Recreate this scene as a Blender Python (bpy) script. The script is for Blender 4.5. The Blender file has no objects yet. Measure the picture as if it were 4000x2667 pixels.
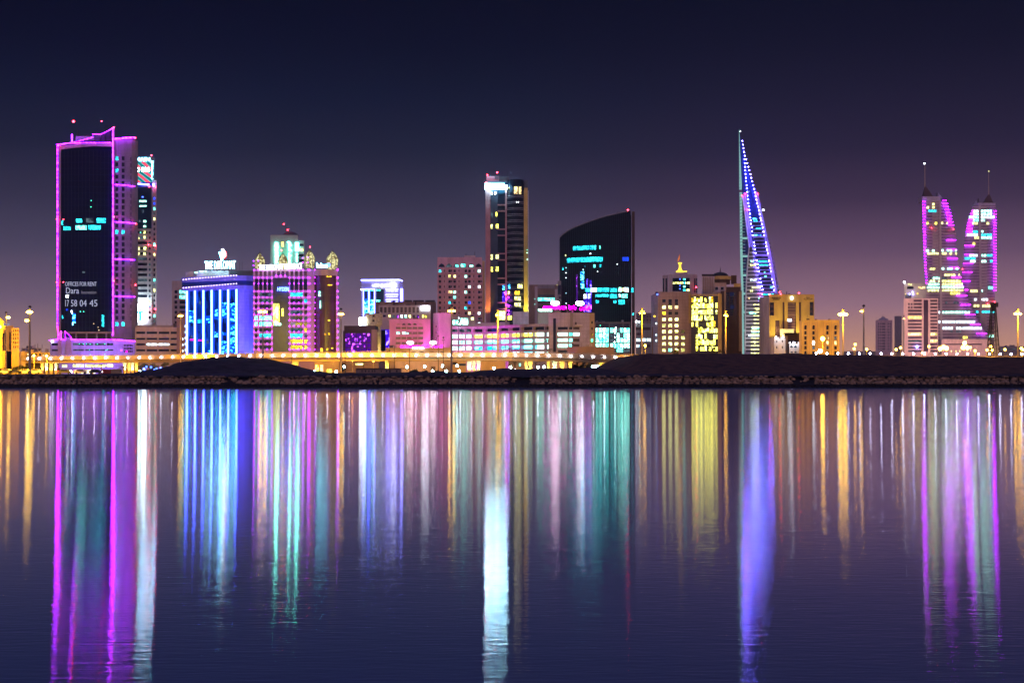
import bpy, bmesh, math, random
from mathutils import Vector, Matrix, noise as mnoise
random.seed(7)
SC = bpy.context.scene
COL = SC.collection
# ---- camera model: 50 mm lens, level, 3.24 m above the water, lens shifted up.
# The survey helpers turn a direction seen in the photograph and a distance into metres.
F, H, HOR = 5556.0, 3.24, 1455.0
G = 2.75                                  # street level
def X(px, Y): return (px - 2000.0) * Y / F
def Z(py, Y): return H + (HOR - py) * Y / F

# =============================================================== materials
def _new(name):
    m = bpy.data.materials.new(name); m.use_nodes = True
    nt = m.node_tree; nt.nodes.clear()
    out = nt.nodes.new('ShaderNodeOutputMaterial')
    return m, nt, out
def _pos(nt, scale=(1, 1, 1)):
    g = nt.nodes.new('ShaderNodeNewGeometry'); mp = nt.nodes.new('ShaderNodeMapping')
    mp.inputs['Scale'].default_value = scale
    nt.links.new(g.outputs['Position'], mp.inputs['Vector'])
    return mp.outputs['Vector']
def solid(name, col, rough=.8, var=.18, scale=.35, bump=.15, metal=0.0, spec=.3, stretch=(1, 1, .35), panel=0):
    m, nt, out = _new(name)
    p = nt.nodes.new('ShaderNodeBsdfPrincipled')
    v = _pos(nt, stretch)
    n = nt.nodes.new('ShaderNodeTexNoise'); n.inputs['Scale'].default_value = scale; n.inputs['Detail'].default_value = 6
    nt.links.new(v, n.inputs['Vector'])
    r = nt.nodes.new('ShaderNodeValToRGB')
    e = r.color_ramp.elements
    e[0].position, e[1].position = .3, .7
    e[0].color = (col[0] * (1 - var), col[1] * (1 - var), col[2] * (1 - var), 1)
    e[1].color = (min(1, col[0] * (1 + var)), min(1, col[1] * (1 + var)), min(1, col[2] * (1 + var)), 1)
    nt.links.new(n.outputs['Fac'], r.inputs['Fac'])
    src = r.outputs['Color']
    if panel:
        br = nt.nodes.new('ShaderNodeTexBrick'); br.offset = 0
        v2 = nt.nodes.new('ShaderNodeCombineXYZ'); sp = nt.nodes.new('ShaderNodeSeparateXYZ')
        g2 = nt.nodes.new('ShaderNodeNewGeometry'); nt.links.new(g2.outputs['Position'], sp.inputs[0])
        ad = nt.nodes.new('ShaderNodeMath'); ad.operation = 'ADD'
        nt.links.new(sp.outputs[0], ad.inputs[0]); nt.links.new(sp.outputs[1], ad.inputs[1])
        nt.links.new(ad.outputs[0], v2.inputs[0]); nt.links.new(sp.outputs[2], v2.inputs[1])
        nt.links.new(v2.outputs[0], br.inputs['Vector'])
        br.inputs['Scale'].default_value = 1.0; br.inputs['Brick Width'].default_value = panel; br.inputs['Row Height'].default_value = panel
        br.inputs['Mortar Size'].default_value = .06
        br.inputs['Color1'].default_value = (1, 1, 1, 1); br.inputs['Color2'].default_value = (.86, .86, .86, 1)
        br.inputs['Mortar'].default_value = (.55, .55, .55, 1)
        mx = nt.nodes.new('ShaderNodeMixRGB'); mx.blend_type = 'MULTIPLY'; mx.inputs['Fac'].default_value = .8
        nt.links.new(src, mx.inputs[1]); nt.links.new(br.outputs['Color'], mx.inputs[2]); src = mx.outputs[0]
    nt.links.new(src, p.inputs['Base Color'])
    p.inputs['Roughness'].default_value = rough; p.inputs['Metallic'].default_value = metal
    p.inputs['Specular IOR Level'].default_value = spec
    if bump:
        n2 = nt.nodes.new('ShaderNodeTexNoise'); n2.inputs['Scale'].default_value = 3.0; n2.inputs['Detail'].default_value = 5
        nt.links.new(_pos(nt), n2.inputs['Vector'])
        b = nt.nodes.new('ShaderNodeBump'); b.inputs['Strength'].default_value = bump; b.inputs['Distance'].default_value = .2
        nt.links.new(n2.outputs['Fac'], b.inputs['Height']); nt.links.new(b.outputs['Normal'], p.inputs['Normal'])
    nt.links.new(p.outputs[0], out.inputs[0])
    return m
def glass(name, col, rough=.12, floor=0, fcol=(.03, .04, .05), wob=.05, coat=.5):
    """curtain wall: dark reflective panes, optional floor lines every `floor` metres"""
    m, nt, out = _new(name)
    p = nt.nodes.new('ShaderNodeBsdfPrincipled')
    n = nt.nodes.new('ShaderNodeTexNoise'); n.inputs['Scale'].default_value = .12; n.inputs['Detail'].default_value = 3
    nt.links.new(_pos(nt, (1, 1, .5)), n.inputs['Vector'])
    r = nt.nodes.new('ShaderNodeValToRGB'); e = r.color_ramp.elements
    e[0].position, e[1].position = .35, .75
    e[0].color = (col[0] * .6, col[1] * .6, col[2] * .6, 1); e[1].color = (col[0] * 1.6, col[1] * 1.6, col[2] * 1.6, 1)
    nt.links.new(n.outputs['Fac'], r.inputs['Fac']); src = r.outputs['Color']
    if floor:
        g = nt.nodes.new('ShaderNodeNewGeometry'); sp = nt.nodes.new('ShaderNodeSeparateXYZ')
        nt.links.new(g.outputs['Position'], sp.inputs[0])
        d = nt.nodes.new('ShaderNodeMath'); d.operation = 'DIVIDE'; d.inputs[1].default_value = floor
        fr = nt.nodes.new('ShaderNodeMath'); fr.operation = 'FRACT'
        lt = nt.nodes.new('ShaderNodeMath'); lt.operation = 'LESS_THAN'; lt.inputs[1].default_value = .16
        nt.links.new(sp.outputs[2], d.inputs[0]); nt.links.new(d.outputs[0], fr.inputs[0]); nt.links.new(fr.outputs[0], lt.inputs[0])
        mx = nt.nodes.new('ShaderNodeMixRGB'); mx.inputs[2].default_value = (*fcol, 1)
        nt.links.new(lt.outputs[0], mx.inputs['Fac']); nt.links.new(src, mx.inputs[1]); src = mx.outputs[0]
    nt.links.new(src, p.inputs['Base Color'])
    p.inputs['Specular Tint'].default_value = (.35, .6, 1.0, 1)
    p.inputs['Roughness'].default_value = rough; p.inputs['Specular IOR Level'].default_value = coat
    n2 = nt.nodes.new('ShaderNodeTexNoise'); n2.inputs['Scale'].default_value = .6
    nt.links.new(_pos(nt), n2.inputs['Vector'])
    b = nt.nodes.new('ShaderNodeBump'); b.inputs['Strength'].default_value = wob; b.inputs['Distance'].default_value = .3
    nt.links.new(n2.outputs['Fac'], b.inputs['Height']); nt.links.new(b.outputs['Normal'], p.inputs['Normal'])
    nt.links.new(p.outputs[0], out.inputs[0])
    return m
def emit(name, col, s):
    m, nt, out = _new(name)
    e = nt.nodes.new('ShaderNodeEmission'); e.inputs[0].default_value = (*col, 1); e.inputs[1].default_value = s
    nt.links.new(e.outputs[0], out.inputs[0])
    return m
def lit(name, lo, hi, s, sx=1.1, sz=.9, cut=(.38, .62)):
    """a lit room behind glass: blinds, furniture and ceiling lamps break up the light"""
    m, nt, out = _new(name)
    n = nt.nodes.new('ShaderNodeTexVoronoi'); n.inputs['Scale'].default_value = 1.0; n.distance = 'CHEBYCHEV'
    nt.links.new(_pos(nt, (sx, .05, sz)), n.inputs['Vector'])
    n2 = nt.nodes.new('ShaderNodeTexNoise'); n2.inputs['Scale'].default_value = .9; n2.inputs['Detail'].default_value = 4
    nt.links.new(_pos(nt, (sx, .05, sz)), n2.inputs['Vector'])
    sp = nt.nodes.new('ShaderNodeSeparateColor'); nt.links.new(n.outputs['Color'], sp.inputs[0])
    ad = nt.nodes.new('ShaderNodeMath'); ad.operation = 'MULTIPLY_ADD'; ad.inputs[1].default_value = .6
    nt.links.new(sp.outputs[0], ad.inputs[0])
    m2 = nt.nodes.new('ShaderNodeMath'); m2.operation = 'MULTIPLY'; m2.inputs[1].default_value = .5
    nt.links.new(n2.outputs['Fac'], m2.inputs[0]); nt.links.new(m2.outputs[0], ad.inputs[2])
    r = nt.nodes.new('ShaderNodeValToRGB'); e = r.color_ramp.elements
    e[0].position, e[1].position = cut
    e[0].color = (*lo, 1); e[1].color = (*hi, 1)
    nt.links.new(ad.outputs[0], r.inputs['Fac'])
    em = nt.nodes.new('ShaderNodeEmission'); em.inputs[1].default_value = s
    nt.links.new(r.outputs[0], em.inputs[0]); nt.links.new(em.outputs[0], out.inputs[0])
    return m

M = {}
M['cream'] = solid('cream_render', (.54, .45, .46))
M['mauve'] = solid('mauve_render', (.44, .29, .38))
M['sailframe'] = solid('pale_steel_frame', (.36, .32, .46), var=.08)
M['bluepanel'] = solid('blue_lit_cladding', (.25, .26, .55), panel=1.8)  # some of the hotel's blue light is put into this colour
M['taupe'] = solid('taupe_render', (.33, .28, .31), panel=3.5)
M['creamp'] = solid('cream_panels', (.54, .44, .41), panel=3.0)
M['white'] = solid('white_render', (.72, .70, .70))
M['pink'] = solid('pink_render', (.62, .37, .46))
M['beige'] = solid('beige_stone', (.50, .38, .31), panel=2.2)
M['stone'] = solid('stone_cladding', (.43, .33, .29), panel=1.6)
M['tan'] = solid('tan_render', (.50, .38, .22))
M['yellow'] = solid('yellow_render', (.64, .47, .14))
M['lilac'] = solid('lilac_cladding', (.50, .46, .56), panel=1.8)
M['grey'] = solid('grey_concrete', (.30, .28, .29))
M['dgrey'] = solid('dark_grey_metal', (.07, .065, .08))
M['brown'] = solid('brown_concrete', (.28, .20, .16))
M['dbrown'] = solid('dark_brown_panels', (.10, .065, .045), panel=2.0)
M['marble'] = solid('veined_marble', (.55, .46, .30), var=.4, scale=.9, stretch=(1, 1, 1))
M['rose'] = solid('rose_pier', (.50, .26, .26))
M['conc'] = solid('bridge_concrete', (.46, .37, .24), bump=.1, stretch=(.2, 1, 1))
M['frame'] = solid('white_frame', (.75, .74, .78), var=.05)
M['black'] = solid('black_metal', (.02, .02, .022), rough=.5)
M['mast'] = solid('galvanised_mast', (.35, .30, .24), rough=.4, metal=.3)
M['asph'] = solid('asphalt', (.05, .048, .045), bump=.05)
M['earth'] = solid('dark_earth', (.095, .042, .018), var=.8, scale=.5, bump=1.0, stretch=(1, 1, 1))
M['mound'] = solid('spoil_earth', (.036, .024, .028), var=.85, scale=.35, bump=1.0, stretch=(1, 1, 1))
M['rock'] = solid('armour_rock', (.28, .19, .11), var=.6, scale=1.1, bump=.8, stretch=(1, 1, 1))
M['wet'] = solid('wet_rock', (.012, .010, .011), var=.5, bump=.6, rough=.9, stretch=(1, 1, 1))
M['leaf'] = solid('foliage', (.055, .065, .035), var=.5, scale=2, bump=0)
M['bark'] = solid('bark', (.12, .08, .05))
M['gd'] = glass('dark_glass', (.005, .007, .016))
M['gnavy'] = glass('navy_curtain_wall', (.001, .005, .022), rough=.1, floor=3.87, fcol=(.006, .014, .040), coat=.12)
M['gblack'] = glass('black_curtain_wall', (.002, .006, .013), rough=.15, floor=3.8, fcol=(.006, .014, .024), coat=.15)
M['gbrown'] = glass('bronze_glass', (.11, .05, .045), rough=.2, floor=4.1, fcol=(.10, .05, .035))
M['gmauve'] = glass('mauve_glass', (.10, .055, .08), rough=.25)
M['gfh'] = glass('banded_mauve_glass', (.26, .17, .21), rough=.3, floor=3.77, fcol=(.80, .60, .66))
M['pinkw'] = solid('pale_pink_render', (.85, .60, .58))
M['gblue'] = glass('blue_glass', (.01, .03, .16), rough=.12, floor=3.7, fcol=(.01, .02, .10))
M['gteal'] = glass('teal_glass', (.01, .04, .06), rough=.12)
M['gret'] = glass('mottled_glass', (.045, .05, .065), rough=.3, wob=.3)
M['Wcyan'] = lit('lit_cyan', (.0, .12, .18), (.03, .80, .92), 4.4, sx=1.7, sz=1.3, cut=(.46, .70))
M['Wteal'] = lit('lit_teal', (.01, .30, .25), (.14, 1.0, .74), 6.5)
M['Wmint'] = lit('lit_mint', (.06, .35, .26), (.42, 1.0, .80), 5.5)
M['Wwarm'] = lit('lit_warm', (.16, .09, .02), (1.0, .72, .32), 2.6)
M['Wyel'] = lit('lit_yellow', (.12, .11, .0), (.95, .86, .11), 6.5, sx=2.0, sz=1.3)
M['Wlime'] = lit('lit_lime', (.20, .20, .05), (.90, .92, .32), 4.2)
M['Wgold'] = lit('lit_gold', (.22, .11, .0), (1.0, .62, .03), 3.5)
M['Wwhite'] = lit('lit_white', (.20, .38, .45), (.80, .95, 1.0), 4.5)
M['Wdim'] = lit('lit_dim', (.010, .018, .03), (.10, .15, .18), 1.0)
M['Wblue'] = lit('lit_blue', (.0, .01, .20), (.01, .06, 1.0), 2.6, sx=.25, sz=.12)
M['Wbay'] = lit('glow_bay', (.0, .006, .08), (.0, .045, .42), 1.0, sx=.5, sz=.15)
M['Wspk'] = lit('lit_hotel_glass', (.0, .015, .16), (.06, .85, 1.0), 7.0, sx=.8, sz=1.1, cut=(.68, .80))
M['Wspark'] = lit('lit_sparkle', (.0, .03, .28), (.10, .90, 1.0), 8.0, sx=.9, sz=1.1, cut=(.56, .72))
M['Wviolet'] = lit('lit_violet', (.02, .0, .07), (.55, .08, 1.0), 4.0, sx=.9, sz=.7, cut=(.72, .80))
M['Wvblue'] = lit('lit_violet_blue', (.01, .0, .14), (.16, .10, 1.0), 6.0, sx=.7, sz=.5, cut=(.66, .78))
M['Dmint'] = lit('deck_mint', (.22, .70, .52), (.60, 1.0, .85), 4.2, sx=.22, sz=.6)
M['Dyel'] = lit('deck_yellow', (.55, .50, .02), (1.0, .90, .10), 4.0, sx=.22, sz=.6)
M['Dteal'] = lit('deck_teal', (.0, .50, .38), (.25, 1.0, .80), 4.2, sx=.22, sz=.6)
M['Dcyan'] = lit('deck_cyan', (.0, .30, .55), (.20, .85, 1.0), 4.5, sx=.22, sz=.6)
M['Eled'] = lit('violet_led', (.13, .0, 1.0), (.50, .02, 1.0), 32, sx=1.5, sz=.8)
M['Eledp'] = emit('pink_led', (1.0, .03, .50), 8)
M['Emag'] = emit('magenta_neon', (1.0, .0, .62), 16)
M['Epur'] = emit('purple_bulb', (.34, .01, 1.0), 40)
M['Efh'] = lit('tower_magenta_led', (.22, .0, .8), (.60, .01, 1.0), 27, sx=.7, sz=.4)
M['Edip'] = emit('roof_sign_letters', (.30, .85, 1.0), 16)
M['Esw'] = emit('sign_white', (.80, .88, 1.0), 7)
M['Elilac'] = emit('lilac_bulb', (.80, .55, 1.0), 9)
M['Ewhite'] = emit('white_led', (.78, .90, 1.0), 16)
M['Eviow'] = emit('violet_white_neon', (.20, .22, 1.0), 22)
M['Ebluew'] = emit('blue_white_led', (.05, .10, 1.0), 24)
M['Ewtc'] = emit('blue_flood', (.15, .12, 1.0), 150)
M['Ecyan'] = emit('cyan_white_sign', (.16, .74, 1.0), 28)
M['Egreen'] = emit('green_sign', (.06, 1.0, .50), 5)
M['Egreenw'] = emit('green_white_sign', (.15, 1.0, .75), 22)
M['Eblue'] = emit('blue_neon', (.05, .12, 1.0), 8)
M['Ered'] = emit('red_beacon', (1.0, .02, .04), 50)
M['Ebridge'] = emit('bridge_lamp', (.62, .66, 1.0), 90)
M['Esod'] = emit('sodium_lamp', (1.0, .55, .05), 60)
M['Esodd'] = emit('sodium_globe', (1.0, .52, .05), 40)
M['Eglobe'] = emit('cool_globe', (.55, 1.0, .95), 60)
M['Ehead'] = emit('headlight', (1.0, .95, .85), 20)
M['Etail'] = emit('taillight', (1.0, .02, .01), 14)
M['Emint'] = emit('mint_glow', (.42, .90, .85), .62)  # light on pale frames and edge glass, put in as glow
M['Egold'] = emit('gold_light', (1.0, .62, .04), 3.0)
M['Elant'] = lit('lantern_lattice', (.20, .13, .03), (1.0, .92, .45), 1.0, sx=1.6, sz=1.6)
M['Edigit'] = emit('pale_display', (.45, .47, .66), .9)
M['Edigit2'] = emit('dim_display', (.30, .27, .36), .6)
M['finb'] = solid('dark_steel_fin', (.012, .020, .034), rough=.4)
M['dark'] = solid('dark_lettering', (.04, .03, .03))

# =============================================================== mesh builder
class MB:
    def __init__(s): s.v, s.f, s.mi = [], [], []
    def quad(s, a, b, c, d, m=0):
        n = len(s.v); s.v += [a, b, c, d]; s.f.append((n, n + 1, n + 2, n + 3)); s.mi.append(m); return s
    def poly(s, pts, m=0):
        n = len(s.v); s.v += list(pts); s.f.append(tuple(range(n, n + len(pts)))); s.mi.append(m); return s
    def prism(s, foot, z0, z1, m=0, caps=True):
        n = len(foot)
        for i in range(n):
            a, b = foot[i], foot[(i + 1) % n]
            s.quad((*a, z0), (*b, z0), (*b, z1), (*a, z1), m)
        if caps:
            s.poly([(*p, z1) for p in foot], m); s.poly([(*p, z0) for p in foot[::-1]], m)
        return s
    def box(s, x0, x1, y0, y1, z0, z1, m=0):
        dx = (x0 + x1) / 2 / y0 * (y1 - y0) if (y1 - y0 > 2.5 and y0 > 200) else 0   # depth sheared along the sight line to keep flanks out of view
        return s.prism([(x0, y0), (x1, y0), (x1 + dx, y1), (x0 + dx, y1)], z0, z1, m)
    def cyl(s, x, y, z0, z1, r0, r1=None, n=10, m=0):
        r1 = r0 if r1 is None else r1
        A = [(math.cos(2 * math.pi * i / n), math.sin(2 * math.pi * i / n)) for i in range(n)]
        for i in range(n):
            a, b = A[i], A[(i + 1) % n]
            s.quad((x + a[0] * r0, y + a[1] * r0, z0), (x + b[0] * r0, y + b[1] * r0, z0), (x + b[0] * r1, y + b[1] * r1, z1), (x + a[0] * r1, y + a[1] * r1, z1), m)
        s.poly([(x + a[0] * r1, y + a[1] * r1, z1) for a in A], m); s.poly([(x + a[0] * r0, y + a[1] * r0, z0) for a in A[::-1]], m)
        return s
    def lathe(s, x, y, prof, n=12, m=0):
        for (r0, z0), (r1, z1) in zip(prof, prof[1:]):
            for i in range(n):
                a, b = 2 * math.pi * i / n, 2 * math.pi * (i + 1) / n
                s.quad((x + math.cos(a) * r0, y + math.sin(a) * r0, z0), (x + math.cos(b) * r0, y + math.sin(b) * r0, z0),
                       (x + math.cos(b) * r1, y + math.sin(b) * r1, z1), (x + math.cos(a) * r1, y + math.sin(a) * r1, z1), m)
        return s
    def ball(s, x, y, z, r, rz=None, n=8, m=0):
        rz = rz or r
        return s.lathe(x, y, [(r * math.sin(math.pi * k / 6), z - rz * math.cos(math.pi * k / 6)) for k in range(7)], n, m)
    def tube(s, pts, r, n=6, m=0):
        P = [Vector(p) for p in pts]
        rings = []
        for i, p in enumerate(P):
            d = (P[min(i + 1, len(P) - 1)] - P[max(i - 1, 0)]).normalized()
            up = Vector((0, 1, 0)) if abs(d.y) < .9 else Vector((1, 0, 0))
            a = d.cross(up).normalized(); b = d.cross(a).normalized()
            rr = r[i] if isinstance(r, (list, tuple)) else r
            rings.append([p + a * math.cos(2 * math.pi * k / n) * rr + b * math.sin(2 * math.pi * k / n) * rr for k in range(n)])
        for A, B in zip(rings, rings[1:]):
            for k in range(n):
                s.quad(tuple(A[k]), tuple(A[(k + 1) % n]), tuple(B[(k + 1) % n]), tuple(B[k]), m)
        s.poly([tuple(q) for q in rings[0][::-1]], m); s.poly([tuple(q) for q in rings[-1]], m)
        return s
    def build(s, name, mats, root=None, loc=None, smooth=False):
        o0 = Vector(root.location) if root is not None else Vector(loc or (0, 0, 0))
        if root is not None and root.parent is not None: o0 = o0 + root.parent.location
        me = bpy.data.meshes.new(name)
        me.from_pydata([(a - o0.x, b - o0.y, c - o0.z) for a, b, c in s.v], [], s.f)
        for m in (mats if isinstance(mats, (list, tuple)) else [mats]): me.materials.append(m)
        for p, i in zip(me.polygons, s.mi): p.material_index = i; p.use_smooth = smooth
        me.update()
        o = bpy.data.objects.new(name, me); COL.objects.link(o)
        if root is not None: o.parent = root
        else: o.location = o0
        return o

def thing(name, label, cat, loc, group=None):
    o = bpy.data.objects.new(name, None); COL.objects.link(o)
    o.location = loc; o['label'] = label; o['category'] = cat
    o.empty_display_size = 2
    if group: o['group'] = group
    return o
def tag(o, label, cat, group=None):
    o['label'] = label; o['category'] = cat
    if group: o['group'] = group
    return o

_unit = {}
def unit(kind, mat):
    k = (kind, mat.name)
    if k not in _unit:
        b = MB()
        if kind == 'box': b.box(-.5, .5, -.5, .5, -.5, .5)
        else: b.ball(0, 0, 0, 1, n=8)
        me = bpy.data.meshes.new(kind + '_' + mat.name); me.from_pydata(b.v, [], b.f); me.materials.append(mat)
        if kind != 'box':
            for p in me.polygons: p.use_smooth = True
        _unit[k] = me
    return _unit[k]
def bulb(root, name, p, r, mat):
    o = bpy.data.objects.new(name, unit('ball', mat)); COL.objects.link(o)
    o.parent = root; o.location = Vector(p) - root.location; o.scale = (r, r, r)
    return o
def cuboid(root, name, c, sx, sy, sz, mat, rot=0):
    o = bpy.data.objects.new(name, unit('box', mat)); COL.objects.link(o)
    o.parent = root; o.location = Vector(c) - root.location; o.scale = (sx, sy, sz); o.rotation_euler.z = rot
    return o
def warn(root, *pts, Y, r=3.6):
    r *= .72
    for px, py in pts: bulb(root, 'warning_light', (X(px, Y), Y, Z(py, Y)), r * Y / F, M['Ered'])
def led(root, pts, Y, mat='Eled', r=2.4, name='light_strip', dy=0):
    b = MB().tube([(X(px, Y), Y - dy, Z(py, Y)) for px, py in pts], r * Y / F)
    return b.build(name, M[mat], root)
def text(root, s, x0, x1, y0, y1, Y, mat, name='sign', bold=.0, y1r=None, thick=.3, font=None, dy=0.0, rot90=False, parent_mats=None):
    """lettering as solid letters fitted into the given extent; y = top, y1 = bottom"""
    cu = bpy.data.curves.new('t', 'FONT'); cu.body = s; cu.resolution_u = 2; cu.offset = bold
    cu.extrude = .04
    ob = bpy.data.objects.new('t', cu); COL.objects.link(ob)
    dg = bpy.context.evaluated_depsgraph_get(); dg.update()
    me = bpy.data.meshes.new_from_object(ob.evaluated_get(dg))
    bpy.data.objects.remove(ob)
    vs = [v.co.copy() for v in me.vertices]
    if rot90: vs = [Vector((v.y, -v.x, v.z)) for v in vs]
    if not vs:
        return None
    ax, bx = min(v.x for v in vs), max(v.x for v in vs); ay, by = min(v.y for v in vs), max(v.y for v in vs)
    az, bz = min(v.z for v in vs), max(v.z for v in vs)
    o0 = Vector(root.location)
    for v, c in zip(me.vertices, vs):
        u = (c.x - ax) / (bx - ax or 1); w = (c.y - ay) / (by - ay or 1); t = (c.z - az) / (bz - az or 1)
        px = x0 + (x1 - x0) * u; py = y1 + (y0 - y1) * w
        if y1r is not None: py += y1r * u
        v.co = Vector((X(px, Y), Y - dy - thick * t, Z(py, Y))) - o0
    me.name = name; me.materials.clear(); me.materials.append(M[mat])
    for p in me.polygons: p.material_index = 0
    o = bpy.data.objects.new(name, me); COL.objects.link(o); o.parent = root
    return o

# =============================================================== walls with real openings
def wall_grid(b, A, B, z0, z1, holes, rec=.5, m=0, n=None):
    """front wall from A to B with rectangular openings (u0,u1,z0,z1); reveals go `rec` inwards"""
    A, B = Vector((*A, 0)), Vector((*B, 0)); d = (B - A); L = d.length; d.normalize()
    nn = Vector((-d.y, d.x, 0))          # inwards
    us = sorted({0, L, *[h[0] for h in holes], *[h[1] for h in holes]}); us = [u for u in us if 0 <= u <= L]
    zs = sorted({z0, z1, *[h[2] for h in holes], *[h[3] for h in holes]}); zs = [z for z in zs if z0 <= z <= z1]
    def P(u, z, t=0):
        q = A + d * u + nn * t; return (q.x, q.y, z)
    for i in range(len(us) - 1):
        uc = (us[i] + us[i + 1]) / 2
        hs = [h for h in holes if h[0] < uc < h[1]]
        run = z0
        segs = []
        for h in sorted(hs, key=lambda h: h[2]):
            if h[2] > run: segs.append((run, h[2]))
            run = max(run, h[3])
        if run < z1: segs.append((run, z1))
        for a, c in segs: b.quad(P(us[i], a), P(us[i + 1], a), P(us[i + 1], c), P(us[i], c), m)
    for u0, u1, a, c in holes:
        b.quad(P(u0, a), P(u0, a, rec), P(u0, c, rec), P(u0, c), m)
        b.quad(P(u1, a, rec), P(u1, a), P(u1, c), P(u1, c, rec), m)
        b.quad(P(u0, a), P(u1, a), P(u1, a, rec), P(u0, a, rec), m)
        b.quad(P(u0, c, rec), P(u1, c, rec), P(u1, c), P(u0, c), m)

LIM = 96
class Bld:
    """one building: an Empty at street level, a wall mesh with real openings, a pane in each opening"""
    def __init__(s, name, label, x0, x1, y0, Y, D=18, mat='cream', Y1=None, base=None, holes=(), side=(), rec=.45,
                 cat='building', group=None, z0=None, root=None, wname='wall', roofmat=None, dright=None, parapet=0):
        s.Y, s.Y1 = Y, (Y1 or Y)
        s.A = Vector((X(x0, Y), Y)); s.B = Vector((X(x1, s.Y1), s.Y1))
        s.d = (s.B - s.A).normalized(); s.L = (s.B - s.A).length; s.n = Vector((-s.d.y, s.d.x))
        s.z0 = (G - .3) if z0 is None else z0
        if base is not None: s.z0 = Z(base, Y)
        s.zt = Z(y0, Y)
        c = (s.A + s.B) / 2 + s.n * D / 2
        s.root = root or thing(name, label, cat, (c.x, c.y, G if base is None else s.z0), group)
        s.nw = 0; s.over = {}
        H_ = [(s.u(h[0]), s.u(h[1]), Z(h[3], Y), Z(h[2], Y)) for h in holes]
        H_ = [(max(a, .02), min(b_, s.L - .02), max(c_, s.z0 + .02), min(d_, s.zt - .02)) for a, b_, c_, d_ in H_]
        b = MB()
        wall_grid(b, s.A, s.B, s.z0, s.zt, H_, rec)
        rad = ((s.A + s.B) / 2).normalized(); rad = rad / max(.3, rad.dot(s.n))
        A2, B2 = s.A + rad * D, s.B + rad * D
        s.A2, s.B2 = A2, B2
        # the visible flank
        if side:
            right = (x0 + x1) / 2 < 2000
            if right: P, Q = s.B, B2
            else: P, Q = A2, s.A
            dd = (Q - P).normalized()
            def us(px):
                k = (px - 2000) / F
                den = dd.x - k * dd.y
                return (k * P.y - P.x) / den
            LS = (Q - P).length
            HS = []
            for h in side:
                a, c2 = sorted((us(h[0]), us(h[1])))
                HS.append((max(a, .05), min(c2, LS - .05), Z(h[3], Y), Z(h[2], Y)))
            wall_grid(b, P, Q, s.z0, s.zt, HS, rec)
            s.side = (P, Q, dd)
            for h, hs in zip(side, HS): s._pane(P, dd, Vector((-dd.y, dd.x)), hs, h[4], rec)
            if right: b.quad((*A2, s.z0), (*s.A, s.z0), (*s.A, s.zt), (*A2, s.zt))
            else: b.quad((*s.B, s.z0), (*B2, s.z0), (*B2, s.zt), (*s.B, s.zt))
        else:
            b.quad((*s.B, s.z0), (*B2, s.z0), (*B2, s.zt), (*s.B, s.zt))
            b.quad((*A2, s.z0), (*s.A, s.z0), (*s.A, s.zt), (*A2, s.zt))
        b.quad((*B2, s.z0), (*A2, s.z0), (*A2, s.zt), (*B2, s.zt))
        b.quad((*s.A, s.zt), (*s.B, s.zt), (*B2, s.zt), (*A2, s.zt))
        if parapet:
            for P, Q in ((s.A, s.B), (s.B, B2), (B2, A2), (A2, s.A)):
                dd = (Q - P).normalized(); nn = Vector((-dd.y, dd.x))
                b.prism([tuple(P + dd * .35), tuple(Q - dd * 0), tuple(Q + nn * .35), tuple(P + dd * .35 + nn * .35)], s.zt + .003, s.zt + parapet)
        s.wall = b.build(wname, M[mat], s.root)
        for h, hh in zip(holes, H_): s._pane(s.A, s.d, s.n, hh, h[4], rec)
    def u(s, px):
        k = (px - 2000) / F
        return (k * s.A.y - s.A.x) / (s.d.x - k * s.d.y)
    def at(s, px, py, out=0.0):
        p = s.A + s.d * s.u(px) - s.n * out
        return (p.x, p.y, Z(py, s.Y))
    def _pane(s, P, d, n, h, mat, rec):
        nm = 'window'
        if mat is None: return
        if isinstance(mat, tuple): nm, mat = mat
        c = P + d * (h[0] + h[1]) / 2 + n * (rec + .06)
        args = ((c.x, c.y, (h[2] + h[3]) / 2), h[1] - h[0] + .1, .12, h[3] - h[2] + .1, M[mat], math.atan2(d.y, d.x))
        s._put(nm, args)
    def _put(s, nm, args):
        s.nw += 1
        if s.nw <= LIM: cuboid(s.root, nm, *args)
        else: s.over.setdefault(nm, []).append(args)
    def panel(s, x0, x1, y0, y1, mat, name='panel', out=.15, th=.3):
        """a solid slab standing proud of the front"""
        a, c = s.u(x0), s.u(x1)
        q = s.A + s.d * (a + c) / 2 - s.n * (out - th / 2)
        return cuboid(s.root, name, (q.x, q.y, (Z(y0, s.Y) + Z(y1, s.Y)) / 2), c - a, th, Z(y0, s.Y) - Z(y1, s.Y), M[mat], math.atan2(s.d.y, s.d.x))
    def pbulb(s, px, py, r, mat, name='facade_light', out=.4):
        return bulb(s.root, name, s.at(px, py, out), r * s.Y / F, mat)
    def done(s):
        if s.L > 9 and s.zt < 60 and s.zt > 12:      # rooftop plant, tanks and small masts
            rad = (s.A2 - s.A)
            for k in range(int(3 + s.L / 9)):
                t, v = random.uniform(.06, .94), random.uniform(.15, .6)
                q = s.A + s.d * s.L * t + rad * v; h = random.uniform(.5, 1.5); w = random.uniform(.4, 1.3)
                m = MB()
                if k % 4 == 3: m.cyl(q.x, q.y, s.zt, s.zt + h * 2.2, .06, .04, 5)
                elif k % 4 == 2: m.cyl(q.x, q.y, s.zt, s.zt + h, w * .7, w * .7, 10)
                else: m.box(q.x - w, q.x + w, q.y - .8, q.y + .8, s.zt, s.zt + h)
                m.build('roof_unit', M[('grey', 'dgrey', 'cream', 'black')[k % 4]], s.root)
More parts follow.
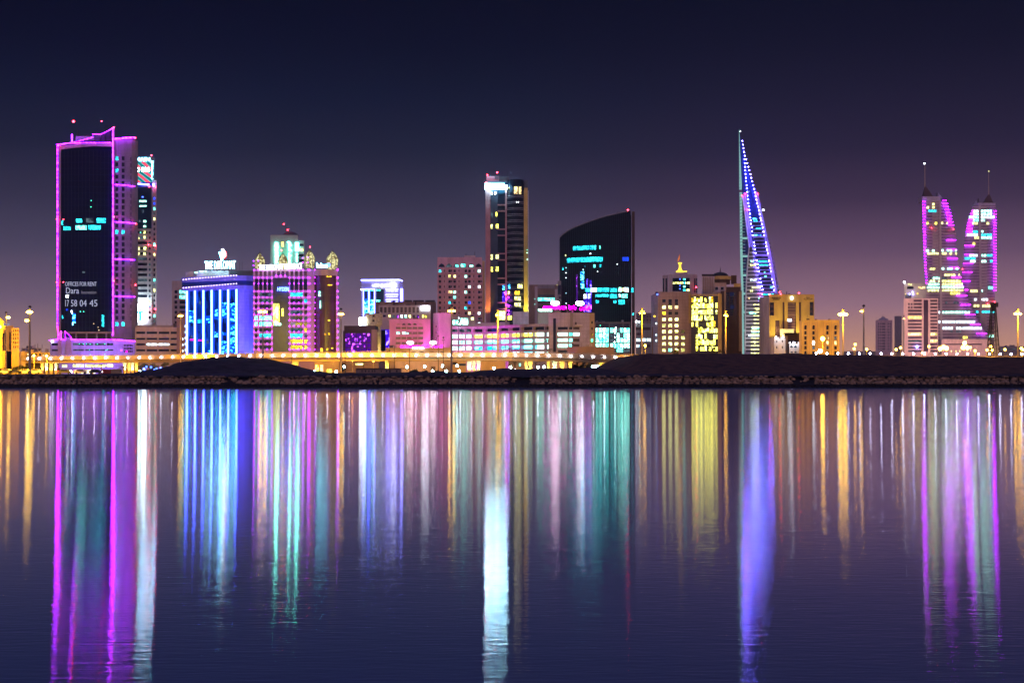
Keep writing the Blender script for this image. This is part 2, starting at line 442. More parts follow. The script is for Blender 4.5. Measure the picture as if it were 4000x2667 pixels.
        for nm, L in s.over.items():
            mats, b = [], MB()
            for (c, sx, sy, sz, m, rot) in L:
                if m not in mats: mats.append(m)
                ca, sa = math.cos(rot), math.sin(rot)
                f = [(c[0] + x * sx * ca - y * sy * sa, c[1] + x * sx * sa + y * sy * ca) for x, y in ((-.5, -.5), (.5, -.5), (.5, .5), (-.5, .5))]
                b.prism(f, c[2] - sz / 2, c[2] + sz / 2, mats.index(m))
            o = b.build(nm, mats, s.root); o['kind'] = 'stuff'
        s.over = {}
        return s
def rect(x0, x1, y0, y1, mat): return (x0, x1, y0, y1, mat)
def grid(xs, w, ys, h, pick):
    r = []
    for j, y in enumerate(ys):
        for i, x in enumerate(xs):
            m = pick(i, j) if callable(pick) else pick
            r.append((x, x + (w[i] if isinstance(w, (list, tuple)) else w), y, y + h, m))
    return r
def rng(a, step, n): return [a + step * i for i in range(n)]
def choose(*pairs):
    """weighted random material"""
    tot = sum(w for _, w in pairs)
    def f(i, j):
        r = random.random() * tot
        for m, w in pairs:
            r -= w
            if r <= 0: return m
        return pairs[-1][0]
    return f
def block(root, name, x0, x1, y0, y1, Y, D, mat, dy=0):
    """simple solid volume between two sight lines"""
    return MB().box(X(x0, Y), X(x1, Y), Y + dy, Y + dy + D, Z(y1, Y), Z(y0, Y)).build(name, M[mat], root)
def area(name, loc, tgt, size, W, col, shape='DISK', sy=None):
    l = bpy.data.lights.new(name, 'AREA'); l.energy = W * GAIN; l.specular_factor = 0; l.color = col; l.size = size; l.shape = shape
    if sy: l.shape = 'RECTANGLE'; l.size_y = sy
    o = bpy.data.objects.new(name, l); COL.objects.link(o); o.location = loc
    o.rotation_euler = (Vector(tgt) - Vector(loc)).to_track_quat('-Z', 'Y').to_euler()
    return o
def point(name, loc, W, col, r=.5):
    """wide spot in place of a lamp, aimed away from the water against reflections"""
    return spot(name, loc, (loc[0] * 1.05, loc[1] + 50, loc[2] - 2), W, col, 170, r, .25)
def spot(name, loc, tgt, W, col, ang=60, r=.3, blend=.6):
    l = bpy.data.lights.new(name, 'SPOT'); l.energy = W * GAIN; l.specular_factor = 0; l.color = col; l.spot_size = math.radians(ang); l.spot_blend = blend; l.shadow_soft_size = r
    o = bpy.data.objects.new(name, l); COL.objects.link(o); o.location = loc
    o.rotation_euler = (Vector(tgt) - Vector(loc)).to_track_quat('-Z', 'Y').to_euler()
    return o
GAIN = .20
SOD = (1.0, .43, .008)
# =============================================================== far left
b = Bld('minaret', 'yellow floodlit minaret cut by the left edge of the picture', -22, 9, 1285, 600, 3.0, 'yellow', cat='tower')
Y = 600; cx = X(-6, Y)
MB().cyl(cx, Y + 1.5, Z(1300, Y), Z(1262, Y), 1.6, 1.6, 12).lathe(cx, Y + 1.5, [(1.6, Z(1262, Y)), (1.9, Z(1256, Y)), (1.2, Z(1247, Y)), (.1, Z(1238, Y))]).build('turret', M['yellow'], b.root, smooth=False)
MB().cyl(cx, Y + 1.5, Z(1287, Y), Z(1272, Y), 2.0, 2.7, 12).build('balcony', M['yellow'], b.root)
bulb(b.root, 'balcony_lamp', (X(4, Y), Y - 1.6, Z(1277, Y)), .65, M['Esod'])
b = Bld('office_building', 'brown office block with dark vertical window strips beside the minaret', 9, 52, 1272, 640, 16, 'brown',
        holes=[rect(11, 16, 1297, 1368, 'gd'), rect(19, 23, 1297, 1368, 'gd'), rect(36, 42, 1297, 1368, 'gd')])
text(b.root, 'TREX', 12, 39, 1262, 1271, 640, 'Edigit')
b.done()
b = Bld('office_building', 'pale yellow lit block with small paired windows, left of the tall purple outlined tower', 45, 75, 1281, 628, 12, 'yellow',
        holes=grid([51, 59, 67.5], [4, 4, 4], [1287, 1302, 1317, 1333, 1350], 9, choose(('gd', 8), ('Wwarm', 1)))).done()
b = Bld('low_building', 'low yellow floodlit wall building at the foot of the minaret', -40, 24, 1371, 610, 14, 'yellow').done()
b = Bld('low_building', 'low tan building with a sloped roof behind the left street masts', 24, 100, 1372, 640, 14, 'tan').done()
b = Bld('low_building', 'low bright yellow flat roofed building left of the garage podium', 100, 195, 1376, 660, 14, 'yellow',
        holes=grid(rng(106, 15, 6), 9, [1381], 8, choose(('Wwarm', 2), ('gd', 2))))
block(b.root, 'roof_room', 112, 126, 1365, 1376, 660, 4, 'tan', 2)
b.done()
b = Bld('low_building', 'dark low building with roof antennas on the left horizon', 84, 162, 1359, 760, 14, 'grey',
        holes=grid(rng(90, 12, 6), 6, [1364], 4, 'gd'))
for px in (122, 133, 150): MB().cyl(X(px, 760), 766, Z(1359, 760), Z(1340 + (px % 7), 760), .12).build('antenna', M['black'], b.root)
block(b.root, 'roof_room', 176, 190, 1362, 1376, 760, 5, 'grey')
b.done()

# =============================================================== tall tower with violet outline
Y = 900
root = thing('office_tower', 'tall dark glass tower outlined in violet light strips with red beacons', 'tower', (X(370, Y), Y + 20, G))
def arc_front(x0, x1, y0, y1, n, Y, bulge):
    return [(X(x0 + (x1 - x0) * i / n, Y), Y - bulge * math.sin(math.pi * (.15 + .75 * i / n))) for i in range(n + 1)]
# curved curtain wall
n = 14; xs = [240.5 + (441 - 240.5) * i / n for i in range(n + 1)]
def bul(i): return 3.0 * math.sin(math.pi * (.1 + .8 * i / n))
m = MB()
for i in range(n):
    a, c = xs[i], xs[i + 1]; ya, yc = Y - bul(i), Y - bul(i + 1)
    ta, tc = 586 - 11 * min(1, (i / n) * 1.6), 586 - 11 * min(1, ((i + 1) / n) * 1.6)
    m.quad((X(a, Y), ya, Z(1296, Y)), (X(c, Y), yc, Z(1296, Y)), (X(c, Y), yc, Z(tc, Y)), (X(a, Y), ya, Z(ta, Y)))
m.build('curtain_wall', M['gnavy'], root)
m = MB()   # crown band above the glass, and frame
for i in range(n):
    a, c = xs[i], xs[i + 1]; ya, yc = Y - bul(i) - .5, Y - bul(i + 1) - .5
    ta, tc = 586 - 11 * min(1, (i / n) * 1.6), 586 - 11 * min(1, ((i + 1) / n) * 1.6)
    m.quad((X(a, Y), ya, Z(ta, Y)), (X(c, Y), yc, Z(tc, Y)), (X(c, Y), yc, Z(tc - 13, Y)), (X(a, Y), ya, Z(ta - 13, Y)))
    m.quad((X(a, Y), ya, Z(ta, Y)), (X(c, Y), yc, Z(tc, Y)), (X(c, Y), yc + .5, Z(tc, Y)), (X(a, Y), ya + .5, Z(ta, Y)))
m.build('cornice', M['beige'], root)
MB().prism([(X(222, Y), Y), (X(240.5, Y), Y - 1.4), (X(240.5, Y + 30), Y + 30), (X(222, Y + 30), Y + 30)], Z(1325, Y), Z(569, Y)).build('side_pier', M['beige'], root)
MB().box(X(240.5, Y), X(447, Y), Y + .5, Y + 32, Z(1322, Y), Z(566, Y)).build('core', M['dgrey'], root)
MB().box(X(441, Y), X(449, Y), Y - 1.5, Y + 3, Z(1322, Y), Z(503, Y)).build('corner_pier', M['beige'], root)
crown = [(227, 569), (300, 556), (366, 538), (364, 526), (393, 528), (410, 521), (428, 512), (445, 501)]
m = MB()
top = [(227, 569), (300, 556), (366, 538), (393, 530), (410, 521), (428, 512), (445, 501)]
for (xa, ya), (xb, yb) in zip(top, top[1:]):
    A_, B_ = (X(xa, Y), Y + 1), (X(xb, Y), Y - .6)
    m.prism([A_, B_, (B_[0], Y + 2.6), (A_[0], Y + 2.6)], Z(572, Y), Z((ya + yb) / 2, Y))
m.build('crown', M['dgrey'], root)
MB().box(X(284, Y), X(395, Y), Y + 6, Y + 24, Z(568, Y), Z(526, Y)).build('penthouse', M['lilac'], root)
MB().box(X(315, Y), X(352, Y), Y + 8, Y + 12, Z(526, Y), Z(521, Y)).box(X(318, Y), X(322, Y), Y + 9, Y + 10, Z(521, Y), Z(517, Y)).build('roof_crane', M['black'], root)
for px, py in ((287, 476), (397, 475)):
    mm = MB().cyl(X(px, Y), Y + 9, Z(528, Y), Z(py, Y), .35, .15).build('mast', M['black'], root)
warn(root, (287, 475), Y=Y, r=6); warn(root, (397, 474), Y=Y, r=3.4)
led(root, crown, Y, dy=1.5, r=.9); led(root, [(227, 569), (280, 564), (340, 562), (400, 562), (441, 562)], Y, dy=4.2, r=.8)
led(root, [(282, 526), (282, 556)], Y, dy=.5)
led(root, [(224.6, 570), (225, 1276)], Y, dy=.5, r=.9); led(root, [(225, 1276), (230, 1312)], Y, 'Eledp', dy=.5)
led(root, [(445, 501), (445, 1310)], Y, dy=2.6, r=1.0)
warn(root, (227, 568), (445, 498), (222, 856), (222, 1102), (445, 848), (444, 1097), Y=Y - 3, r=3.4)
warn(root, (248, 857), (247, 1102), Y=Y - 5, r=2.6)
for i in range(1, 14): MB().box(X(xs[i], Y) - .09, X(xs[i], Y) + .09, Y - bul(i) - .12, Y - bul(i) + .05, Z(1296, Y), Z(590, Y)).build('mullion', M['black'], root)
# lit offices and reflections in the curtain wall, drawn as glowing panes and bulbs
def cw(x0, x1, y0, y1, mat, yy=None, nm='lit_office_or_glint'):
    k = ((x0 + x1) / 2 - 240.5) / 200; yf = Y - 3.0 * math.sin(math.pi * (.1 + .8 * k)) - .12
    cuboid(root, nm, ((X(x0, Y) + X(x1, Y)) / 2, yf, (Z(y0, Y) + Z(y1, Y)) / 2), X(x1, Y) - X(x0, Y), .3, Z(y0, Y) - Z(y1, Y), M[mat])
for r in ((303, 326, 857, 871, 'Wcyan'), (342, 370, 855, 872, 'Wdim'), (372, 417, 854, 872, 'Wcyan'), (252, 288, 886, 900, 'Wcyan'), (302, 344, 883, 899, 'Wteal'),
          (350, 398, 882, 899, 'Wcyan'), (242, 249, 862, 880, 'Wcyan'), (310, 345, 575, 590, 'gd'), (288, 300, 1225, 1262, 'Wspark'),
          (402, 410, 1230, 1276, 'Wcyan'), (245, 249, 1232, 1245, 'Wcyan'), (262, 271, 1153, 1163, 'Ewhite'), (327, 338, 1062, 1068, 'Wdim'), (262, 270, 1206, 1214, 'Wblue')):
    if r[4] != 'gd': cw(*r)
for p, c in (((286, 1217), 'Ewhite'), ((288, 1225), 'Ecyan'), ((290, 1262), 'Ecyan'), ((290, 1268), 'Ecyan'), ((362, 786), 'Egreen'), ((361, 811), 'Egreen'), ((320, 1218), 'Egreen'), ((333, 1218), 'Egreen'), ((389, 1279), 'Wwarm'), ((392, 1290), 'Wwarm'), ((372, 1265), 'Wwarm')):
    bulb(root, 'office_lamp_or_glint', (X(p[0], Y), Y - 3.2, Z(p[1], Y)), (.55 if c == 'Ewhite' else .3), M[c])
text(root, 'OFFICES FOR RENT', 261, 384, 1102, 1119, Y, 'Edigit', bold=.0, dy=3.4)
text(root, 'Dara', 265, 315, 1124, 1148, Y, 'Edigit', dy=3.4)
text(root, 'Innovation', 325, 382, 1136, 1149, Y, 'Edigit2', bold=.0, dy=3.4)
for s_, a, c in (('17', 262, 276), ('58', 284, 308), ('04', 318, 345), ('45', 356, 387)):
    text(root, s_, a, c, 1172, 1198, Y, 'Edigit', bold=.0, dy=3.4, name='countdown')
# concrete wing with windows
hl = grid([450.5, 475], 11.5, rng(611, 23.95, 28), 15.5, lambda i, j: 'Wcyan' if (j in (12, 27)) or (i == 0 and j in (0, 2)) else 'gd')
hl += grid([509.5], 3.5, rng(614, 23.95, 27), 15.5, 'gd')
w = Bld('x', '', 449, 512.9 + 2, 546, Y, 8, 'taupe', holes=hl, root=root, wname='wing_wall'); w.done()
MB().prism([(X(515, Y), Y), (X(525, Y), Y + 2.2), (X(529, Y), Y + 6), (X(529, Y + 30), Y + 30), (X(449, Y + 30), Y + 30), (X(449, Y), Y + 8.1), (X(515, Y), Y + 8.1)], G, Z(545, Y)).build('rounded_corner', M['taupe'], root, smooth=False)
led(root, [(450, 544.5), (485, 541), (527, 539)], Y, dy=1.2)
for ya, yb in ((722, 729), (867, 873), (1012, 1016), (1157, 1160)): led(root, [(449, ya), (490, ya + 2), (513, yb - 1), (529, yb)], Y, dy=.8, r=.8)
warn(root, (528, 539), (530, 874), (529, 1113), Y=Y - 2)
# colonnade under the glass
for px in (247, 297, 338, 378, 415, 436): MB().box(X(px, Y), X(px + 5, Y), Y - 1.8, Y - .2, Z(1325, Y), Z(1303, Y)).build('column', M['lilac'], root)
MB().box(X(241, Y), X(445, Y), Y - 3.6, Y + .3, Z(1303, Y), Z(1296, Y)).build('ledge', M['beige'], root)

# podium of the tower
Y = 840
pod = Bld('garage_podium', 'long parking podium edged with a violet light strip below the tall tower', 197, 545, 1328, Y, 46, 'lilac',
          holes=[rect(202, 226, 1340, 1350, 'gd'), rect(202, 226, 1364, 1371, 'gd')] +
                [rect(a, c, y0, y1, 'Wdim' if y0 < 1400 else 'Wlime') for y0, y1 in ((1339, 1349), (1363.5, 1370), (1423, 1433)) for a, c in ((284, 327), (333, 365), (369, 373 + 40), (417, 442))] +
                [rect(241, 262, 1424, 1434, 'Wlime')] + [rect(290, 325, 1446, 1458, 'Wlime'), rect(333, 372, 1445, 1458, 'Wlime')] +
                grid([483, 489, 495, 501, 507, 513], 4.5, [1345, 1357, 1368], 8, 'gd'))
for px, py in ((310, 1343), (325, 1343), (338, 1343), (352, 1344), (380, 1344), (410, 1343), (350, 1366), (420, 1365), (413, 1368), (352, 1385), (410, 1384)):
    pod.pbulb(px, py, 1.3, M['Egreen'], 'ceiling_lamp', .1)
led(pod.root, [(195, 1329), (228, 1326), (229, 1312), (241, 1293), (241.5, 1326), (258, 1326), (256.5, 1293), (280, 1317), (280.5, 1326), (420, 1326), (480, 1328), (543, 1334)], Y, dy=1.2, r=.9)
MB().poly([(X(230, Y), Y - .4, Z(1328, Y)), (X(241, Y), Y - .4, Z(1328, Y)), (X(241, Y), Y - .4, Z(1294, Y)), (X(230, Y), Y - .4, Z(1312, Y))]).build('fin', M['beige'], pod.root)
MB().prism([(X(258, Y), Y - .6), (X(279, Y), Y - .6), (X(279, Y), Y + 3), (X(258, Y), Y + 3)], Z(1384, Y), Z(1318, Y)).build('stair_tower', M['beige'], pod.root)
MB().prism([(X(229, Y), Y - .6), (X(241, Y), Y - .6), (X(241, Y), Y + 3), (X(229, Y), Y + 3)], Z(1384, Y), Z(1318, Y)).build('stair_tower', M['beige'], pod.root)
pod.pbulb(205, 1333, 4, M['Ewhite'], 'flood_lamp')
pod.pbulb(475, 1368, 1.6, M['Epur'], 'flood_lamp'); pod.pbulb(495, 1373, 2, M['Emag'], 'flood_lamp')
pod.done()
point('podium_violet_light', (X(350, Y), Y - 14, Z(1420, Y)), 60000, (.25, .12, 1.0), 1)
point('podium_violet_light', (X(420, Y), Y - 14, Z(1385, Y)), 60000, (.25, .12, 1.0), 1)

# =============================================================== screen tower behind
Y = 1000
bs = [rect(537, 575, 902 + 20.75 * i, 912.5 + 20.75 * i, ['gd', 'Wdim', 'gd', 'gd'][i % 4]) for i in range(14) if i not in (13,)]
bs += grid([580.5], 8, rng(903, 20.75, 17), 10, choose(('gd', 6), ('Wdim', 2), ('Wlime', 1)))
b = Bld('hotel_tower', 'slim tower with a large red and teal video screen at its top', 529, 593, 730, Y, 16, 'cream', holes=bs)
b.panel(529.5, 592, 731, 893, 'gteal', 'glass_front', .25, .5)
for r in ((545, 572, 783, 790, 'Wmint'), (545, 572, 803, 808, 'Wmint'), (556, 562, 820, 832, 'Wdim'), (543, 550, 860, 868, 'Wdim'), (561, 571, 861, 869, 'Wmint'), (561, 571, 881, 888, 'Wmint'), (548, 552, 906, 911, 'Wmint'), (561, 569, 903, 912, 'Wlime'),
          (541, 546, 966, 976, 'Wlime'), (561, 572, 966, 975, 'Wlime'), (541, 546, 986, 996, 'Wlime'), (561, 570, 987, 996, 'Wlime'), (541, 546, 927, 934, 'Wlime'), (555, 561, 768, 772, 'Eblue'), (561, 569, 923, 932, 'Wlime')):
    b.panel(*r, name='lit_window', out=.6, th=.25)
MB().box(X(593, Y), X(610, Y), Y + 1, Y + 17, G, Z(703, Y)).build('side_pier', M['cream'], b.root)
for i in range(26):
    yy = 770 + 20.75 * i * .96
    if yy < 1262: MB().box(X(598.5, Y), X(604.5, Y), Y + .85, Y + 1.4, Z(yy + 10, Y), Z(yy, Y)).build('window', M[['gd', 'Wdim', 'gd', 'Wteal', 'gd', 'gd', 'Wlime'][(i * 5) % 7]] if i > 1 else M['Wblue'], b.root)
MB().box(X(529, Y), X(592, Y), Y + 1, Y + 14, Z(731, Y), Z(712, Y)).build('roof_band', M['gblue'], b.root)
led(b.root, [(530, 718), (560, 721), (583, 722)], Y, dy=.6, r=2.6, mat='Eviow'); led(b.root, [(600, 718), (602, 728)], Y, dy=.6, r=3, mat='Eviow')
warn(b.root, (581, 724), (584, 729), (607, 732), (592, 607), (580, 956), (607, 961), (579, 1205), (606, 1208), Y=Y - 2, r=3.4)
# video screen: a flat panel with its own picture of flowing stripes
m, nt, out = _new('video_screen')
w_ = nt.nodes.new('ShaderNodeTexWave'); w_.inputs['Scale'].default_value = .09; w_.inputs['Distortion'].default_value = 7; w_.inputs['Detail Scale'].default_value = .25; w_.bands_direction = 'DIAGONAL'
nt.links.new(_pos(nt, (1, 1, 1.2)), w_.inputs['Vector'])
r_ = nt.nodes.new('ShaderNodeValToRGB'); e = r_.color_ramp.elements
e[0].color = (.0, .02, .04, 1); e[1].color = (1, .05, .10, 1); e[1].position = .8
k = e.new(.35); k.color = (.02, .45, .42, 1); k = e.new(.55); k.color = (.0, .05, .08, 1)
em = nt.nodes.new('ShaderNodeEmission'); em.inputs[1].default_value = 2.2
nt.links.new(w_.outputs['Fac'], r_.inputs[0]); nt.links.new(r_.outputs[0], em.inputs[0]); nt.links.new(em.outputs[0], out.inputs[0])
MB().box(X(530, Y), X(590, Y), Y + 1, Y + 3, Z(712, Y), Z(632, Y)).build('video_screen', m, b.root)
MB().box(X(530, Y), X(590, Y), Y + 1, Y + 3, Z(632, Y), Z(611, Y)).box(X(590, Y), X(600, Y), Y + 2, Y + 4, Z(703, Y), Z(612, Y)).build('sign_frame', M['dgrey'], b.root)
text(b.root, 'MAIN', 531, 586, 616, 630, Y, 'Ecyan', bold=.015, dy=0); text(b.root, 'O 000', 529, 585, 654, 672, Y, 'Ewhite', bold=.015, dy=0)
for i, ch in enumerate('HOTEL'): text(b.root, ch, 592, 598, 628 + 15 * i, 640 + 15 * i, Y, 'Ecyan', bold=.0, dy=0)
bb = b.panel(527, 571, 1187, 1258, 'Ewhite', 'billboard', 2.2, 1)
mm = MB(); q = [(548, 1207, 3.6)]
fig = [(556, 1216), (567, 1212), (569, 1226), (565, 1228), (563, 1219), (559, 1222), (559, 1256), (546, 1256), (545, 1223), (541, 1227), (537, 1228), (540, 1218), (550, 1216)]
mm.prism([(X(548, Y), Y - 4), (X(558, Y), Y - 4), (X(558, Y), Y - 3.6), (X(548, Y), Y - 3.6)], Z(1254, Y), Z(1216, Y))
mm.prism([(X(541, Y), Y - 4), (X(548, Y), Y - 4), (X(548, Y), Y - 3.6), (X(541, Y), Y - 3.6)], Z(1225, Y), Z(1217, Y))
mm.prism([(X(558, Y), Y - 4), (X(566, Y), Y - 4), (X(566, Y), Y - 3.6), (X(558, Y), Y - 3.6)], Z(1222, Y), Z(1214, Y))
mm.ball(X(553, Y), Y - 3.8, Z(1210, Y), .9).build('poster_figure', M['Wcyan'], b.root)
b.pbulb(534, 1261, 4.5, M['Ecyan'], 'flood_lamp', 3)
b.done()
area('billboard_glow', (X(556, Y), Y - 5, Z(1200, Y)), (X(545, Y), Y + 5, Z(1050, Y)), 8, 30000, (.55, .9, 1.0))
point('screen_side_glow', (X(534, 960), 955, Z(1200, 960)), 14000, (.05, 1.0, .75), 1)

# cream slab building
Y = 800
fl = []
for y0, y1 in ((1295, 1304), (1319.5, 1327), (1341, 1349), (1364, 1372)):
    for a, c in ((532, 567), (572, 614), (619, 661), (666, 700)):
        fl.append(rect(a, c, y0, y1, 'gd' if y0 != 1341 else ('Wwhite' if a in (572, 619) else 'gd')))
b = Bld('office_building', 'long cream block with four dark ribbon windows behind the left lamp mast', 528, 716, 1278, Y, 24, 'cream', holes=fl)
block(b.root, 'parapet', 530, 672, 1270, 1278, Y, 20, 'grey', .6)
block(b.root, 'roof_room', 672, 700, 1262, 1278, Y, 10, 'dgrey', 3)
b.done()
b = Bld('apartment_building', 'white block with square windows left of the blue lit hotel', 672, 740, 1097, 1050, 20, 'cream',
        holes=grid([681.5], 11, rng(1134, 20, 8), 11.5, 'gd') + grid([701], 36, rng(1134, 20, 8), 12, lambda i, j: 'Wteal' if j < 2 else 'gd'))
MB().cyl(X(702, 1050), 1056, Z(1097, 1050), Z(1086, 1050), 1.2, .1, 4).build('vent_cone', M['dgrey'], b.root)
b.done()
Y = 775
b = Bld('apartment_building', 'narrow brown building with an arched window and white lit windows beside the blue hotel', 690, 733, 1222, Y, 12, 'brown',
        holes=[rect(697, 706, 1232, 1244, 'gd')] + grid([712], 3.5, rng(1320, 23, 3), 8, 'Wwhite') + grid([721], 10, rng(1270, 23, 5), 8, 'Wwhite'))
b.done()

# =============================================================== blue lit hotel
Y = 735
root = thing('hotel_building', 'hotel with glowing blue vertical fins and a white roof sign reading the diplomat', 'building', (X(840, Y), Y + 14, G))
b = Bld('x', '', 731, 932, 1128, Y + 14, 18, 'gblue', Y1=Y, root=root, wname='curtain_wall')
for i in range(6):     # strips and bays between the fins, their blue light put in as emission
    f0, f1 = 735 + 32.2 * i, 767 + 32.2 * i
    b.panel(f0 + 24, f1 - 1, 1140, 1384, 'Wblue', 'glow_strip', .25, .4)
    b.panel(f0 + 2, f0 + 6, 1140, 1384, 'Wblue', 'glow_strip', .25, .4)
    b.panel(f0 + 6.2, f0 + 23.8, 1140, 1384, 'Wbay', 'glow_bay', .2, .3)
for r in ((741, 763, 1214, 1260, 'Wspk'), (773, 795, 1248, 1262, 'Wcyan'), (805, 828, 1235, 1262, 'Wspk'), (838, 860, 1212, 1250, 'Wspk'), (870, 892, 1186, 1246, 'Wspk'), (902, 924, 1188, 1262, 'Wspk'),
          (838, 860, 1298, 1318, 'Wspk'), (870, 892, 1300, 1312, 'Wspk'), (902, 924, 1270, 1312, 'Wspk'), (902, 924, 1320, 1384, 'Wspk'), (868, 892, 1334, 1384, 'Wspk'), (779, 786, 1178, 1190, 'Wdim'), (810, 826, 1370, 1384, 'Wspk'), (745, 752, 1310, 1325, 'Wdim'), (807, 816, 1330, 1342, 'Wdim')):
    b.panel(*r, name='lit_window', out=.3, th=.3)
led(root, [(743, 1327), (762, 1327)], Y + 10, 'Emag', r=1.2); led(root, [(775, 1329), (795, 1329)], Y + 7, 'Emag', r=1.2)
for i, px in enumerate((734.5, 765.6, 798.5, 830.8, 863.6, 895.3, 927.6)):
    b.panel(px - 1.5, px + 1.5, 1137 - .6 * i, 1386, 'Ebluew', 'fin', 1.4, 1.0)
# curved corner and flank
A_, B_ = b.B, b.B + b.n * 2
D2 = Vector((.42, .91)).normalized()
foot = [tuple(b.B), tuple(b.B + Vector((3.0, .8))), tuple(b.B + Vector((5.0, 2.5))), tuple(b.B + Vector((8.4, 9.0))), tuple(b.B + Vector((8.4, 9)) + b.n * 9), tuple(b.B + b.n * 17)]
MB().prism(foot, G, Z(1129, Y)).build('flank_wall', M['bluepanel'], root)
def band(y0, y1, mat, grow, name):
    g = grow; f = [tuple(b.A - b.d * 2.4 - b.n * g), tuple(b.B - b.n * g), tuple(b.B + Vector((3.6 + g * .3, .8 - g * .5))), tuple(b.B + Vector((6.0 + g * .4, 2.6))), tuple(b.B + Vector((9.0 + g * .4, 9.0))), tuple(b.B + Vector((9, 9)) + b.n * 9), tuple(b.A + b.n * 16)]
    return MB().prism(f, Z(y1, Y), Z(y0, Y)).build(name, M[mat], root)
band(1114, 1130, 'bluepanel', 1.6, 'lower_band'); band(1096, 1114, 'gblue', 1.2, 'window_band'); band(1076, 1096, 'bluepanel', 1.6, 'upper_band')
for i in range(20):
    px = 725 + 10.9 * i
    for py in (1092 - .47 * i, 1124 - .47 * i): b.pbulb(px, py + (1 if i < 2 else 0), 1.6, M['Elilac'], 'band_light', 1.9)
for p in ((887, 1099), (901, 1096), (907, 1100), (922, 1097)): b.pbulb(*p, 2, M['Wwarm'], 'band_lamp', 1.4)
block(root, 'roof_room', 720, 735, 1061, 1086, Y + 10, 5, 'lilac', 3); block(root, 'roof_room', 735, 750, 1058, 1084, Y + 10, 4, 'cream', 3)
block(root, 'penthouse', 764, 890, 1056, 1080, Y + 5, 9, 'cream', 3); block(root, 'penthouse', 890, 984, 1054, 1077, Y, 9, 'dgrey', 6)
for r in ((747, 758, 1059), (767, 795, 1054)): MB().box(X(r[0], Y), X(r[1], Y), Y + 7, Y + 8, Z(r[2] + 4, Y), Z(r[2], Y)).build('roof_lamp', M['Wmint'], root)
text(root, 'THE DIPLOMAT', 800, 920, 1021, 1052, Y + 4, 'Edip', bold=.0, y1r=-2.5)
m = MB()
def slab(pts, mat, name, dy=0):
    f = [(X(px, Y), Y + 4 - dy, Z(py, Y)) for px, py in pts]; r_ = [(a, c + .5, d) for a, c, d in f]
    q = MB().poly(f[::-1]).poly(r_)
    for i in range(len(f)): j = (i + 1) % len(f); q.quad(f[i], f[j], r_[j], r_[i])
    q.build(name, M[mat], root)
slab([(848, 983), (854, 980), (862, 997), (864, 1014), (857, 1018), (854, 1000)], 'Ecyan', 'emblem')
slab([(859, 970), (866, 969), (875, 985), (875, 998), (868, 1006), (861, 990)], 'Ewhite', 'emblem', .1)
slab([(870, 975), (877, 984), (877, 997), (870, 1007), (871, 992)], 'Etail', 'emblem', -.6)
for px in (812, 840, 868, 896, 914): MB().cyl(X(px, Y), Y + 5.5, Z(1058, Y), Z(1024, Y), .1).build('sign_post', M['black'], root)
for px in (928, 937): MB().cyl(X(px, Y), Y + 6, Z(1056, Y), Z(1020, Y), .08).build('sign_post', M['black'], root)
MB().cyl(X(882, Y), Y + 7, Z(1056, Y), Z(980, Y), .15).build('antenna', M['black'], root)
b.done()
for px in (748, 800, 850, 905):
    spot('hotel_blue_uplight', (X(px, Y) + 1, Y - 12, G + 3), (X(px, Y), Y + 4, Z(1180, Y)), 300000, (.03, .05, 1.0), 75)
spot('hotel_blue_uplight', (X(968, Y) + 9, Y - 6, G + 2), (X(958, Y), Y + 5, Z(1230, Y)), 900000, (.04, .05, 1.0), 80)
point('hotel_crown_light', (X(962, Y) + 4, Y - 6, Z(1142, Y)), 9000, (.12, .12, 1.0), .5)
point('hotel_crown_light', (X(830, Y) + 4, Y - 10, Z(1150, Y)), 26000, (.40, .20, 1.0), .5)

# =============================================================== dotted residence hotel
Y = 700
root = thing('hotel_building', 'hotel facade covered in a grid of purple bulbs with gold lattice roof lanterns', 'building', (X(1150, Y), Y + 14, G))
fl = []
cols = [(995, 1008), (1012, 1025), (1029, 1042), (1046, 1059)]
colr = [(1133, 1147), (1151, 1165), (1169, 1182), (1186, 1200)]
for a, c in cols + colr: fl.append(rect(a, c, 1089, 1133, 'gd')); fl.append(rect(a + 1, c - 1, 1060, 1078, 'gmauve'))
for a in (1064, 1081, 1098, 1115): fl.append(rect(a, a + 13, 1060, 1078, 'gmauve'))
for k, y in enumerate([1143] + [1167 + 22.7 * i for i in range(9)] ):
    for a, c in ((995, 1006), (1013, 1059), (1134, 1182), (1188, 1200)):
        r = random.random(); mt = 'gd'
        if (k in (4, 5) and a in (995, 1013)): mt = 'Wteal'
        elif r < .10: mt = 'Wcyan'
        elif r < .28: mt = 'Wdim'
        fl.append(rect(a, c, y, y + 14.5, mt))
fl.append(rect(1066, 1129, 1086, 1374, 'gret'))
b = Bld('x', '', 989, 1228, 1053, Y, 22, 'mauve', root=root, holes=fl)
b.panel(1066.5, 1090, 1186, 1271, 'Wyel', 'lit_window', -.35, .1)
for r in ((1068, 1085, 1195, 1270, 'Wlime'), (1100, 1107, 1205, 1235, 'Wyel'), (1070, 1097, 1262, 1271, 'Wmint')): b.panel(*r, name='lit_window', out=-.2, th=.2)
text(root, 'HYDERI', 1085, 1129, 1122, 1137, Y, 'Ebluew', bold=.0, dy=.6)
pb = M['Epur']
rows = [1054, 1085, 1108, 1138, 1161, 1183, 1205, 1227.5, 1250.7, 1273, 1296, 1318.6, 1342, 1364]
for r in rows:
    for px in (993, 1010, 1027, 1044, 1062, 1131, 1149, 1167, 1184, 1204): b.pbulb(px, r, 1.5, pb, 'facade_bulb')
    b.pbulb(1209.5, r, 1.5, pb, 'facade_bulb')
for px in (1080, 1097, 1114): b.pbulb(px, 1078, 2.1, pb, 'facade_bulb')
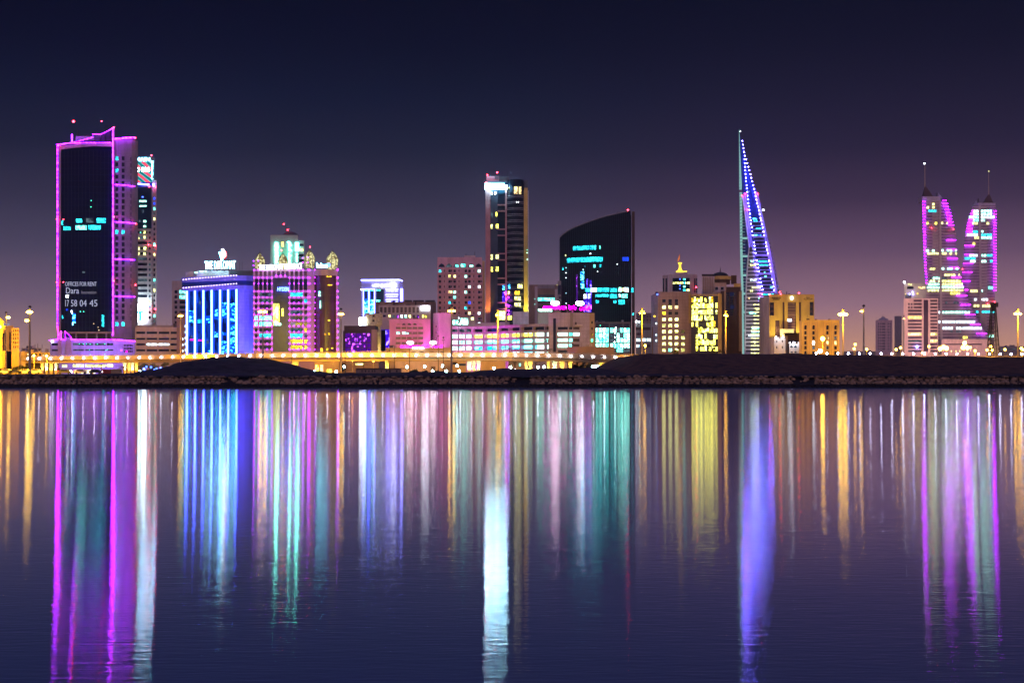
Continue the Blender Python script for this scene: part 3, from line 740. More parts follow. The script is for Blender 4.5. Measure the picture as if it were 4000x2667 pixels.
# curved bronze glass part and end pier
foot = [(X(1228, Y), Y + .5)] + [(X(1229 + 84 * i / 8, Y), Y + 1 - 3.5 * math.sin(math.pi * i / 8)) for i in range(9)] + [(X(1313, Y + 20), Y + 20), (X(1228, Y + 20), Y + 20)]
MB().prism(foot, G, Z(1077, Y)).build('curved_glass', M['gbrown'], root)
foot2 = [(X(1222, Y), Y + .4)] + [(X(1224 + 92 * i / 8, Y), Y - .6 - 3.5 * math.sin(math.pi * i / 8)) for i in range(9)] + [(X(1316, Y + 20), Y + 20), (X(1222, Y + 20), Y + 20)]
MB().prism(foot2, Z(1077, Y), Z(1054, Y)).build('cornice', M['cream'], root)
MB().box(X(1313, Y), X(1319, Y), Y - .5, Y + 20, G, Z(1044, Y)).build('end_pier', M['pink'], root)
for r in rows[:]: b.pbulb(1320.7, r, 1.9, pb, 'facade_bulb', .9); b.pbulb(1231.5, r, 1.2, pb, 'facade_bulb', 1.5)
for x0, x1, y0, y1 in ((1247, 1254, 1138, 1146), (1247, 1254, 1150, 1158), (1279, 1298, 1080, 1083), (1281, 1300, 1113, 1116), (1252, 1256, 1175, 1206), (1284, 1292, 1250, 1254), (1270, 1276, 1303, 1310), (1285, 1291, 1301, 1308), (1255, 1263, 1360, 1374), (1278, 1284, 1360, 1368), (1297, 1304, 1358, 1362)):
    MB().box(X(x0, Y), X(x1, Y), Y - 2.9, Y - 2.4, Z(y1, Y), Z(y0, Y)).build('lit_window', M['Wgold' if x0 > 1254 else 'Wmint'], root)
def lantern(px, yt, yb, w):
    x = X(px, Y + 6); r = w / 2 * (Y + 6) / F; zt, zb = Z(yt, Y + 6), Z(yb, Y + 6); h = zt - zb
    l = MB().lathe(x, Y + 6, [(r * .82, zb - 1.5), (r * .95, zb + .2 * h), (r, zb + .45 * h), (r * .62, zb + .72 * h), (.08, zt)], 8).build('roof_lantern', M['Elant'], root)
    bb_ = MB()
    for i in range(8):
        a = 2 * math.pi * i / 8
        pts = [(x + math.cos(a) * q * 1.02, Y + 6 + math.sin(a) * q * 1.02, z) for q, z in ((r * .82, zb - 1.5), (r, zb + .45 * h), (r * .62, zb + .72 * h), (.1, zt))]
        bb_.tube(pts, .13, 4)
    bb_.tube([(x, Y + 6, zt), (x, Y + 6, zt + 1.2)], .08, 4)
    bb_.build('lantern_rib', M['dgrey'], l)
for a in ((1015, 986, 1046, 40), (1105, 990, 1040, 38), (1209, 975, 1035, 42), (1298, 979, 1040, 46)): lantern(*a)
for p in ((992, 1020), (1010, 1019), (992, 1038), (1184, 1008), (1203, 1007), (1184, 1026), (1203, 1026)): b.pbulb(*p, 1.5, pb, 'facade_bulb', 1)
warn(root, (1211, 965), (1099, 978), Y=Y + 2, r=3)
text(root, 'THE DIPLOMAT RESIDENCE', 1014, 1181, 1036, 1057, Y, 'Esw', bold=.0, y1r=-7, dy=1.5)
text(root, 'Radisson', 1238, 1280, 1028, 1047, Y, 'Ecyan', bold=.0, dy=1.5)
dd = MB(); c_ = (X(1285, Y), Z(1036, Y)); N_ = 18
dd.poly([(c_[0] + 7 * Y / F * math.cos(2 * math.pi * i / N_), Y - 1.7, c_[1] + 7 * Y / F * math.sin(2 * math.pi * i / N_)) for i in range(N_)]).build('sign', M['Eblue'], root)
b.done()
point('residence_wash', (X(1100, Y), Y - 30, Z(1250, Y)), 9000, (.9, .3, .9), 2)

# tower with green signs
Y = 1000
b = Bld('office_tower', 'pale tower with vertical green glowing signs behind the purple dotted hotel', 1056, 1164, 918, Y, 22, 'cream',
        holes=[rect(1099, 1108, 946, 963, 'Wyel')])
MB().box(X(1164, Y), X(1187, Y), Y + 2, Y + 20, G, Z(938, Y)).build('side_wing', M['cream'], b.root)
for y, mt in ((952, 'gd'), (970, 'Wlime'), (992, 'gd'), (1012, 'gd')): MB().box(X(1167, Y), X(1184, Y), Y + 1.6, Y + 2.2, Z(y + 9, Y), Z(y, Y)).build('window', M[mt], b.root)
MB().lathe(X(1125, Y), Y + 10, [(6, Z(918, Y)), (5.6, Z(912, Y)), (4, Z(905, Y)), (2, Z(901, Y)), (0, Z(900, Y))], 12).build('dome', M['dgrey'], b.root)
MB().cyl(X(1109, Y), Y + 8, Z(918, Y), Z(876, Y), .12).build('antenna', M['black'], b.root)
warn(b.root, (1109, 876), (1124, 898), Y=Y + 6, r=3)
text(b.root, 'ALSALAM BANK', 1074, 1088, 947, 1030, Y, 'Egreenw', bold=.015, rot90=True, dy=.4)
text(b.root, '\ufee1\ufefc\ufeb4\ufedf\ufe8d \ufed1\ufeae\ufebc\ufee3', 1122, 1140, 945, 1030, Y, 'Egreenw', bold=.015, rot90=True, dy=.4)
b.panel(1154, 1167, 948, 981, 'Egreenw', 'sign', .5, .4)
for y in (993, 1004, 1012, 1020): b.pbulb(1160, y, 3.4, M['Egreenw'], 'sign_lamp', .4)
point('green_sign_glow', (X(1110, Y), Y - 5, Z(990, Y)), 7000, (.05, 1.0, .5), 1.5)
b.done()
# =============================================================== neon framed building
Y = 950
b = Bld('office_building', 'grey building outlined with white violet neon and an arabic roof sign', 1411, 1563, 1098, Y, 20, 'lilac',
        holes=[rect(1421, 1437, 1131, 1224, 'Wspark'), rect(1445, 1462, 1131, 1224, 'Wspark'), rect(1469, 1499, 1130, 1180, 'gteal')])
for x0, x1, y0, y1 in ((1421, 1437, 1131, 1168), (1445, 1462, 1131, 1180)): b.panel(x0, x1, y0, y1, 'gteal', 'glass_front', -.1, .3)
for x0, x1, y0, y1 in ((1423, 1436, 1132, 1136), (1446, 1461, 1132, 1136), (1470, 1485, 1131, 1136), (1470, 1485, 1171, 1178), (1446, 1461, 1171, 1178)): b.panel(x0, x1, y0, y1, 'Wteal', 'lit_window', .1, .2)
led(b.root, [(1411, 1094.5), (1561, 1093.5), (1572, 1098)], Y, 'Eviow', r=2.0, dy=.8, name='neon_tube')
led(b.root, [(1420, 1234), (1420, 1129.5), (1463, 1129.5), (1463, 1223)], Y, 'Eviow', r=1.1, dy=.6, name='neon_tube')
b.panel(1438.5, 1444.5, 1131, 1226, 'Ebluew', 'fin', .6, .5)
for y, r in ((1130, 1.1), (1138, .4), (1150.5, 1.1), (1158.5, .4), (1170.5, 1.1), (1178, .5)): led(b.root, [(1507, y), (1555, y)], Y, 'Eviow', r=r, dy=.6, name='neon_tube')
MB().box(X(1563, Y), X(1573, Y), Y + 2, Y + 18, G, Z(1104, Y)).build('side_wing', M['lilac'], b.root)
MB().box(X(1563, Y), X(1572.5, Y), Y + 1.2, Y + 1.9, Z(1175, Y), Z(1128, Y)).build('lit_stair', M['Eviow'], b.root)
b.pbulb(1412, 1131, 2.2, M['Ewhite'])
text(b.root, '\ufeb3\ufefc\ufea7 \ufea6\ufee4\ufed3\ufe8e\ufedf\ufe97', 1454, 1524, 1110, 1121, Y, 'Ewhite', bold=.0, dy=.5)
m = MB(); m.tube([(X(1530, Y), Y - .6, Z(1119, Y)), (X(1530, Y), Y - .6, Z(1112, Y)), (X(1538, Y), Y - .6, Z(1106, Y)), (X(1545, Y), Y - .6, Z(1112, Y)), (X(1545, Y), Y - .6, Z(1119, Y)), (X(1530, Y), Y - .6, Z(1119, Y))], .5)
m.build('emblem', M['Ewhite'], b.root)
for px in (1515, 1545): MB().cyl(X(px, Y), Y + 6, Z(1098, Y), Z(1080, Y), .15).build('antenna', M['black'], b.root)
b.done()
point('neon_glow', (X(1530, Y), Y - 3, Z(1105, Y)), 900, (.4, .4, 1.0), 1)

Y = 880
b = Bld('concrete_building', 'broad brown windowless block with dark roof plant behind the pink arched building', 1466, 1703, 1179, Y, 20, 'brown')
for x0, x1 in ((1532, 1543), (1578, 1608), (1612, 1655), (1660, 1698)): block(b.root, 'roof_plant', x0, x1, 1171, 1179, Y, 6, 'dgrey', 3)
for px in (1539, 1624): MB().cyl(X(px, Y), Y - .3, Z(1193, Y), Z(1179, Y), .4).build('downpipe', M['black'], b.root)
b.done()
Y = 820
hh = grid(rng(1484.5, 15.85, 10), 9.5, [1199.5], 22, 'gmauve')
lw = ['Wlime', 'Wdim', 'Wviolet', 'Wwhite', 'Wmint', 'Wlime', 'gd', 'Wviolet']
hh += grid(rng(1517, 15.85, 8), 8.5, [1230], 11, lambda i, j: lw[i]) + grid([1649, 1660], 7, [1231], 9, 'Wyel') + [rect(1496, 1507, 1230, 1240, 'gd')]
b = Bld('office_building', 'cream block with tall slot windows and a glowing white roof corner sign', 1479, 1682, 1192, Y, 18, 'cream', holes=hh)
b.panel(1646, 1675, 1196, 1212, 'Ewhite', 'sign', 1.0, .8); b.panel(1648, 1672, 1215, 1220, 'lilac', 'sign', .6, .3)
b.done()
Y = 790
b = Bld('marble_building', 'gold lit marble block with two small square windows and a narrow tall leg', 1428, 1494, 1225, Y, 14, 'marble',
        holes=[rect(1455, 1463, 1230, 1238, 'gd'), rect(1455, 1463, 1249, 1256, 'gd')], base=1271)
MB().box(X(1467, Y), X(1486, Y), Y + 1, Y + 12, G - .3, Z(1271, Y)).build('leg_wall', M['marble'], b.root)
b.panel(1403, 1430, 1240, 1270, 'Ewhite', 'billboard', .8, .7); b.done()
b.panel(1403, 1408, 1238, 1376, 'cream', 'side_wall', -1, 4)
area('marble_uplight', (X(1475, Y), Y - 5, G + 8), (X(1475, Y), Y, Z(1280, Y)), 3, 9000, (1, .78, .2))
b = Bld('white_building', 'pale cream cube beside the marble block above the blue glass', 1493, 1530, 1238, 785, 12, 'cream').done()
Y = 740
hh = grid([1349, 1371, 1393, 1415, 1434], [19, 19, 19, 16, 14], [1302, 1320, 1340, 1359], 16, 'Wviolet')
b = Bld('office_building', 'low dark office with scattered violet lights behind glass', 1340, 1451, 1292, Y, 20, 'dgrey', holes=hh)
m = MB(); m.prism([(X(1344, Y), Y + .5), (X(1465, Y), Y + .5), (X(1465, Y), Y + 18), (X(1344, Y), Y + 18)], Z(1292, Y), Z(1272, Y)); m.build('roof_storey', M['dgrey'], b.root)
MB().box(X(1451, Y), X(1475, Y), Y + .3, Y + 18, G, Z(1287, Y)).build('side_wing', M['grey'], b.root)
for px in (1348, 1358, 1372, 1378, 1395, 1403, 1426): block(b.root, 'vent', px, px + 4, 1292.5, 1296, Y, .6, 'black', -.3)
MB().tube([(X(1465, Y), Y, Z(1283, Y)), (X(1480, Y), Y - 1, Z(1287, Y))], .2).build('bracket', M['black'], b.root)
b.done()
Y = 770
b = Bld('office_building', 'narrow dark blue glass facade with violet light spots beside the pink arches', 1487, 1523, 1270, Y, 14, 'cream',
        holes=[rect(1489, 1521, 1287, 1372, 'Wvblue')]); b.panel(1489, 1506, 1288, 1372, 'gnavy', 'glass_front', 0, .2); b.done()
# pink arched block
Y = 730
xs = [1546, 1567.8, 1589.3, 1611.3, 1633.3]
hh = []
for j, y in enumerate((1276.5, 1296, 1315.8, 1335.5)):
    for i, x in enumerate(xs):
        hh.append(rect(x, x + 19, y, y + 9, 'gmauve'))
b = Bld('office_building', 'pink block with a row of round arches above four bands of windows', 1521, 1681, 1250, Y, 22, 'pink', holes=hh, parapet=.5)
b.panel(1549, 1561, 1296, 1304.5, 'Wmint', 'lit_window', -.3, .15); b.panel(1571.5, 1586, 1296, 1304.5, 'Wmint', 'lit_window', -.3, .15); b.panel(1589.5, 1595, 1299, 1304.5, 'Wmint', 'lit_window', -.3, .15)
for i, x in enumerate(xs):
    for y in (1286.5, 1306, 1325.5, 1345.5): b.panel(x, x + 19, y, y + 4, 'pink', 'sill', .35, .6)
    b.panel(x - 2.4, x - .4, 1252, 1349, 'pink', 'rib', .3, .5)
    cx, cz = X(x + 9.5, Y), Z(1270, Y); r = 8.6 * Y / F
    pts = [(cx + r * math.cos(math.pi * k / 10), Y - .12, cz + r * math.sin(math.pi * k / 10)) for k in range(11)]
    m = MB().poly(pts[::-1]); m.tube([(a, Y - .2, c) for a, _, c in pts], .22, 5, 1)
    m.build('arch', [M['gd'] if 0 < i < 4 else M['beige'], M['pink']], b.root)
b.panel(1653, 1655, 1252, 1349, 'pink', 'rib', .3, .5)
b.done()
# neon signs of the low hotel wing, standing on its roof
Y = 640
b = Bld('hotel_wing', 'low tan hotel wing with small arches and a pink neon roof sign, left one', 1507, 1765, 1358, Y, 16, 'tan')
for px in (1578, 1615, 1648, 1686, 1727):
    r = 12 * Y / F; cx = X(px, Y); cz = Z(1379, Y)
    MB().poly([(cx - r * 1.0 * math.cos(math.pi * k / 8) , Y - .1, cz + r * .55 * math.sin(math.pi * k / 8)) for k in range(9)]).build('arch', M['dark'], b.root)
text(b.root, 'CROWNE PLAZA', 1563, 1640, 1349, 1358, Y, 'Emag', bold=.0, dy=-1)
text(b.root, '\ufe8d\ufeaf\ufefc\ufe91  \ufee5\ufeed\ufe8d\ufeae\ufedb', 1650, 1730, 1346, 1360, Y, 'Emag', bold=.0, dy=-1)
def oval(root, px, py, rx, ry, Y, mat='Ewhite', name='sign'):
    c = (X(px, Y), Z(py, Y)); P_ = [(c[0] + rx * Y / F * math.cos(2 * math.pi * i / 20), c[1] + ry * Y / F * math.sin(2 * math.pi * i / 20)) for i in range(20)]
    q = MB().poly([(a, Y - .3, d) for a, d in P_]).poly([(a, Y + .2, d) for a, d in P_[::-1]])
    for i in range(20): j = (i + 1) % 20; q.quad((P_[i][0], Y - .3, P_[i][1]), (P_[i][0], Y + .2, P_[i][1]), (P_[j][0], Y + .2, P_[j][1]), (P_[j][0], Y - .3, P_[j][1]))
    return q.build(name, M[mat], root)
M['Eoval'] = emit('pinkish_white_sign', (1.0, .82, .95), 18)
oval(b.root, 1602.5, 1338.5, 13, 6.5, Y, 'Eoval'); oval(b.root, 1691.5, 1338, 13.5, 6.8, Y, 'Eoval')
for px in (1602, 1692): MB().cyl(X(px, Y), Y + .6, Z(1358, Y), Z(1338, Y), .15).build('sign_post', M['black'], b.root)
text(b.root, 'HOTEL', 1612, 1658, 1356, 1361, Y, 'Ewhite', bold=.0, dy=1)
b.done()
Y = 655
b = Bld('hotel_wing', 'cream ground floor hotel wall with a small doorway seen under the bridge', 1545, 1735, 1404, Y - 50, 12, 'cream',
        holes=[rect(1683, 1701, 1431, 1455, 'gmauve')]); b.done()
b = Bld('low_building', 'low tan entrance block with stepped canopy right of the hotel doorway under the bridge', 1760, 1822, 1404, 600, 12, 'tan', holes=[rect(1768, 1784, 1414, 1424, 'gd'), rect(1790, 1820, 1420, 1428, 'gd')]).done()
b = Bld('ramp_wall', 'smooth orange lit ramp wall under the bridge right of the white piers', 1878, 1975, 1402, 585, 8, 'tan', cat='wall').done()
b = Bld('low_building', 'small yellow lit kiosk building behind the mound under the bridge', 1228, 1325, 1402, 600, 14, 'tan', holes=[rect(1232, 1245, 1425, 1452, 'Wyel'), rect(1250, 1262, 1425, 1452, 'Wwarm'), rect(1275, 1296, 1442, 1454, 'Wyel')]).done()
b = Bld('low_building', 'long low shop building with lit windows under the bridge left of the dark cabin', 1325, 1480, 1412, 620, 14, 'brown', holes=[rect(1388, 1420, 1419, 1426, 'Wlime'), rect(1335, 1350, 1420, 1450, 'gd')]).done()
b = Bld('low_building', 'low building with dark openings and palms before it under the right end of the bridge', 2150, 2330, 1404, 640, 14, 'cream', holes=grid(rng(2190, 24, 6), 12, [1412], 12, 'gd') + [rect(2258, 2266, 1412, 1428, 'Wmint')]).done()
b = Bld('low_building', 'low green and grey shop front under the bridge beside the pink lit signs', 1985, 2050, 1408, 640, 10, 'grey', holes=[rect(2028, 2034, 1420, 1428, 'Wteal')]).done()

# magenta lit block
Y = 740
b = Bld('stair_block', 'tall blank beige block whose left face glows pink', 1715, 1761, 1222, Y, 20, 'cream')
A_ = (X(1692, Y + 4), Y + 4); B_ = (X(1715, Y), Y)
MB().prism([A_, (B_[0] - .02, B_[1]), (B_[0] - .02, B_[1] + 18), (A_[0], A_[1] + 14)], G, Z(1222, Y)).build('flank_wall', M['white'], b.root)
for y in (1275, 1298, 1321): oval(b.root, 1704, y, 2, 4, Y - .6, 'gmauve', 'emblem')
b.done()
spot('magenta_wash', (X(1690, Y) - 2, Y - 16, G + 4), (X(1704, Y), Y + 2, Z(1270, Y)), 110000, (1.0, .12, .9), 60)

# arched apartment hotel
Y = 850
hh = []
bays = [1712.5, 1741.5, 1770, 1799, 1828, 1857]
for j in range(15):
    y = 1053 + 20.6 * j
    for i, x in enumerate(bays):
        r = random.random()
        dk = 'gd'
        L = (j, i)
        on = {(0, 0): 'Wcyan', (0, 5): 'Wmint', (1, 2): 'Wlime', (1, 3): 'Wmint', (1, 1): 'Wlime', (3, 4): 'Wwhite', (3, 5): 'Wwhite', (4, 1): 'Wwarm', (4, 2): 'Wmint', (4, 3): 'Wmint', (5, 2): 'Wteal', (6, 1): 'Wcyan', (7, 3): 'Wcyan', (8, 4): 'Wlime', (6, 4): 'Wblue', (8, 5): 'Wwhite', (10, 1): 'Wmint', (10, 3): 'Wmint', (11, 4): 'Wlime', (10, 5): 'Wwhite', (12, 2): 'Wmint'}.get(L)
        dx = 10 if i % 2 else 1
        hh.append(rect(x + dx + (6 if i in (3,) else 0), x + dx + 9.5 + (6 if i in (3,) else 0), y, y + 10.5, on or 'gd'))
        hh.append(rect(x + (20.5 if i % 2 else 21), x + 24.5, y, y + 9, 'Wlime' if on == 'Wwarm' else 'gd'))
b = Bld('apartment_hotel', 'pink apartment hotel with pointed arches over rows of balconies', 1708.5, 1883, 1010, Y, 24, 'pink', holes=hh, rec=1.2, parapet=.8)
for x in bays:
    cx = X(x + 12.5, Y); w = 12.6 * Y / F; z0, z1 = Z(1043.5, Y), Z(1029, Y); h = z1 - z0
    pts = [(cx + w * u, Y - .15, z0 + h * v) for u, v in ((-1, 0), (-.88, .35), (-.55, .72), (0, 1), (.55, .72), (.88, .35), (1, 0))]
    MB().poly(pts).build('arch', M['gd' if x in (1712.5, 1857) else 'Wdim'], b.root)
b.panel(1801, 1818, 1031, 1043, 'Wteal', 'lit_window', .25, .1); b.panel(1835, 1848, 1036, 1043, 'Wmint', 'lit_window', .25, .1); b.panel(1780, 1790, 1034, 1043, 'Wteal', 'lit_window', .25, .1)
for j in range(15):
    y = 1063 + 20.6 * j
    for x in bays:
        b.panel(x - .5, x + 26.5, y + 1.2, y + 4.2, 'pink', 'balcony', .9, 1.0)
for x in [1709.5] + [q + 27 for q in bays]: b.panel(x - .8, x + 1.2, 1045, 1370, 'pink', 'rib', .5, .6)
block(b.root, 'penthouse', 1812, 1856, 995, 1010, Y, 8, 'cream', 6); block(b.root, 'side_wing', 1883.4, 1893, 1018, 1380, Y, 20, 'tan', 2)
MB().cyl(X(1818, Y), Y + 10, Z(995, Y), Z(986, Y), .15).cyl(X(1853, Y), Y + 10, Z(995, Y), Z(978, Y), .12).build('antenna', M['black'], b.root)
b.done()

# =============================================================== tall central tower
Y = 1100
root = thing('office_tower', 'tall tower with a rose pier, curved dark glass and a blazing white roof sign', 'tower', (X(1980, Y), Y + 20, G))
b = Bld('x', '', 1916, 1980, 712, Y, 24, 'gblack', root=root, wname='curtain_wall')
MB().box(X(1896.6, Y), X(1916, Y), Y - 1.5, Y + 20, G, Z(727, Y)).build('rose_pier', M['rose'], root)
MB().box(X(1973.5, Y), X(1980, Y), Y - 1.2, Y, G, Z(727, Y)).build('rose_fin', M['rose'], root)
MB().box(X(1917, Y), X(1944, Y), Y - .5, Y - .01, G, Z(745, Y)).build('glass_strip', M['gret'], root)
for y in (801, 825, 896, 920, 991, 1015.7, 1087, 1111, 1182.5, 1207): MB().box(X(1943.5, Y), X(1973.4, Y), Y - 1.1, Y - .02, Z(y + 2.6, Y), Z(y - 2.6, Y)).build('crossbar', M['rose'], root)
n = 12
cv = [(X(1980 + 65 * i / n, Y), Y - 5.5 * math.sin(math.pi * i / n * .9)) for i in range(n + 1)]
MB().prism(cv + [(X(2045, Y), Y + 22), (X(1980, Y), Y + 22)], G, Z(704, Y)).build('curved_glass', M['gblack'], root)
for k in range(20):
    y = 767 + 23.8 * k
    for dy in (0, 6):
        MB().prism([(a, c - .35) for a, c in cv] + [(a, c + .2) for a, c in cv[::-1]], Z(y + dy + 1.1, Y), Z(y + dy - .9, Y)).build('floor_ledge', M['grey'], root)
MB().box(X(2045.1, Y), X(2048, Y), Y + 1, Y + 20, G, Z(712, Y)).build('slot', M['dgrey'], root)
MB().box(X(2048.1, Y), X(2062, Y), Y - 1, Y + 22, G, Z(706, Y)).build('end_fin', M['dgrey'], root)
MB().box(X(2048, Y), X(2061, Y), Y - 1.25, Y - 1.02, Z(1300, Y), Z(735, Y)).build('gold_strip', M['yellow'], root)
MB().box(X(2062.05, Y), X(2064, Y), Y - 1.4, Y - .4, Z(1372, Y), Z(745, Y)).build('edge_strip', M['frame'], root)
MB().box(X(2046.2, Y), X(2047.9, Y), Y - 1.4, Y - .4, Z(1300, Y), Z(745, Y)).build('edge_strip', M['yellow'], root)
MB().box(X(1900, Y), X(1949, Y), Y + 3, Y + 18, Z(714, Y), Z(686, Y)).build('penthouse', M['pink'], root)
MB().box(X(1932, Y), X(1948, Y), Y + 2.6, Y + 3, Z(698, Y), Z(687, Y)).build('louvre', M['dgrey'], root)
MB().box(X(1952, Y), X(1989, Y), Y + 3, Y + 14, Z(706, Y), Z(689, Y)).build('roof_room', M['dgrey'], root)
MB().box(X(1897, Y), X(1980, Y), Y + .2, Y + 20, Z(745, Y), Z(708, Y)).build('crown', M['dgrey'], root)
MB().box(X(1895, Y), X(1970, Y), Y - 2.6, Y - 1.6, Z(723, Y), Z(718, Y)).build('sign', M['Ecyan'], root)
m_ = emit('blazing_sign', (.42, .80, 1.0), 62); M['Eblaze'] = m_
MB().box(X(1894, Y), X(1981, Y), Y - 2.6, Y - 1.6, Z(740, Y), Z(726, Y)).build('sign', m_, root)
for px in (1903, 1918, 1934, 1947, 1962): MB().box(X(px, Y), X(px + 6, Y), Y - 2.7, Y - 1.7, Z(726.2, Y), Z(723.5, Y)).build('sign', m_, root)
warn(root, (1942, 674), (1904, 684), (1898, 714), (1976, 1149), Y=Y - 2, r=3.6)
MB().cyl(X(1942, Y), Y + 6, Z(688, Y), Z(674, Y), .2).cyl(X(1983, Y), Y + 8, Z(690, Y), Z(660, Y), .12).build('antenna', M['black'], root)
for x0, x1, y0, y1, mt in ((1917, 1924, 746, 762, 'Wwhite'), (1932, 1937, 750, 760, 'Ewhite'), (1948, 1972, 745, 758, 'gteal'), (1937, 1942, 829, 846, 'Wyel'), (1917, 1924, 877, 895, 'Wlime'), (1937, 1947, 876, 892, 'Wyel'), (1917, 1925, 995, 1014, 'Wlime'), (1937, 1948, 995, 1011, 'Wlime'),
                     (1918, 1925, 1043, 1061, 'Wyel'), (1937, 1947, 1042, 1059, 'Wyel'), (1963, 1971, 1115, 1132, 'Wspark'), (1962, 1973, 1140, 1182, 'Wvblue'), (1950, 1973, 1215, 1250, 'Wlime'), (1917, 1925, 832, 850, 'Wdim')):
    MB().box(X(x0, Y), X(x1, Y), Y - .9, Y - .55, Z(y1, Y), Z(y0, Y)).build('lit_window', M[mt], root)
def cvw(x0, x1, y0, y1, mt):
    k = ((x0 + x1) / 2 - 1980) / 65; yy = Y - 5.5 * math.sin(math.pi * k * .9)
    MB().box(X(x0, Y), X(x1, Y), yy - .3, yy + .3, Z(y1, Y), Z(y0, Y)).build('lit_window', M[mt], root)
for r in ((1983, 1997, 733, 761, 'Wdim'), (1984, 1996, 733, 742, 'Wlime'), (2008, 2021, 733, 761, 'Wwarm'), (2023, 2036, 733, 761, 'Wwarm'), (2009, 2020, 734, 744, 'Wlime'), (1985, 1997, 1112, 1130, 'Wspark'), (2012, 2040, 1112, 1128, 'Wlime'), (1984, 1996, 1138, 1150, 'Wlime'), (2010, 2030, 1138, 1152, 'Wgold'), (2010, 2034, 1160, 1174, 'Wlime'), (2010, 2034, 1184, 1198, 'Wlime'), (1984, 2010, 1234, 1250, 'Wyel'), (2017, 2019, 791, 794, 'Ewhite'), (2024, 2026, 791, 794, 'Ewhite')): cvw(*r)
for p in ((1987, 1195), (1987, 1214), (1987, 1228), (1978, 1170), (1979, 1192), (1986, 1163), (1975, 1143)): bulb(root, 'facade_bulb', (X(p[0], Y), Y - 4.2, Z(p[1], Y)), .5, M['Epur'])
for p in ((2059, 977), (2059, 988), (2060, 1014)): bulb(root, 'facade_bulb', (X(p[0], Y), Y - 1.6, Z(p[1], Y)), .35, M['Wmint'])
b.done()
for px, w, c, a in ((1906, 330000, (1, .42, .04), 30), (1977, 250000, (1, .5, .08), 30)):
    spot('tower_orange_uplight', (X(px, Y), Y - 10, Z(1275, Y)), (X(px, Y), Y + .2, Z(1160, Y)), w, c, a, 1.0)
spot('tower_gold_uplight', (X(2054, Y), Y - 9, Z(1290, Y)), (X(2054, Y), Y, Z(1120, Y)), 600000, (1, .85, .15), 34, .5)
point('roof_sign_glow', (X(1930, Y), Y - 6, Z(733, Y)), 50000, (.3, .75, 1.0), 2)
spot('rose_wash', (X(1880, Y), Y - 60, Z(1200, Y)), (X(1905, Y), Y, Z(900, Y)), 70000, (1, .3, .3), 50)

# behind right of central tower
Y = 1000
b = Bld('office_building', 'brown and grey block with teal lit ribbon windows right of the central tower', 2066, 2178, 1112, Y, 18, 'brown',
        holes=[rect(2102, 2168, 1151, 1161, 'gmauve'), rect(2102, 2167, 1163, 1175, 'Wteal'), rect(2102, 2168, 1179, 1188, 'gmauve'), rect(2102, 2168, 1193, 1202, 'gmauve'), rect(2102, 2157, 1206, 1217, 'Wmint')])
b.panel(2088.7, 2099.5, 1119, 1300, 'cream', 'pier', .8, 1.2); b.panel(2167, 2177.5, 1130, 1260, 'cream', 'pier', .8, 1.2)
b.panel(2100, 2167, 1112.5, 1127, 'grey', 'parapet', .3, .5)
for p in ((2089, 1168), (2089, 1188), (2165, 1170)): b.pbulb(*p, 3, M['Emint'], 'wall_lamp', 1)
b.done()
b = Bld('slim_tower', 'slim grey tower with dark glass squeezed against the left side of the black tower', 2177.5, 2192, 1097, 980, 14, 'grey',
        holes=[rect(2179, 2191, 1113, 1150, 'gd'), rect(2184, 2190, 1158, 1167, 'gd'), rect(2184, 2190, 1176, 1185, 'gd'), rect(2184, 2190, 1195, 1204, 'gd')], cat='tower')
b.pbulb(2176, 1113, 2, M['Wlime'], 'wall_lamp'); b.done()

# =============================================================== black sail tower
Y = 1000
root = thing('office_tower', 'black glass tower with a curved sloping roofline and bands of cyan offices', 'tower', (X(2350, Y), Y + 22, G))
prof = [(2190, 920), (2200, 911), (2220, 898), (2245, 887), (2270, 878), (2300, 868), (2330, 858), (2365, 847), (2400, 839), (2432, 831), (2463, 825)]
def syf(px):
    t = max(0, min(1, (px - 2190) / 273)); return Y + 14 - 20 * math.sin(math.pi * .5 * min(1, t * 1.7)) + 5 * t
def top_at(px):
    for (a, ya), (c, yc) in zip(prof, prof[1:]):
        if px <= c: return ya + (yc - ya) * (px - a) / (c - a)
    return prof[-1][1]
m, fins = MB(), []
N = 34
for i in range(N):
    a, c = 2190 + 273 * i / N, 2190 + 273 * (i + 1) / N
    A_ = (X(a, Y), syf(a)); B_ = (X(c, Y), syf(c))
    zt0, zt1 = Z(top_at(a), Y), Z(top_at(c), Y)
    m.quad((*A_, G), (*B_, G), (*B_, zt1), (*A_, zt0)); m.quad((*A_, zt0), (*B_, zt1), (B_[0], Y + 34, zt1), (A_[0], Y + 34, zt0))
    if i: fins.append((A_, zt0))
m.quad((X(2190, Y), Y + 34, G), (X(2190, Y), syf(2190), G), (X(2190, Y), syf(2190), Z(920, Y)), (X(2190, Y), Y + 34, Z(920, Y)))
m.quad((X(2463, Y), syf(2463), G), (X(2463, Y), Y + 34, G), (X(2463, Y), Y + 34, Z(825, Y)), (X(2463, Y), syf(2463), Z(825, Y)))
m.build('curtain_wall', M['gblack'], root)
for (A_, zt) in fins: MB().box(A_[0] - .09, A_[0] + .09, A_[1] - .45, A_[1] + .1, G, zt).build('fin', M['finb'], root)
MB().tube([(X(p, Y), syf(p) - .3, Z(q - 1, Y)) for p, q in prof], .45, 5).build('roof_rim', M['grey'], root)
MB().box(X(2463.2, Y), X(2468, Y), Y + 4, Y + 30, G, Z(838, Y)).build('slot', M['black'], root)
MB().box(X(2468, Y), X(2479, Y), Y - 1, Y + 30, G, Z(827, Y)).build('end_pier', M['dbrown'], root)
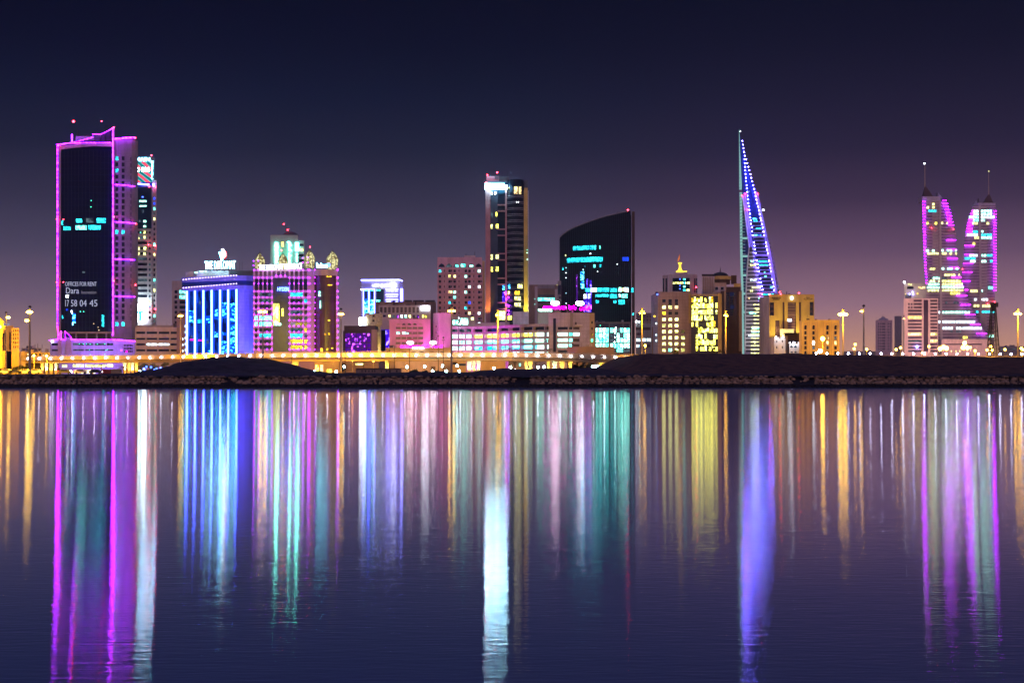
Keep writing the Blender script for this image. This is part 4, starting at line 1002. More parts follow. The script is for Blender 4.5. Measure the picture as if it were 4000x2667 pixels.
block(root, 'roof_room', 2298, 2312, 857, 868, Y, 6, 'dgrey', 8); MB().tube([(X(2398, Y), Y + 4, Z(839, Y)), (X(2415, Y), Y + 4, Z(827, Y)), (X(2422, Y), Y + 4, Z(831, Y))], .3).build('roof_rail', M['black'], root)
warn(root, (2453, 821), Y=Y, r=4)
def sw(x0, x1, y0, y1, mt):
    for a in range(int((x1 - x0) / 8) + 1):
        p0 = x0 + 8 * a; p1 = min(x1, p0 + 8)
        if p1 - p0 < 1: continue
        ya, yb = syf(p0) - .16, syf(p1) - .16
        m.v = []; q = MB(); q.prism([(X(p0, Y), ya), (X(p1, Y), yb), (X(p1, Y), yb + .3), (X(p0, Y), ya + .3)], Z(y1, Y), Z(y0, Y))
        q.build('lit_office_or_glint', M[mt], root)
for r in ((2240, 2328, 960, 976, 'Wcyan'), (2340, 2344, 962, 974, 'Wteal'), (2303, 2308, 989, 994, 'Wwhite'), (2217, 2353, 1005, 1023, 'Wcyan'), (2210, 2214, 990, 996, 'Wlime'), (2317, 2324, 1035, 1046, 'Wteal'), (2340, 2347, 1034, 1045, 'Wcyan'), (2284, 2287, 1038, 1043, 'Wcyan'), (2198, 2203, 1039, 1050, 'Wcyan'),
          (2430, 2454, 1005, 1020, 'Wblue'), (2268, 2281, 1060, 1094, 'Wspark'), (2269, 2281, 1099, 1126, 'Wspark'), (2285, 2306, 1126, 1140, 'Wcyan'), (2307, 2330, 1125, 1141, 'Wwhite'), (2330, 2378, 1125, 1141, 'Wcyan'), (2383, 2409, 1126, 1141, 'Wcyan'), (2415, 2426, 1123, 1141, 'Wmint'), (2428, 2437, 1125, 1138, 'Wlime'), (2438, 2455, 1123, 1141, 'Wwhite'),
          (2280, 2305, 1149, 1166, 'Wwhite'), (2325, 2328, 1150, 1162, 'Wcyan'), (2330, 2377, 1150, 1160, 'Wcyan'), (2381, 2409, 1149, 1165, 'Wcyan'), (2416, 2424, 1149, 1161, 'Wwhite'), (2428, 2450, 1149, 1164, 'Wteal'), (2325, 2338, 1173, 1185, 'Wcyan'), (2396, 2407, 1174, 1185, 'Wcyan'), (2416, 2440, 1171, 1189, 'Wcyan'),
          (2290, 2296, 1090, 1215, 'Wvblue'), (2303, 2311, 1095, 1220, 'Wvblue'), (2280, 2302, 1170, 1218, 'Wvblue'), (2252, 2257, 1070, 1210, 'Wviolet')): sw(*r)  # violet strips are reflections in the glass, drawn as glowing panes
MB().box(X(2465, Y), X(2473, Y), Y - 1.3, Y - 1.05, Z(1142, Y), Z(1125, Y)).box(X(2469, Y), X(2475, Y), Y - 1.3, Y - 1.05, Z(1231, Y), Z(1223, Y)).build('lit_window', M['Wcyan'], root)
for p in ((2213, 1042), (2213, 1062), (2213, 1082), (2213, 1142), (2213, 1182), (2213, 1198), (2333, 1062), (2410, 1033), (2278, 1053)): bulb(root, 'office_lamp_or_glint', (X(p[0], Y), syf(p[0]) - .6, Z(p[1], Y)), .38, M['Wwhite'])
# glazed foot
hh = []
for j, y in enumerate((1281, 1301, 1320, 1341, 1358)):
    for i, x in enumerate((2327, 2340, 2353, 2366, 2383, 2396, 2409, 2422, 2436, 2448)):
        hh.append(rect(x + .6, x + 11.5, y, y + 17, ('Wmint' if random.random() < .6 else 'Wteal') if not (j in (1, 2) and i in (4, 5)) and random.random() < .86 and not (j > 3 and random.random() < .3) else 'Wdim'))
hh += [rect(2328, 2378, 1264, 1279, 'gmauve'), rect(2383, 2432, 1264, 1279, 'gmauve'), rect(2436, 2457, 1264, 1279, 'gmauve')]
b = Bld('x', '', 2323, 2462, 1257, Y - 14, 12, 'brown', holes=hh, root=root, wname='podium_wall', rec=.8)
for p in ((2362, 1282), (2405, 1280), (2361, 1302), (2402, 1300), (2361, 1319), (2432, 1328), (2403, 1318), (2401, 1336), (2432, 1354)): b.pbulb(*p, 2, M['Eglobe'], 'ceiling_lamp', -.3)
b.pbulb(2345, 1271, 1.6, M['Egreen'], 'ceiling_lamp', -.2); b.done()

# =============================================================== curved car park
root = thing('parking_garage', 'wide curved parking garage with glowing mint decks, pink lit on its left half', 'building', (X(1950, 705), 712, G))
segs = [((1762, 728), (1846, 726), [(1763, 1787), (1791, 1814), (1818.5, 1840.5)], 0),
        ((1846, 726), (1886, 724), [(1849, 1884.5)], 0), ((1886, 724), (1942, 716), [(1891, 1940)], 1),
        ((1942, 716), (1987, 706), [(1943.5, 1985.5)], 2), ((1987, 706), (2032, 698), [(1988, 2029)], 3), ((2032, 698), (2081, 692), [(2034, 2079)], 4), ((2081, 692), (2146, 688), [(2082.5, 2125), (2130, 2143)], 5)]
decks = [['Wdim', 'Dmint', 'Dmint', 'Dmint'], ['gd', 'Dyel', 'Dteal', 'Dcyan'], ['gd', 'Dyel', 'Dteal', 'Dcyan'], ['gd', 'Dyel', 'Dteal', 'Dcyan'], ['gd', 'Dyel', 'Dmint', 'Dcyan'], ['gd', 'Dmint', 'Dmint', 'Dmint']]
zt = lambda Yv: Z(1275, 728)
ZD = [(Z(1297.5, 728), Z(1285, 728)), (Z(1321, 728), Z(1306.5, 728)), (Z(1344, 728), Z(1330, 728)), (Z(1367.5, 728), Z(1353, 728)), (Z(1392, 728), Z(1377, 728))]
wall = MB()
for (pa, Ya), (pb_, Yb), ops, k in segs:
    A_ = Vector((X(pa, Ya), Ya)); B_ = Vector((X(pb_, Yb), Yb)); d = (B_ - A_).normalized()
    def uu(px): kk = (px - 2000) / F; return (kk * A_.y - A_.x) / (d.x - kk * d.y)
    hs = []
    for o0, o1 in ops:
        for j, (a, c) in enumerate(ZD):
            hs.append((max(uu(o0), .02), min(uu(o1), (B_ - A_).length - .02), a, c))
            mt = decks[k if not (k == 0 and pa == 1846) else 1][min(j, 3)]
            if pa < 1846 and o0 > 1815 and j in (1,): mt = 'Dmint'
            cc = A_ + d * (hs[-1][0] + hs[-1][1]) / 2 + Vector((-d.y, d.x)) * 2.6
            cuboid(root, 'deck_opening', (cc.x, cc.y, (a + c) / 2), hs[-1][1] - hs[-1][0] + 1.2, .2, c - a + .2, M[mt], math.atan2(d.y, d.x))
            if j and random.random() < .5:   # ceiling lamps and columns inside the deck
                for t in (.3, .7):
                    q = A_ + d * (hs[-1][0] * (1 - t) + hs[-1][1] * t) + Vector((-d.y, d.x)) * 1.2
                    cuboid(root, 'deck_lamp', (q.x, q.y, c - .15), 1.6, .3, .15, M['Dmint'], math.atan2(d.y, d.x))
                q = A_ + d * (hs[-1][0] * .5 + hs[-1][1] * .5) + Vector((-d.y, d.x)) * 1.5
                cuboid(root, 'column', (q.x, q.y, (a + c) / 2), .45, .45, c - a, M['grey'])
    wall_grid(wall, A_, B_, G - .3, zt(Ya), hs, 2.4)
    q = Vector((-d.y, d.x)) * 20
    wall.quad((*A_, zt(Ya)), (*B_, zt(Yb)), (B_.x, B_.y + 20, zt(Yb)), (A_.x, A_.y + 20, zt(Ya)))
wall.quad((X(1762, 728), 728, G), (X(1762, 728), 728, zt(1)), (X(1762, 728), 748, zt(1)), (X(1762, 728), 748, G))
wall.build('wall', M['lilac'], root)
Y = 745
MB().box(X(2004, Y), X(2062, Y), Y, Y + 16, Z(1290, Y), Z(1217, Y)).build('stair_tower', M['lilac'], root)
MB().prism([(X(1856, Y), Y - 3), (X(1990, Y), Y - 20), (X(1990, Y), Y + 4), (X(1856, Y), Y + 4)], Z(1290, Y), Z(1262, Y)).build('roof_room', M['lilac'], root)
MB().box(X(2098, Y), X(2146, Y), Y - 18, Y - 6, Z(1270, Y), Z(1222, Y)).build('stair_tower', M['grey'], root)
for p in ((1801, 1271),): bulb(root, 'roof_lamp', (X(p[0], Y), Y - 20, Z(p[1], Y)), .3, M['Eglobe'])
for px, w in ((1790, 170000), (1860, 170000), (1915, 80000)):
    spot('garage_magenta_wash', (X(px, 680), 680, G + 5), (X(px, 722), 722, Z(1320, 722)), w, (1.0, .03, .80), 95)
spot('garage_purple_wash', (X(2030, 700), 715, Z(1276, 700)), (X(2020, Y), Y, Z(1250, Y)), 9000, (.6, .0, 1.0), 80)
spot('garage_purple_wash', (X(1925, 700), 705, Z(1278, 700)), (X(1925, Y), Y - 10, Z(1268, Y)), 5000, (.7, .0, .9), 100)
b = Bld('lit_lobby', 'bright mint lit lobby storey at the foot of the pink apartment hotel', 1758, 1856, 1237, 790, 12, 'cream',
        holes=[rect(1768, 1790, 1250, 1268, 'Wmint'), rect(1798, 1828, 1243, 1268, 'Wmint'), rect(1762, 1766, 1243, 1250, 'Wwhite'), rect(1790, 1796, 1236 + 3, 1245, 'Wwhite'), rect(1840, 1850, 1237 + 2, 1250, 'Wlime')]).done()
# garage service towers
Y = 684
hh = [rect(2161, 2172, 1243, 1376, 'gd')]
for y0, y1, mt in ((1277, 1287, 'gd'), (1299, 1311, 'Dmint'), (1322, 1334, 'Dmint'), (1344, 1357, 'Dmint'), (1368, 1378, 'gd')):
    hh += [rect(2179, 2218, y0, y1, mt), rect(2223, 2236, y0, y1, 'Wteal' if mt != 'gd' else 'gd'), rect(2239, 2264, y0, y1, mt if y0 == 1299 else 'gmauve')]
b = Bld('service_tower', 'pale lilac blank service block with a dark slot and mint lit decks', 2143, 2303, 1221, Y, 14, 'lilac', holes=hh, rec=1.6)
b.panel(2227, 2238, 1222, 1276, 'grey', 'panel', .3, .5); b.panel(2246, 2275, 1269, 1272, 'frame', 'ledge', 1, 1.2); b.panel(2246, 2252, 1258, 1269, 'dgrey', 'roof_unit', .8, .8)
MB().box(X(2303.2, Y), X(2323, Y), Y + 1, Y + 13, G, Z(1222, Y)).build('side_wing', M['tan'], b.root)
for y in (1254, 1278, 1301, 1324): MB().box(X(2310, Y), X(2316, Y), Y + .7, Y + 1.1, Z(y + 10, Y), Z(y, Y)).build('window', M['gd' if y != 1324 else 'Egreen'], b.root)
b.done()
spot('service_purple_wash', (X(2150, Y) - 2, Y - 6, Z(1262, Y)), (X(2152, Y), Y, Z(1240, Y)), 1500, (.7, .1, .9), 80)
# neon sign on the roof of the service tower
Y = 690
sg = b
for px in (2168, 2264): MB().cyl(X(px, Y), Y + .8, Z(1221, Y), Z(1184, Y), .15).build('sign_post', M['black'], sg.root)
MB().tube([(X(2120, Y), Y + .8, Z(1211, Y)), (X(2312, Y), Y + .8, Z(1211, Y))], .12).build('sign_rail', M['black'], sg.root)
text(sg.root, 'CROWNE PLAZA', 2121, 2213, 1195, 1208, Y, 'Emag', bold=.0)
text(sg.root, '\ufe8d\ufeaf\ufefc\ufe91  \ufee5\ufeed\ufe8d\ufeae\ufedb', 2221, 2310, 1192, 1212, Y, 'Emag', bold=.0)
oval(sg.root, 2168, 1184, 17, 9, Y, 'Eoval'); oval(sg.root, 2265, 1184.5, 16.5, 9, Y, 'Eoval')
b = Bld('low_building', 'long low brown wall building in front of the service tower, partly purple', 2216, 2400, 1354, 640, 12, 'brown').done()
spot('low_wall_purple', (X(2234, 640), 632, Z(1385, 640)), (X(2234, 640), 640, Z(1362, 640)), 3500, (.7, .05, 1.0), 45)

# =============================================================== right of the black tower
b = Bld('office_building', 'hazy grey block with a row of blue white windows right of the black tower', 2484, 2545, 1262, 760, 14, 'grey',
        holes=[rect(2484, 2504, 1278, 1289, 'gmauve'), rect(2508, 2541, 1278, 1289, 'gmauve'), rect(2486, 2510, 1300, 1309, 'gmauve')] + [rect(a, a + 15, 1322, 1333, 'Wwhite') for a in (2486, 2509, 2527)] + [rect(2486, 2498, 1346, 1356, 'Wwhite'), rect(2508, 2540, 1346, 1356, 'gmauve')])
b.pbulb(2486, 1256, 4, M['Ewhite'], 'roof_lamp'); b.pbulb(2497, 1257, 2, M['Eglobe'], 'roof_lamp'); b.done()
b = Bld('apartment_building', 'faint hazy mauve block far behind between the black tower and the stone office', 2485, 2560, 1222, 1500, 20, 'brown', holes=grid(rng(2490, 12, 6), 6, [1232, 1246, 1260], 8, 'gmauve')).done()
b = Bld('tower_wall', 'dark brown narrow wall at the left edge of the stone office', 2546, 2559, 1276, 700, 10, 'brown').done()
Y = 690
hh = []
for i, x in enumerate((2587, 2611.5, 2636)):
    hh.append(rect(x, x + 12.8, 1169, 1181, 'gd'))
    if i: hh.append(rect(x, x + 12.8, 1181.5, 1193, 'gd'))
    for j in range(8):
        y = 1193.5 + 23.9 * j
        mt = 'Wlime' if not (j == 1 and i) else 'gd'
        if j == 0 and i == 2: mt = 'Wwarm'
        if j == 1 and i == 0: mt = 'Wgold'
        if j == 7 and i == 1: mt = 'Wmint'
        hh.append(rect(x, x + 13.5, y, y + 12, mt))
for j in range(5): hh.append(rect(2661, 2674.5, 1289 + 23.9 * (j - 0), 1301 + 23.9 * j, 'gd' if j == 0 else 'Wlime'))
b = Bld('office_building', 'stone clad office with columns of small yellow windows', 2570, 2700, 1146, Y, 22, 'stone', holes=hh, parapet=.7)
MB().prism([(X(2559, Y), Y + 4), (X(2570, Y) - .02, Y), (X(2570, Y) - .02, Y + 20), (X(2559, Y), Y + 20)], G, Z(1146, Y)).build('corner_wall', M['lilac'], b.root)
for x0, x1 in ((2562, 2595), (2600, 2640), (2628, 2700)): block(b.root, 'roof_rail', x0, x1, 1139, 1146, Y, .3, 'black', 2 + (x0 % 3))
b.panel(2690, 2700, 1148, 1262, 'yellow', 'pier', .4, .4); b.panel(2702, 2711, 1275, 1371, 'yellow', 'pier', .4, .4)
for y in (1260, 1305, 1327): MB().box(X(2562, Y), X(2568, Y), Y + 1.2, Y + 2, Z(y + 6, Y), Z(y, Y)).build('window', M['Wwhite'], b.root)
b.pbulb(2567, 1150, 3, M['Eblue'], 'roof_lamp'); b.pbulb(2555, 1236, 4, M['Egold'], 'wall_lamp', 2)
b.done()
Y = 686
hh = []
for j in range(9):
    y = 1159 + 23.8 * j
    for i in range(12):
        x = 2701.5 + 8.5 * i
        if x < 2713 and j >= 5: continue
        r = random.random()
        p = .75 if j not in (4,) else .5
        if j == 0: p = .9 if i < 5 else .25
        mt = ('Wyel' if random.random() < .6 else 'Wlime') if r < p else ('Wgold' if r < p + .1 else 'gret')
        hh.append(rect(x, x + 7.9, y + (0 if random.random() < .5 else 5), y + 21, mt))
b = Bld('office_building', 'glass office lit bright yellow on every floor beside the stone office', 2700, 2803, 1148, Y, 22, 'dgrey', holes=hh, rec=.25)
b.panel(2700, 2804, 1148.5, 1156, 'tan', 'cornice', .5, .8)
MB().box(X(2803.2, Y), X(2818, Y), Y - 1, Y + 20, G, Z(1148, Y)).build('end_pier', M['yellow'], b.root)
b.done()
Y = 900
b = Bld('octagonal_building', 'pale octagonal building crowned by a golden tower ornament and a flag', 2624, 2698, 1071, Y, 20, 'cream',
        holes=[rect(2627, 2694, 1086, 1138, 'gnavy')])
for x0, x1 in ((2612, 2623.5), (2698.5, 2708)): MB().box(X(x0, Y), X(x1, Y), Y + .6, Y + 18, G, Z(1070, Y)).build('corner_tower', M['cream'], b.root)
for x0, x1, y_ in ((2590, 2611.5, 1073), (2708.5, 2726, 1071)): MB().box(X(x0, Y), X(x1, Y), Y + 3, Y + 17, G, Z(y_, Y)).build('side_wing', M['cream'], b.root)
for x0, x1 in ((2591, 2596), (2602, 2607), (2714, 2718.5), (2721, 2726)): MB().box(X(x0, Y), X(x1, Y), Y + 2.7, Y + 3.1, Z(1143, Y), Z(1086, Y)).build('window', M['gd'], b.root)
for x in rng(2628, 9, 6): b.panel(x, x + 7.5, 1101, 1109, 'Wlime', 'lit_window', -.2, .2)
for r in ((2669, 2678, 1088, 1094, 'Wteal'), (2669, 2678, 1101, 1109, 'Wcyan'), (2669, 2678, 1116, 1122, 'Wteal'), (2669, 2678, 1130, 1136, 'Wcyan'), (2680, 2693, 1129, 1137, 'Wlime'), (2685, 2694, 1101, 1109, 'Wlime'), (2655, 2658, 1088, 1092, 'Eblue'), (2655, 2658, 1114, 1117, 'Eblue'), (2655, 2658, 1126, 1130, 'Eblue')): b.panel(*r, name='lit_window', out=-.15, th=.3)
x = X(2662, Y); s_ = Y / F
lt = MB().lathe(x, Y + 8, [(16 * s_, Z(1062, Y)), (12 * s_, Z(1056, Y)), (6 * s_, Z(1048, Y)), (4 * s_, Z(1040, Y)), (4 * s_, Z(1028, Y)), (7.5 * s_, Z(1025, Y)), (7.5 * s_, Z(1022, Y)), (0, Z(1022, Y))], 12).build('golden_ornament', M['Egold'], b.root)
for dx in (-15, -8, 0, 8, 14, 19, 24): bulb(b.root, 'ornament_lamp', (x + dx * s_, Y + 6, Z(1058, Y)), 2.4 * s_, M['Egold'])
block(b.root, 'roof_plinth', 2640, 2688, 1062, 1071, Y, 8, 'cream', 4)
MB().cyl(x, Y + 8, Z(1022, Y), Z(986, Y), .15).build('flagpole', M['mast'], b.root)
MB().poly([(x, Y + 8, Z(987, Y)), (x - 2 * s_, Y + 8.2, Z(991, Y)), (x - 6 * s_, Y + 8.4, Z(1003, Y)), (x - 11 * s_, Y + 8.1, Z(1019, Y)), (x - 5 * s_, Y + 7.8, Z(1015, Y)), (x, Y + 8, Z(1005, Y))]).build('flag', emit('flag_glow', (1.0, .25, .06), .8), b.root)  # the flag's lit look is put in as emission
warn(b.root, (2719, 1122), Y=Y, r=3.4)
b.done()
Y = 720
b = Bld('domed_building', 'brown building with a dark dome and spire between the yellow offices and the sail tower', 2815, 2898, 1136, Y, 24, 'dbrown',
        holes=grid([2837, 2852, 2867], 12, rng(1142, 9.2, 14), 7, lambda i, j: 'gmauve' if i == 2 else 'gd') )
MB().box(X(2745, Y), X(2793, Y), Y + 2, Y + 22, G, Z(1078, Y)).build('ribbed_block', M['lilac'], b.root)
for i in range(6): block(b.root, 'rib', 2749 + 7.2 * i, 2750.5 + 7.2 * i, 1080, 1146, Y, .5, 'brown', 1.3)
block(b.root, 'middle_block', 2792, 2838, 1104, 1150, Y, 18, 'beige', .8)
MB().box(X(2793, Y), X(2833, Y), Y + .5, Y + .85, Z(1140, Y), Z(1118, Y)).build('loggia', M['lilac'], b.root)
for x0 in (2794, 2816): MB().box(X(x0, Y), X(x0 + 11, Y), Y + .2, Y + .55, Z(1132, Y), Z(1121, Y)).build('window', M['gd'], b.root)
MB().cyl(X(2832, Y), Y + 12, Z(1104, Y), Z(1087, Y), 4.4, 4.4, 20).build('drum', M['dbrown'], b.root)
MB().cyl(X(2830, Y), Y + 12, Z(1087, Y), Z(1074, Y), 5.2, 5.2, 24).build('cornice', M['yellow'], b.root)
MB().lathe(X(2827, Y), Y + 12, [(4.3, Z(1074, Y)), (4.0, Z(1068, Y)), (3.1, Z(1062, Y)), (1.7, Z(1058, Y)), (.2, Z(1056, Y))], 20).build('dome', M['black'], b.root)
MB().cyl(X(2827, Y), Y + 12, Z(1057, Y), Z(1034, Y), .3, .05).build('spire', M['black'], b.root)
block(b.root, 'roof_rail', 2745, 2790, 1069, 1078, Y, .3, 'black', 3); block(b.root, 'roof_rail', 2870, 2892, 1069, 1104, Y, .3, 'dbrown', 12)
block(b.root, 'cornice', 2870, 2897, 1106, 1119, Y, 14, 'yellow', 3); MB().box(X(2840, Y), X(2897, Y), Y + 3, Y + 14, Z(1137, Y), Z(1119, Y)).build('upper_storey', M['dbrown'], b.root)
b.panel(2828, 2835.5, 1137, 1372, 'tan', 'pier', .5, .6); b.panel(2886, 2897, 1138, 1372, 'tan', 'pier', .5, .6); b.panel(2838, 2874, 1231, 1365, 'dbrown', 'blank_panel', .3, .5)
for y0 in (1141, 1190): b.panel(2851, 2868, y0, y0 + 16, 'gblue', 'tinted_window', .15, .2)
MB().box(X(2790, Y), X(2828, Y), Y + .9, Y + 20, G, Z(1146, Y)).build('lower_block', M['dgrey'], b.root)
for i, y in enumerate(rng(1150, 15.5, 14)): MB().box(X(2817, Y), X(2827, Y), Y + .5, Y + .95, Z(y + 10, Y), Z(y, Y)).build('window', M['gd' if i != 3 else 'Wteal'], b.root)
b.done()
def interp(tab, y):
    """tab: (py, value) rows sorted by py"""
    if y <= tab[0][0]: return tab[0][1]
    for (a, va), (c, vc) in zip(tab, tab[1:]):
        if y <= c: return va + (vc - va) * (y - a) / (c - a)
    return tab[-1][1]
def loft(root, name, mat, Lt, Rt, ys, Y, depth, bulge=0.0, dy=0.0, smooth=False):
    """solid between two outlines, with a gently bowed front and real depth"""
    b = MB(); prev = None
    for y in ys:
        l, r = X(interp(Lt, y), Y), X(interp(Rt, y), Y); z = Z(y, Y); w = r - l; sk = (l + r) / 2 / Y * depth
        y0 = Y + dy
        ring = [(l, y0, z), (l + w * .25, y0 - bulge * .75, z), (l + w * .5, y0 - bulge, z), (l + w * .75, y0 - bulge * .75, z), (r, y0, z), (r + sk, y0 + depth, z), (l + sk, y0 + depth, z)]
        if prev:
            for i in range(7):
                j = (i + 1) % 7; b.quad(ring[i], ring[j], prev[j], prev[i])
        else: b.poly(ring)
        prev = ring
    b.poly(prev[::-1])
    return b.build(name, M[mat], root, smooth=smooth)
# =============================================================== sail shaped tower
Y = 1420
root = thing('sail_tower', 'white sail shaped twin skyscraper lined with rows of blue floodlights', 'tower', (X(2955, Y), Y + 20, G))
LE = [(505, 2886), (720, 2886.5), (790, 2889), (960, 2890), (1080, 2893), (1140, 2897), (1385, 2899)]
MAST = [(768, 2900), (850, 2911), (970, 2926), (1000, 2922), (1080, 2916), (1200, 2911), (1385, 2909)]
C1 = [(553, 2897), (654, 2908), (768, 2918), (850, 2928), (920, 2938), (1000, 2950), (1075, 2964), (1148, 2979), (1215, 2993), (1385, 2996)]
C2 = [(553, 2897), (600, 2909), (654, 2921), (740, 2943), (808, 2959), (890, 2977), (990, 2997), (1075, 3011), (1154, 3025)]
RE = [(505, 2887), (540, 2893), (600, 2910), (700, 2934), (745, 2956), (768, 2963), (860, 2983), (960, 3004), (1000, 3011), (1073, 3024), (1153, 3035)]
ys = lambda a, c, n=24: [a + (c - a) * i / n for i in range(n + 1)]
# spine of glass on the left edge, its mint white light put in as emission
loft(root, 'glass_edge', 'Emint', LE, [(505, 2887.3), (560, 2889), (650, 2893.5), (720, 2897), (740, 2897)], ys(507, 738), Y, 8, .6, -1)
loft(root, 'glass_edge', 'Emint', [(q, v) for q, v in LE], [(745, 2898), (800, 2899), (960, 2899.5), (1080, 2902), (1140, 2904), (1385, 2906)], ys(752, 1385), Y, 8, .6, -1)
for i in range(34):      # the lattice on the edge strip
    y = 560 + 12.5 * i
    if y < 1000:
        l = interp(LE, y); MB().tube([(X(l, Y), Y - 1.8, Z(y, Y)), (X(l + 4 + (y > 760) * 5, Y), Y - 2.0, Z(y - 3, Y))], .25, 4).build('edge_brace', M['dgrey'], root)
loft(root, 'dark_glass', 'gd', [(768, 2898), (960, 2899), (1080, 2901), (1140, 2904), (1385, 2906)], MAST, ys(772, 1385), Y, 12, 0, .8)
for i in range(42):
    y = 845 + 12.2 * i
    if y < 1380: MB().box(X(interp(LE, y) + 9, Y), X(interp(MAST, y), Y), Y + .3, Y + .7, Z(y + 1, Y), Z(y - .6, Y)).build('floor_line', M['Emint' if i % 2 else 'frame'], root)
for y in (931, 1001, 1075, 1147, 1219, 1291, 1362): MB().box(X(interp(LE, y) + 1, Y), X(interp(MAST, y), Y), Y - 1.4, Y + .2, Z(y + 4, Y), Z(y - 4, Y)).build('bridge_band', M['Emint' if y > 1140 or y < 1100 else 'frame'], root)
MB().tube([(X(interp(MAST, y), Y), Y - 1.2, Z(y, Y)) for y in ys(768, 1385, 40)], .75, 6).build('mast_frame', M['frame'], root)
# main sail
loft(root, 'sail_glass', 'gblue', [(505, 2886.8), (600, 2892), (720, 2899), (768, 2903), (1385, 2910)], RE, ys(509, 1153, 40), Y, 16, 1.5, .6)
loft(root, 'left_flange', 'sailframe', [(752, 2905), (768, 2900), (850, 2911), (970, 2926), (975, 2926)], [(752, 2907), (768, 2914), (850, 2925), (975, 2943)], ys(752, 978, 14), Y, 4, 0, -.9)
loft(root, 'right_flange', 'sailframe', C2, RE, ys(748, 1153, 30), Y, 5, 0, -1.6)
loft(root, 'floor_stack', 'gd', [(y, v + 2) for y, v in C1], [(y, v - 2) for y, v in C2], ys(858, 1153, 24), Y, 5, 0, -1.3)
for i in range(22):
    y = 868 + 14.4 * i
    if y > 1150: break
    th = 4 if any(abs(y - q) < 7 for q in (931, 1003, 1075, 1147)) else 1.3
    MB().box(X(interp(C1, y) + (0 if th > 2 else 3), Y), X(interp(C2, y) - (0 if th > 2 else 3), Y), Y - 2.4, Y - 1.3, Z(y + th, Y), Z(y - th, Y)).build('floor_band', M['sailframe'], root)
for y, x0, x1, mt in ((822 + 34, 2938, 2955, 'Wspark'), (865, 2943, 2957, 'Wcyan'), (894, 2950, 2972, 'Wcyan'), (920, 2945, 2972, 'Wspark'), (1021, 2962, 2996, 'Wcyan'), (1036, 2966, 2998, 'Wcyan'), (1065, 2983, 2988, 'Wteal'), (1080, 2985, 2992, 'Wteal'), (1122, 3007, 3016, 'Wteal'), (1150, 2975, 3020, 'Wcyan')):
    MB().box(X(x0, Y), X(x1, Y), Y - 2.0, Y - 1.5, Z(y + 2.6, Y), Z(y - 2.6, Y)).build('lit_window', M[mt], root)
# lower tower body with its white bands
loft(root, 'tower_body', 'dgrey', MAST, C1, ys(966, 1385, 34), Y, 20, 3, -.6)
for i in range(29):
    y = 973 + 14.5 * i
    if y > 1380: break
    a, c = interp(MAST, y) + 1, interp(C1, y) - 1
    if i == 0: a = 2930
    hw = 3.9
    pts = [(X(a + (c - a) * k / 8, Y), Y - .9 - 3.2 * math.sin(math.pi * k / 8)) for k in range(9)]
    MB().prism(pts + [(X(c, Y), Y + 1), (X(a, Y), Y + 1)], Z(y + hw, Y), Z(y - hw, Y)).build('floor_band', M['frame'], root)
    if i >= 15: MB().prism([(p[0], p[1] - .15) for p in pts[2 if i > 20 else 3:-2]] + [(p[0], p[1] + .1) for p in pts[2 if i > 20 else 3:-2][::-1]], Z(y + 1.5, Y), Z(y - 1.5, Y)).build('light_line', M['Wlime'], root)
for y, x0, x1, mt in ((1021, 2930, 2942, 'Wmint'), (1036, 2928, 2950, 'Wlime'), (1094, 2928, 2953, 'Wwhite'), (1123, 2935, 2968, 'Wlime'), (1137, 2928, 2938, 'Wlime'), (1137, 2946, 2956, 'Wdim'), (1166, 2920, 2926, 'Wwarm'), (1166, 2961, 2965, 'Wmint'), (1209, 2950, 2985, 'Wlime'), (1223, 2924, 2951, 'Wmint'), (1282, 2935, 2992, 'Wmint'), (1296, 2934, 2992, 'Wmint'), (1311, 2922, 2992, 'Wwhite'), (1325, 2976, 2984, 'Wmint'), (1340, 2944, 2948, 'Wlime')):
    MB().box(X(x0, Y), X(x1, Y), Y - 3.9, Y - 3.5, Z(y + 2.8, Y), Z(y - 2.8, Y)).build('lit_window', M[mt], root)
MB().tube([(X(2993, Y), Y - 2, Z(1158, Y)), (X(2995, Y), Y - 2, Z(1212, Y)), (X(2997, Y), Y - 2, G)], 1.1, 6).build('edge_pole', M['frame'], root)
MB().tube([(X(3001, Y), Y - 1, Z(1160, Y)), (X(3002, Y), Y - 1, G)], .9, 6).build('edge_pole', M['frame'], root)
# second sail behind
R2 = [(935, 3004), (1012, 3023.5), (1116, 3041), (1150, 3046), (1385, 3060)]
loft(root, 'rear_sail', 'lilac', [(935, 2990), (1385, 2990)], R2, ys(938, 1385, 20), Y + 30, 16, 1)
for i in range(15):
    y = 948 + 15 * i * 1.02
    MB().box(X(interp(RE, y) + 6, Y + 30), X(interp(R2, y) - 2.5, Y + 30), Y + 28.6, Y + 29.2, Z(y + 6, Y + 30), Z(y, Y + 30)).build('rear_window', M['gd' if i != 11 else 'Wblue'], root)
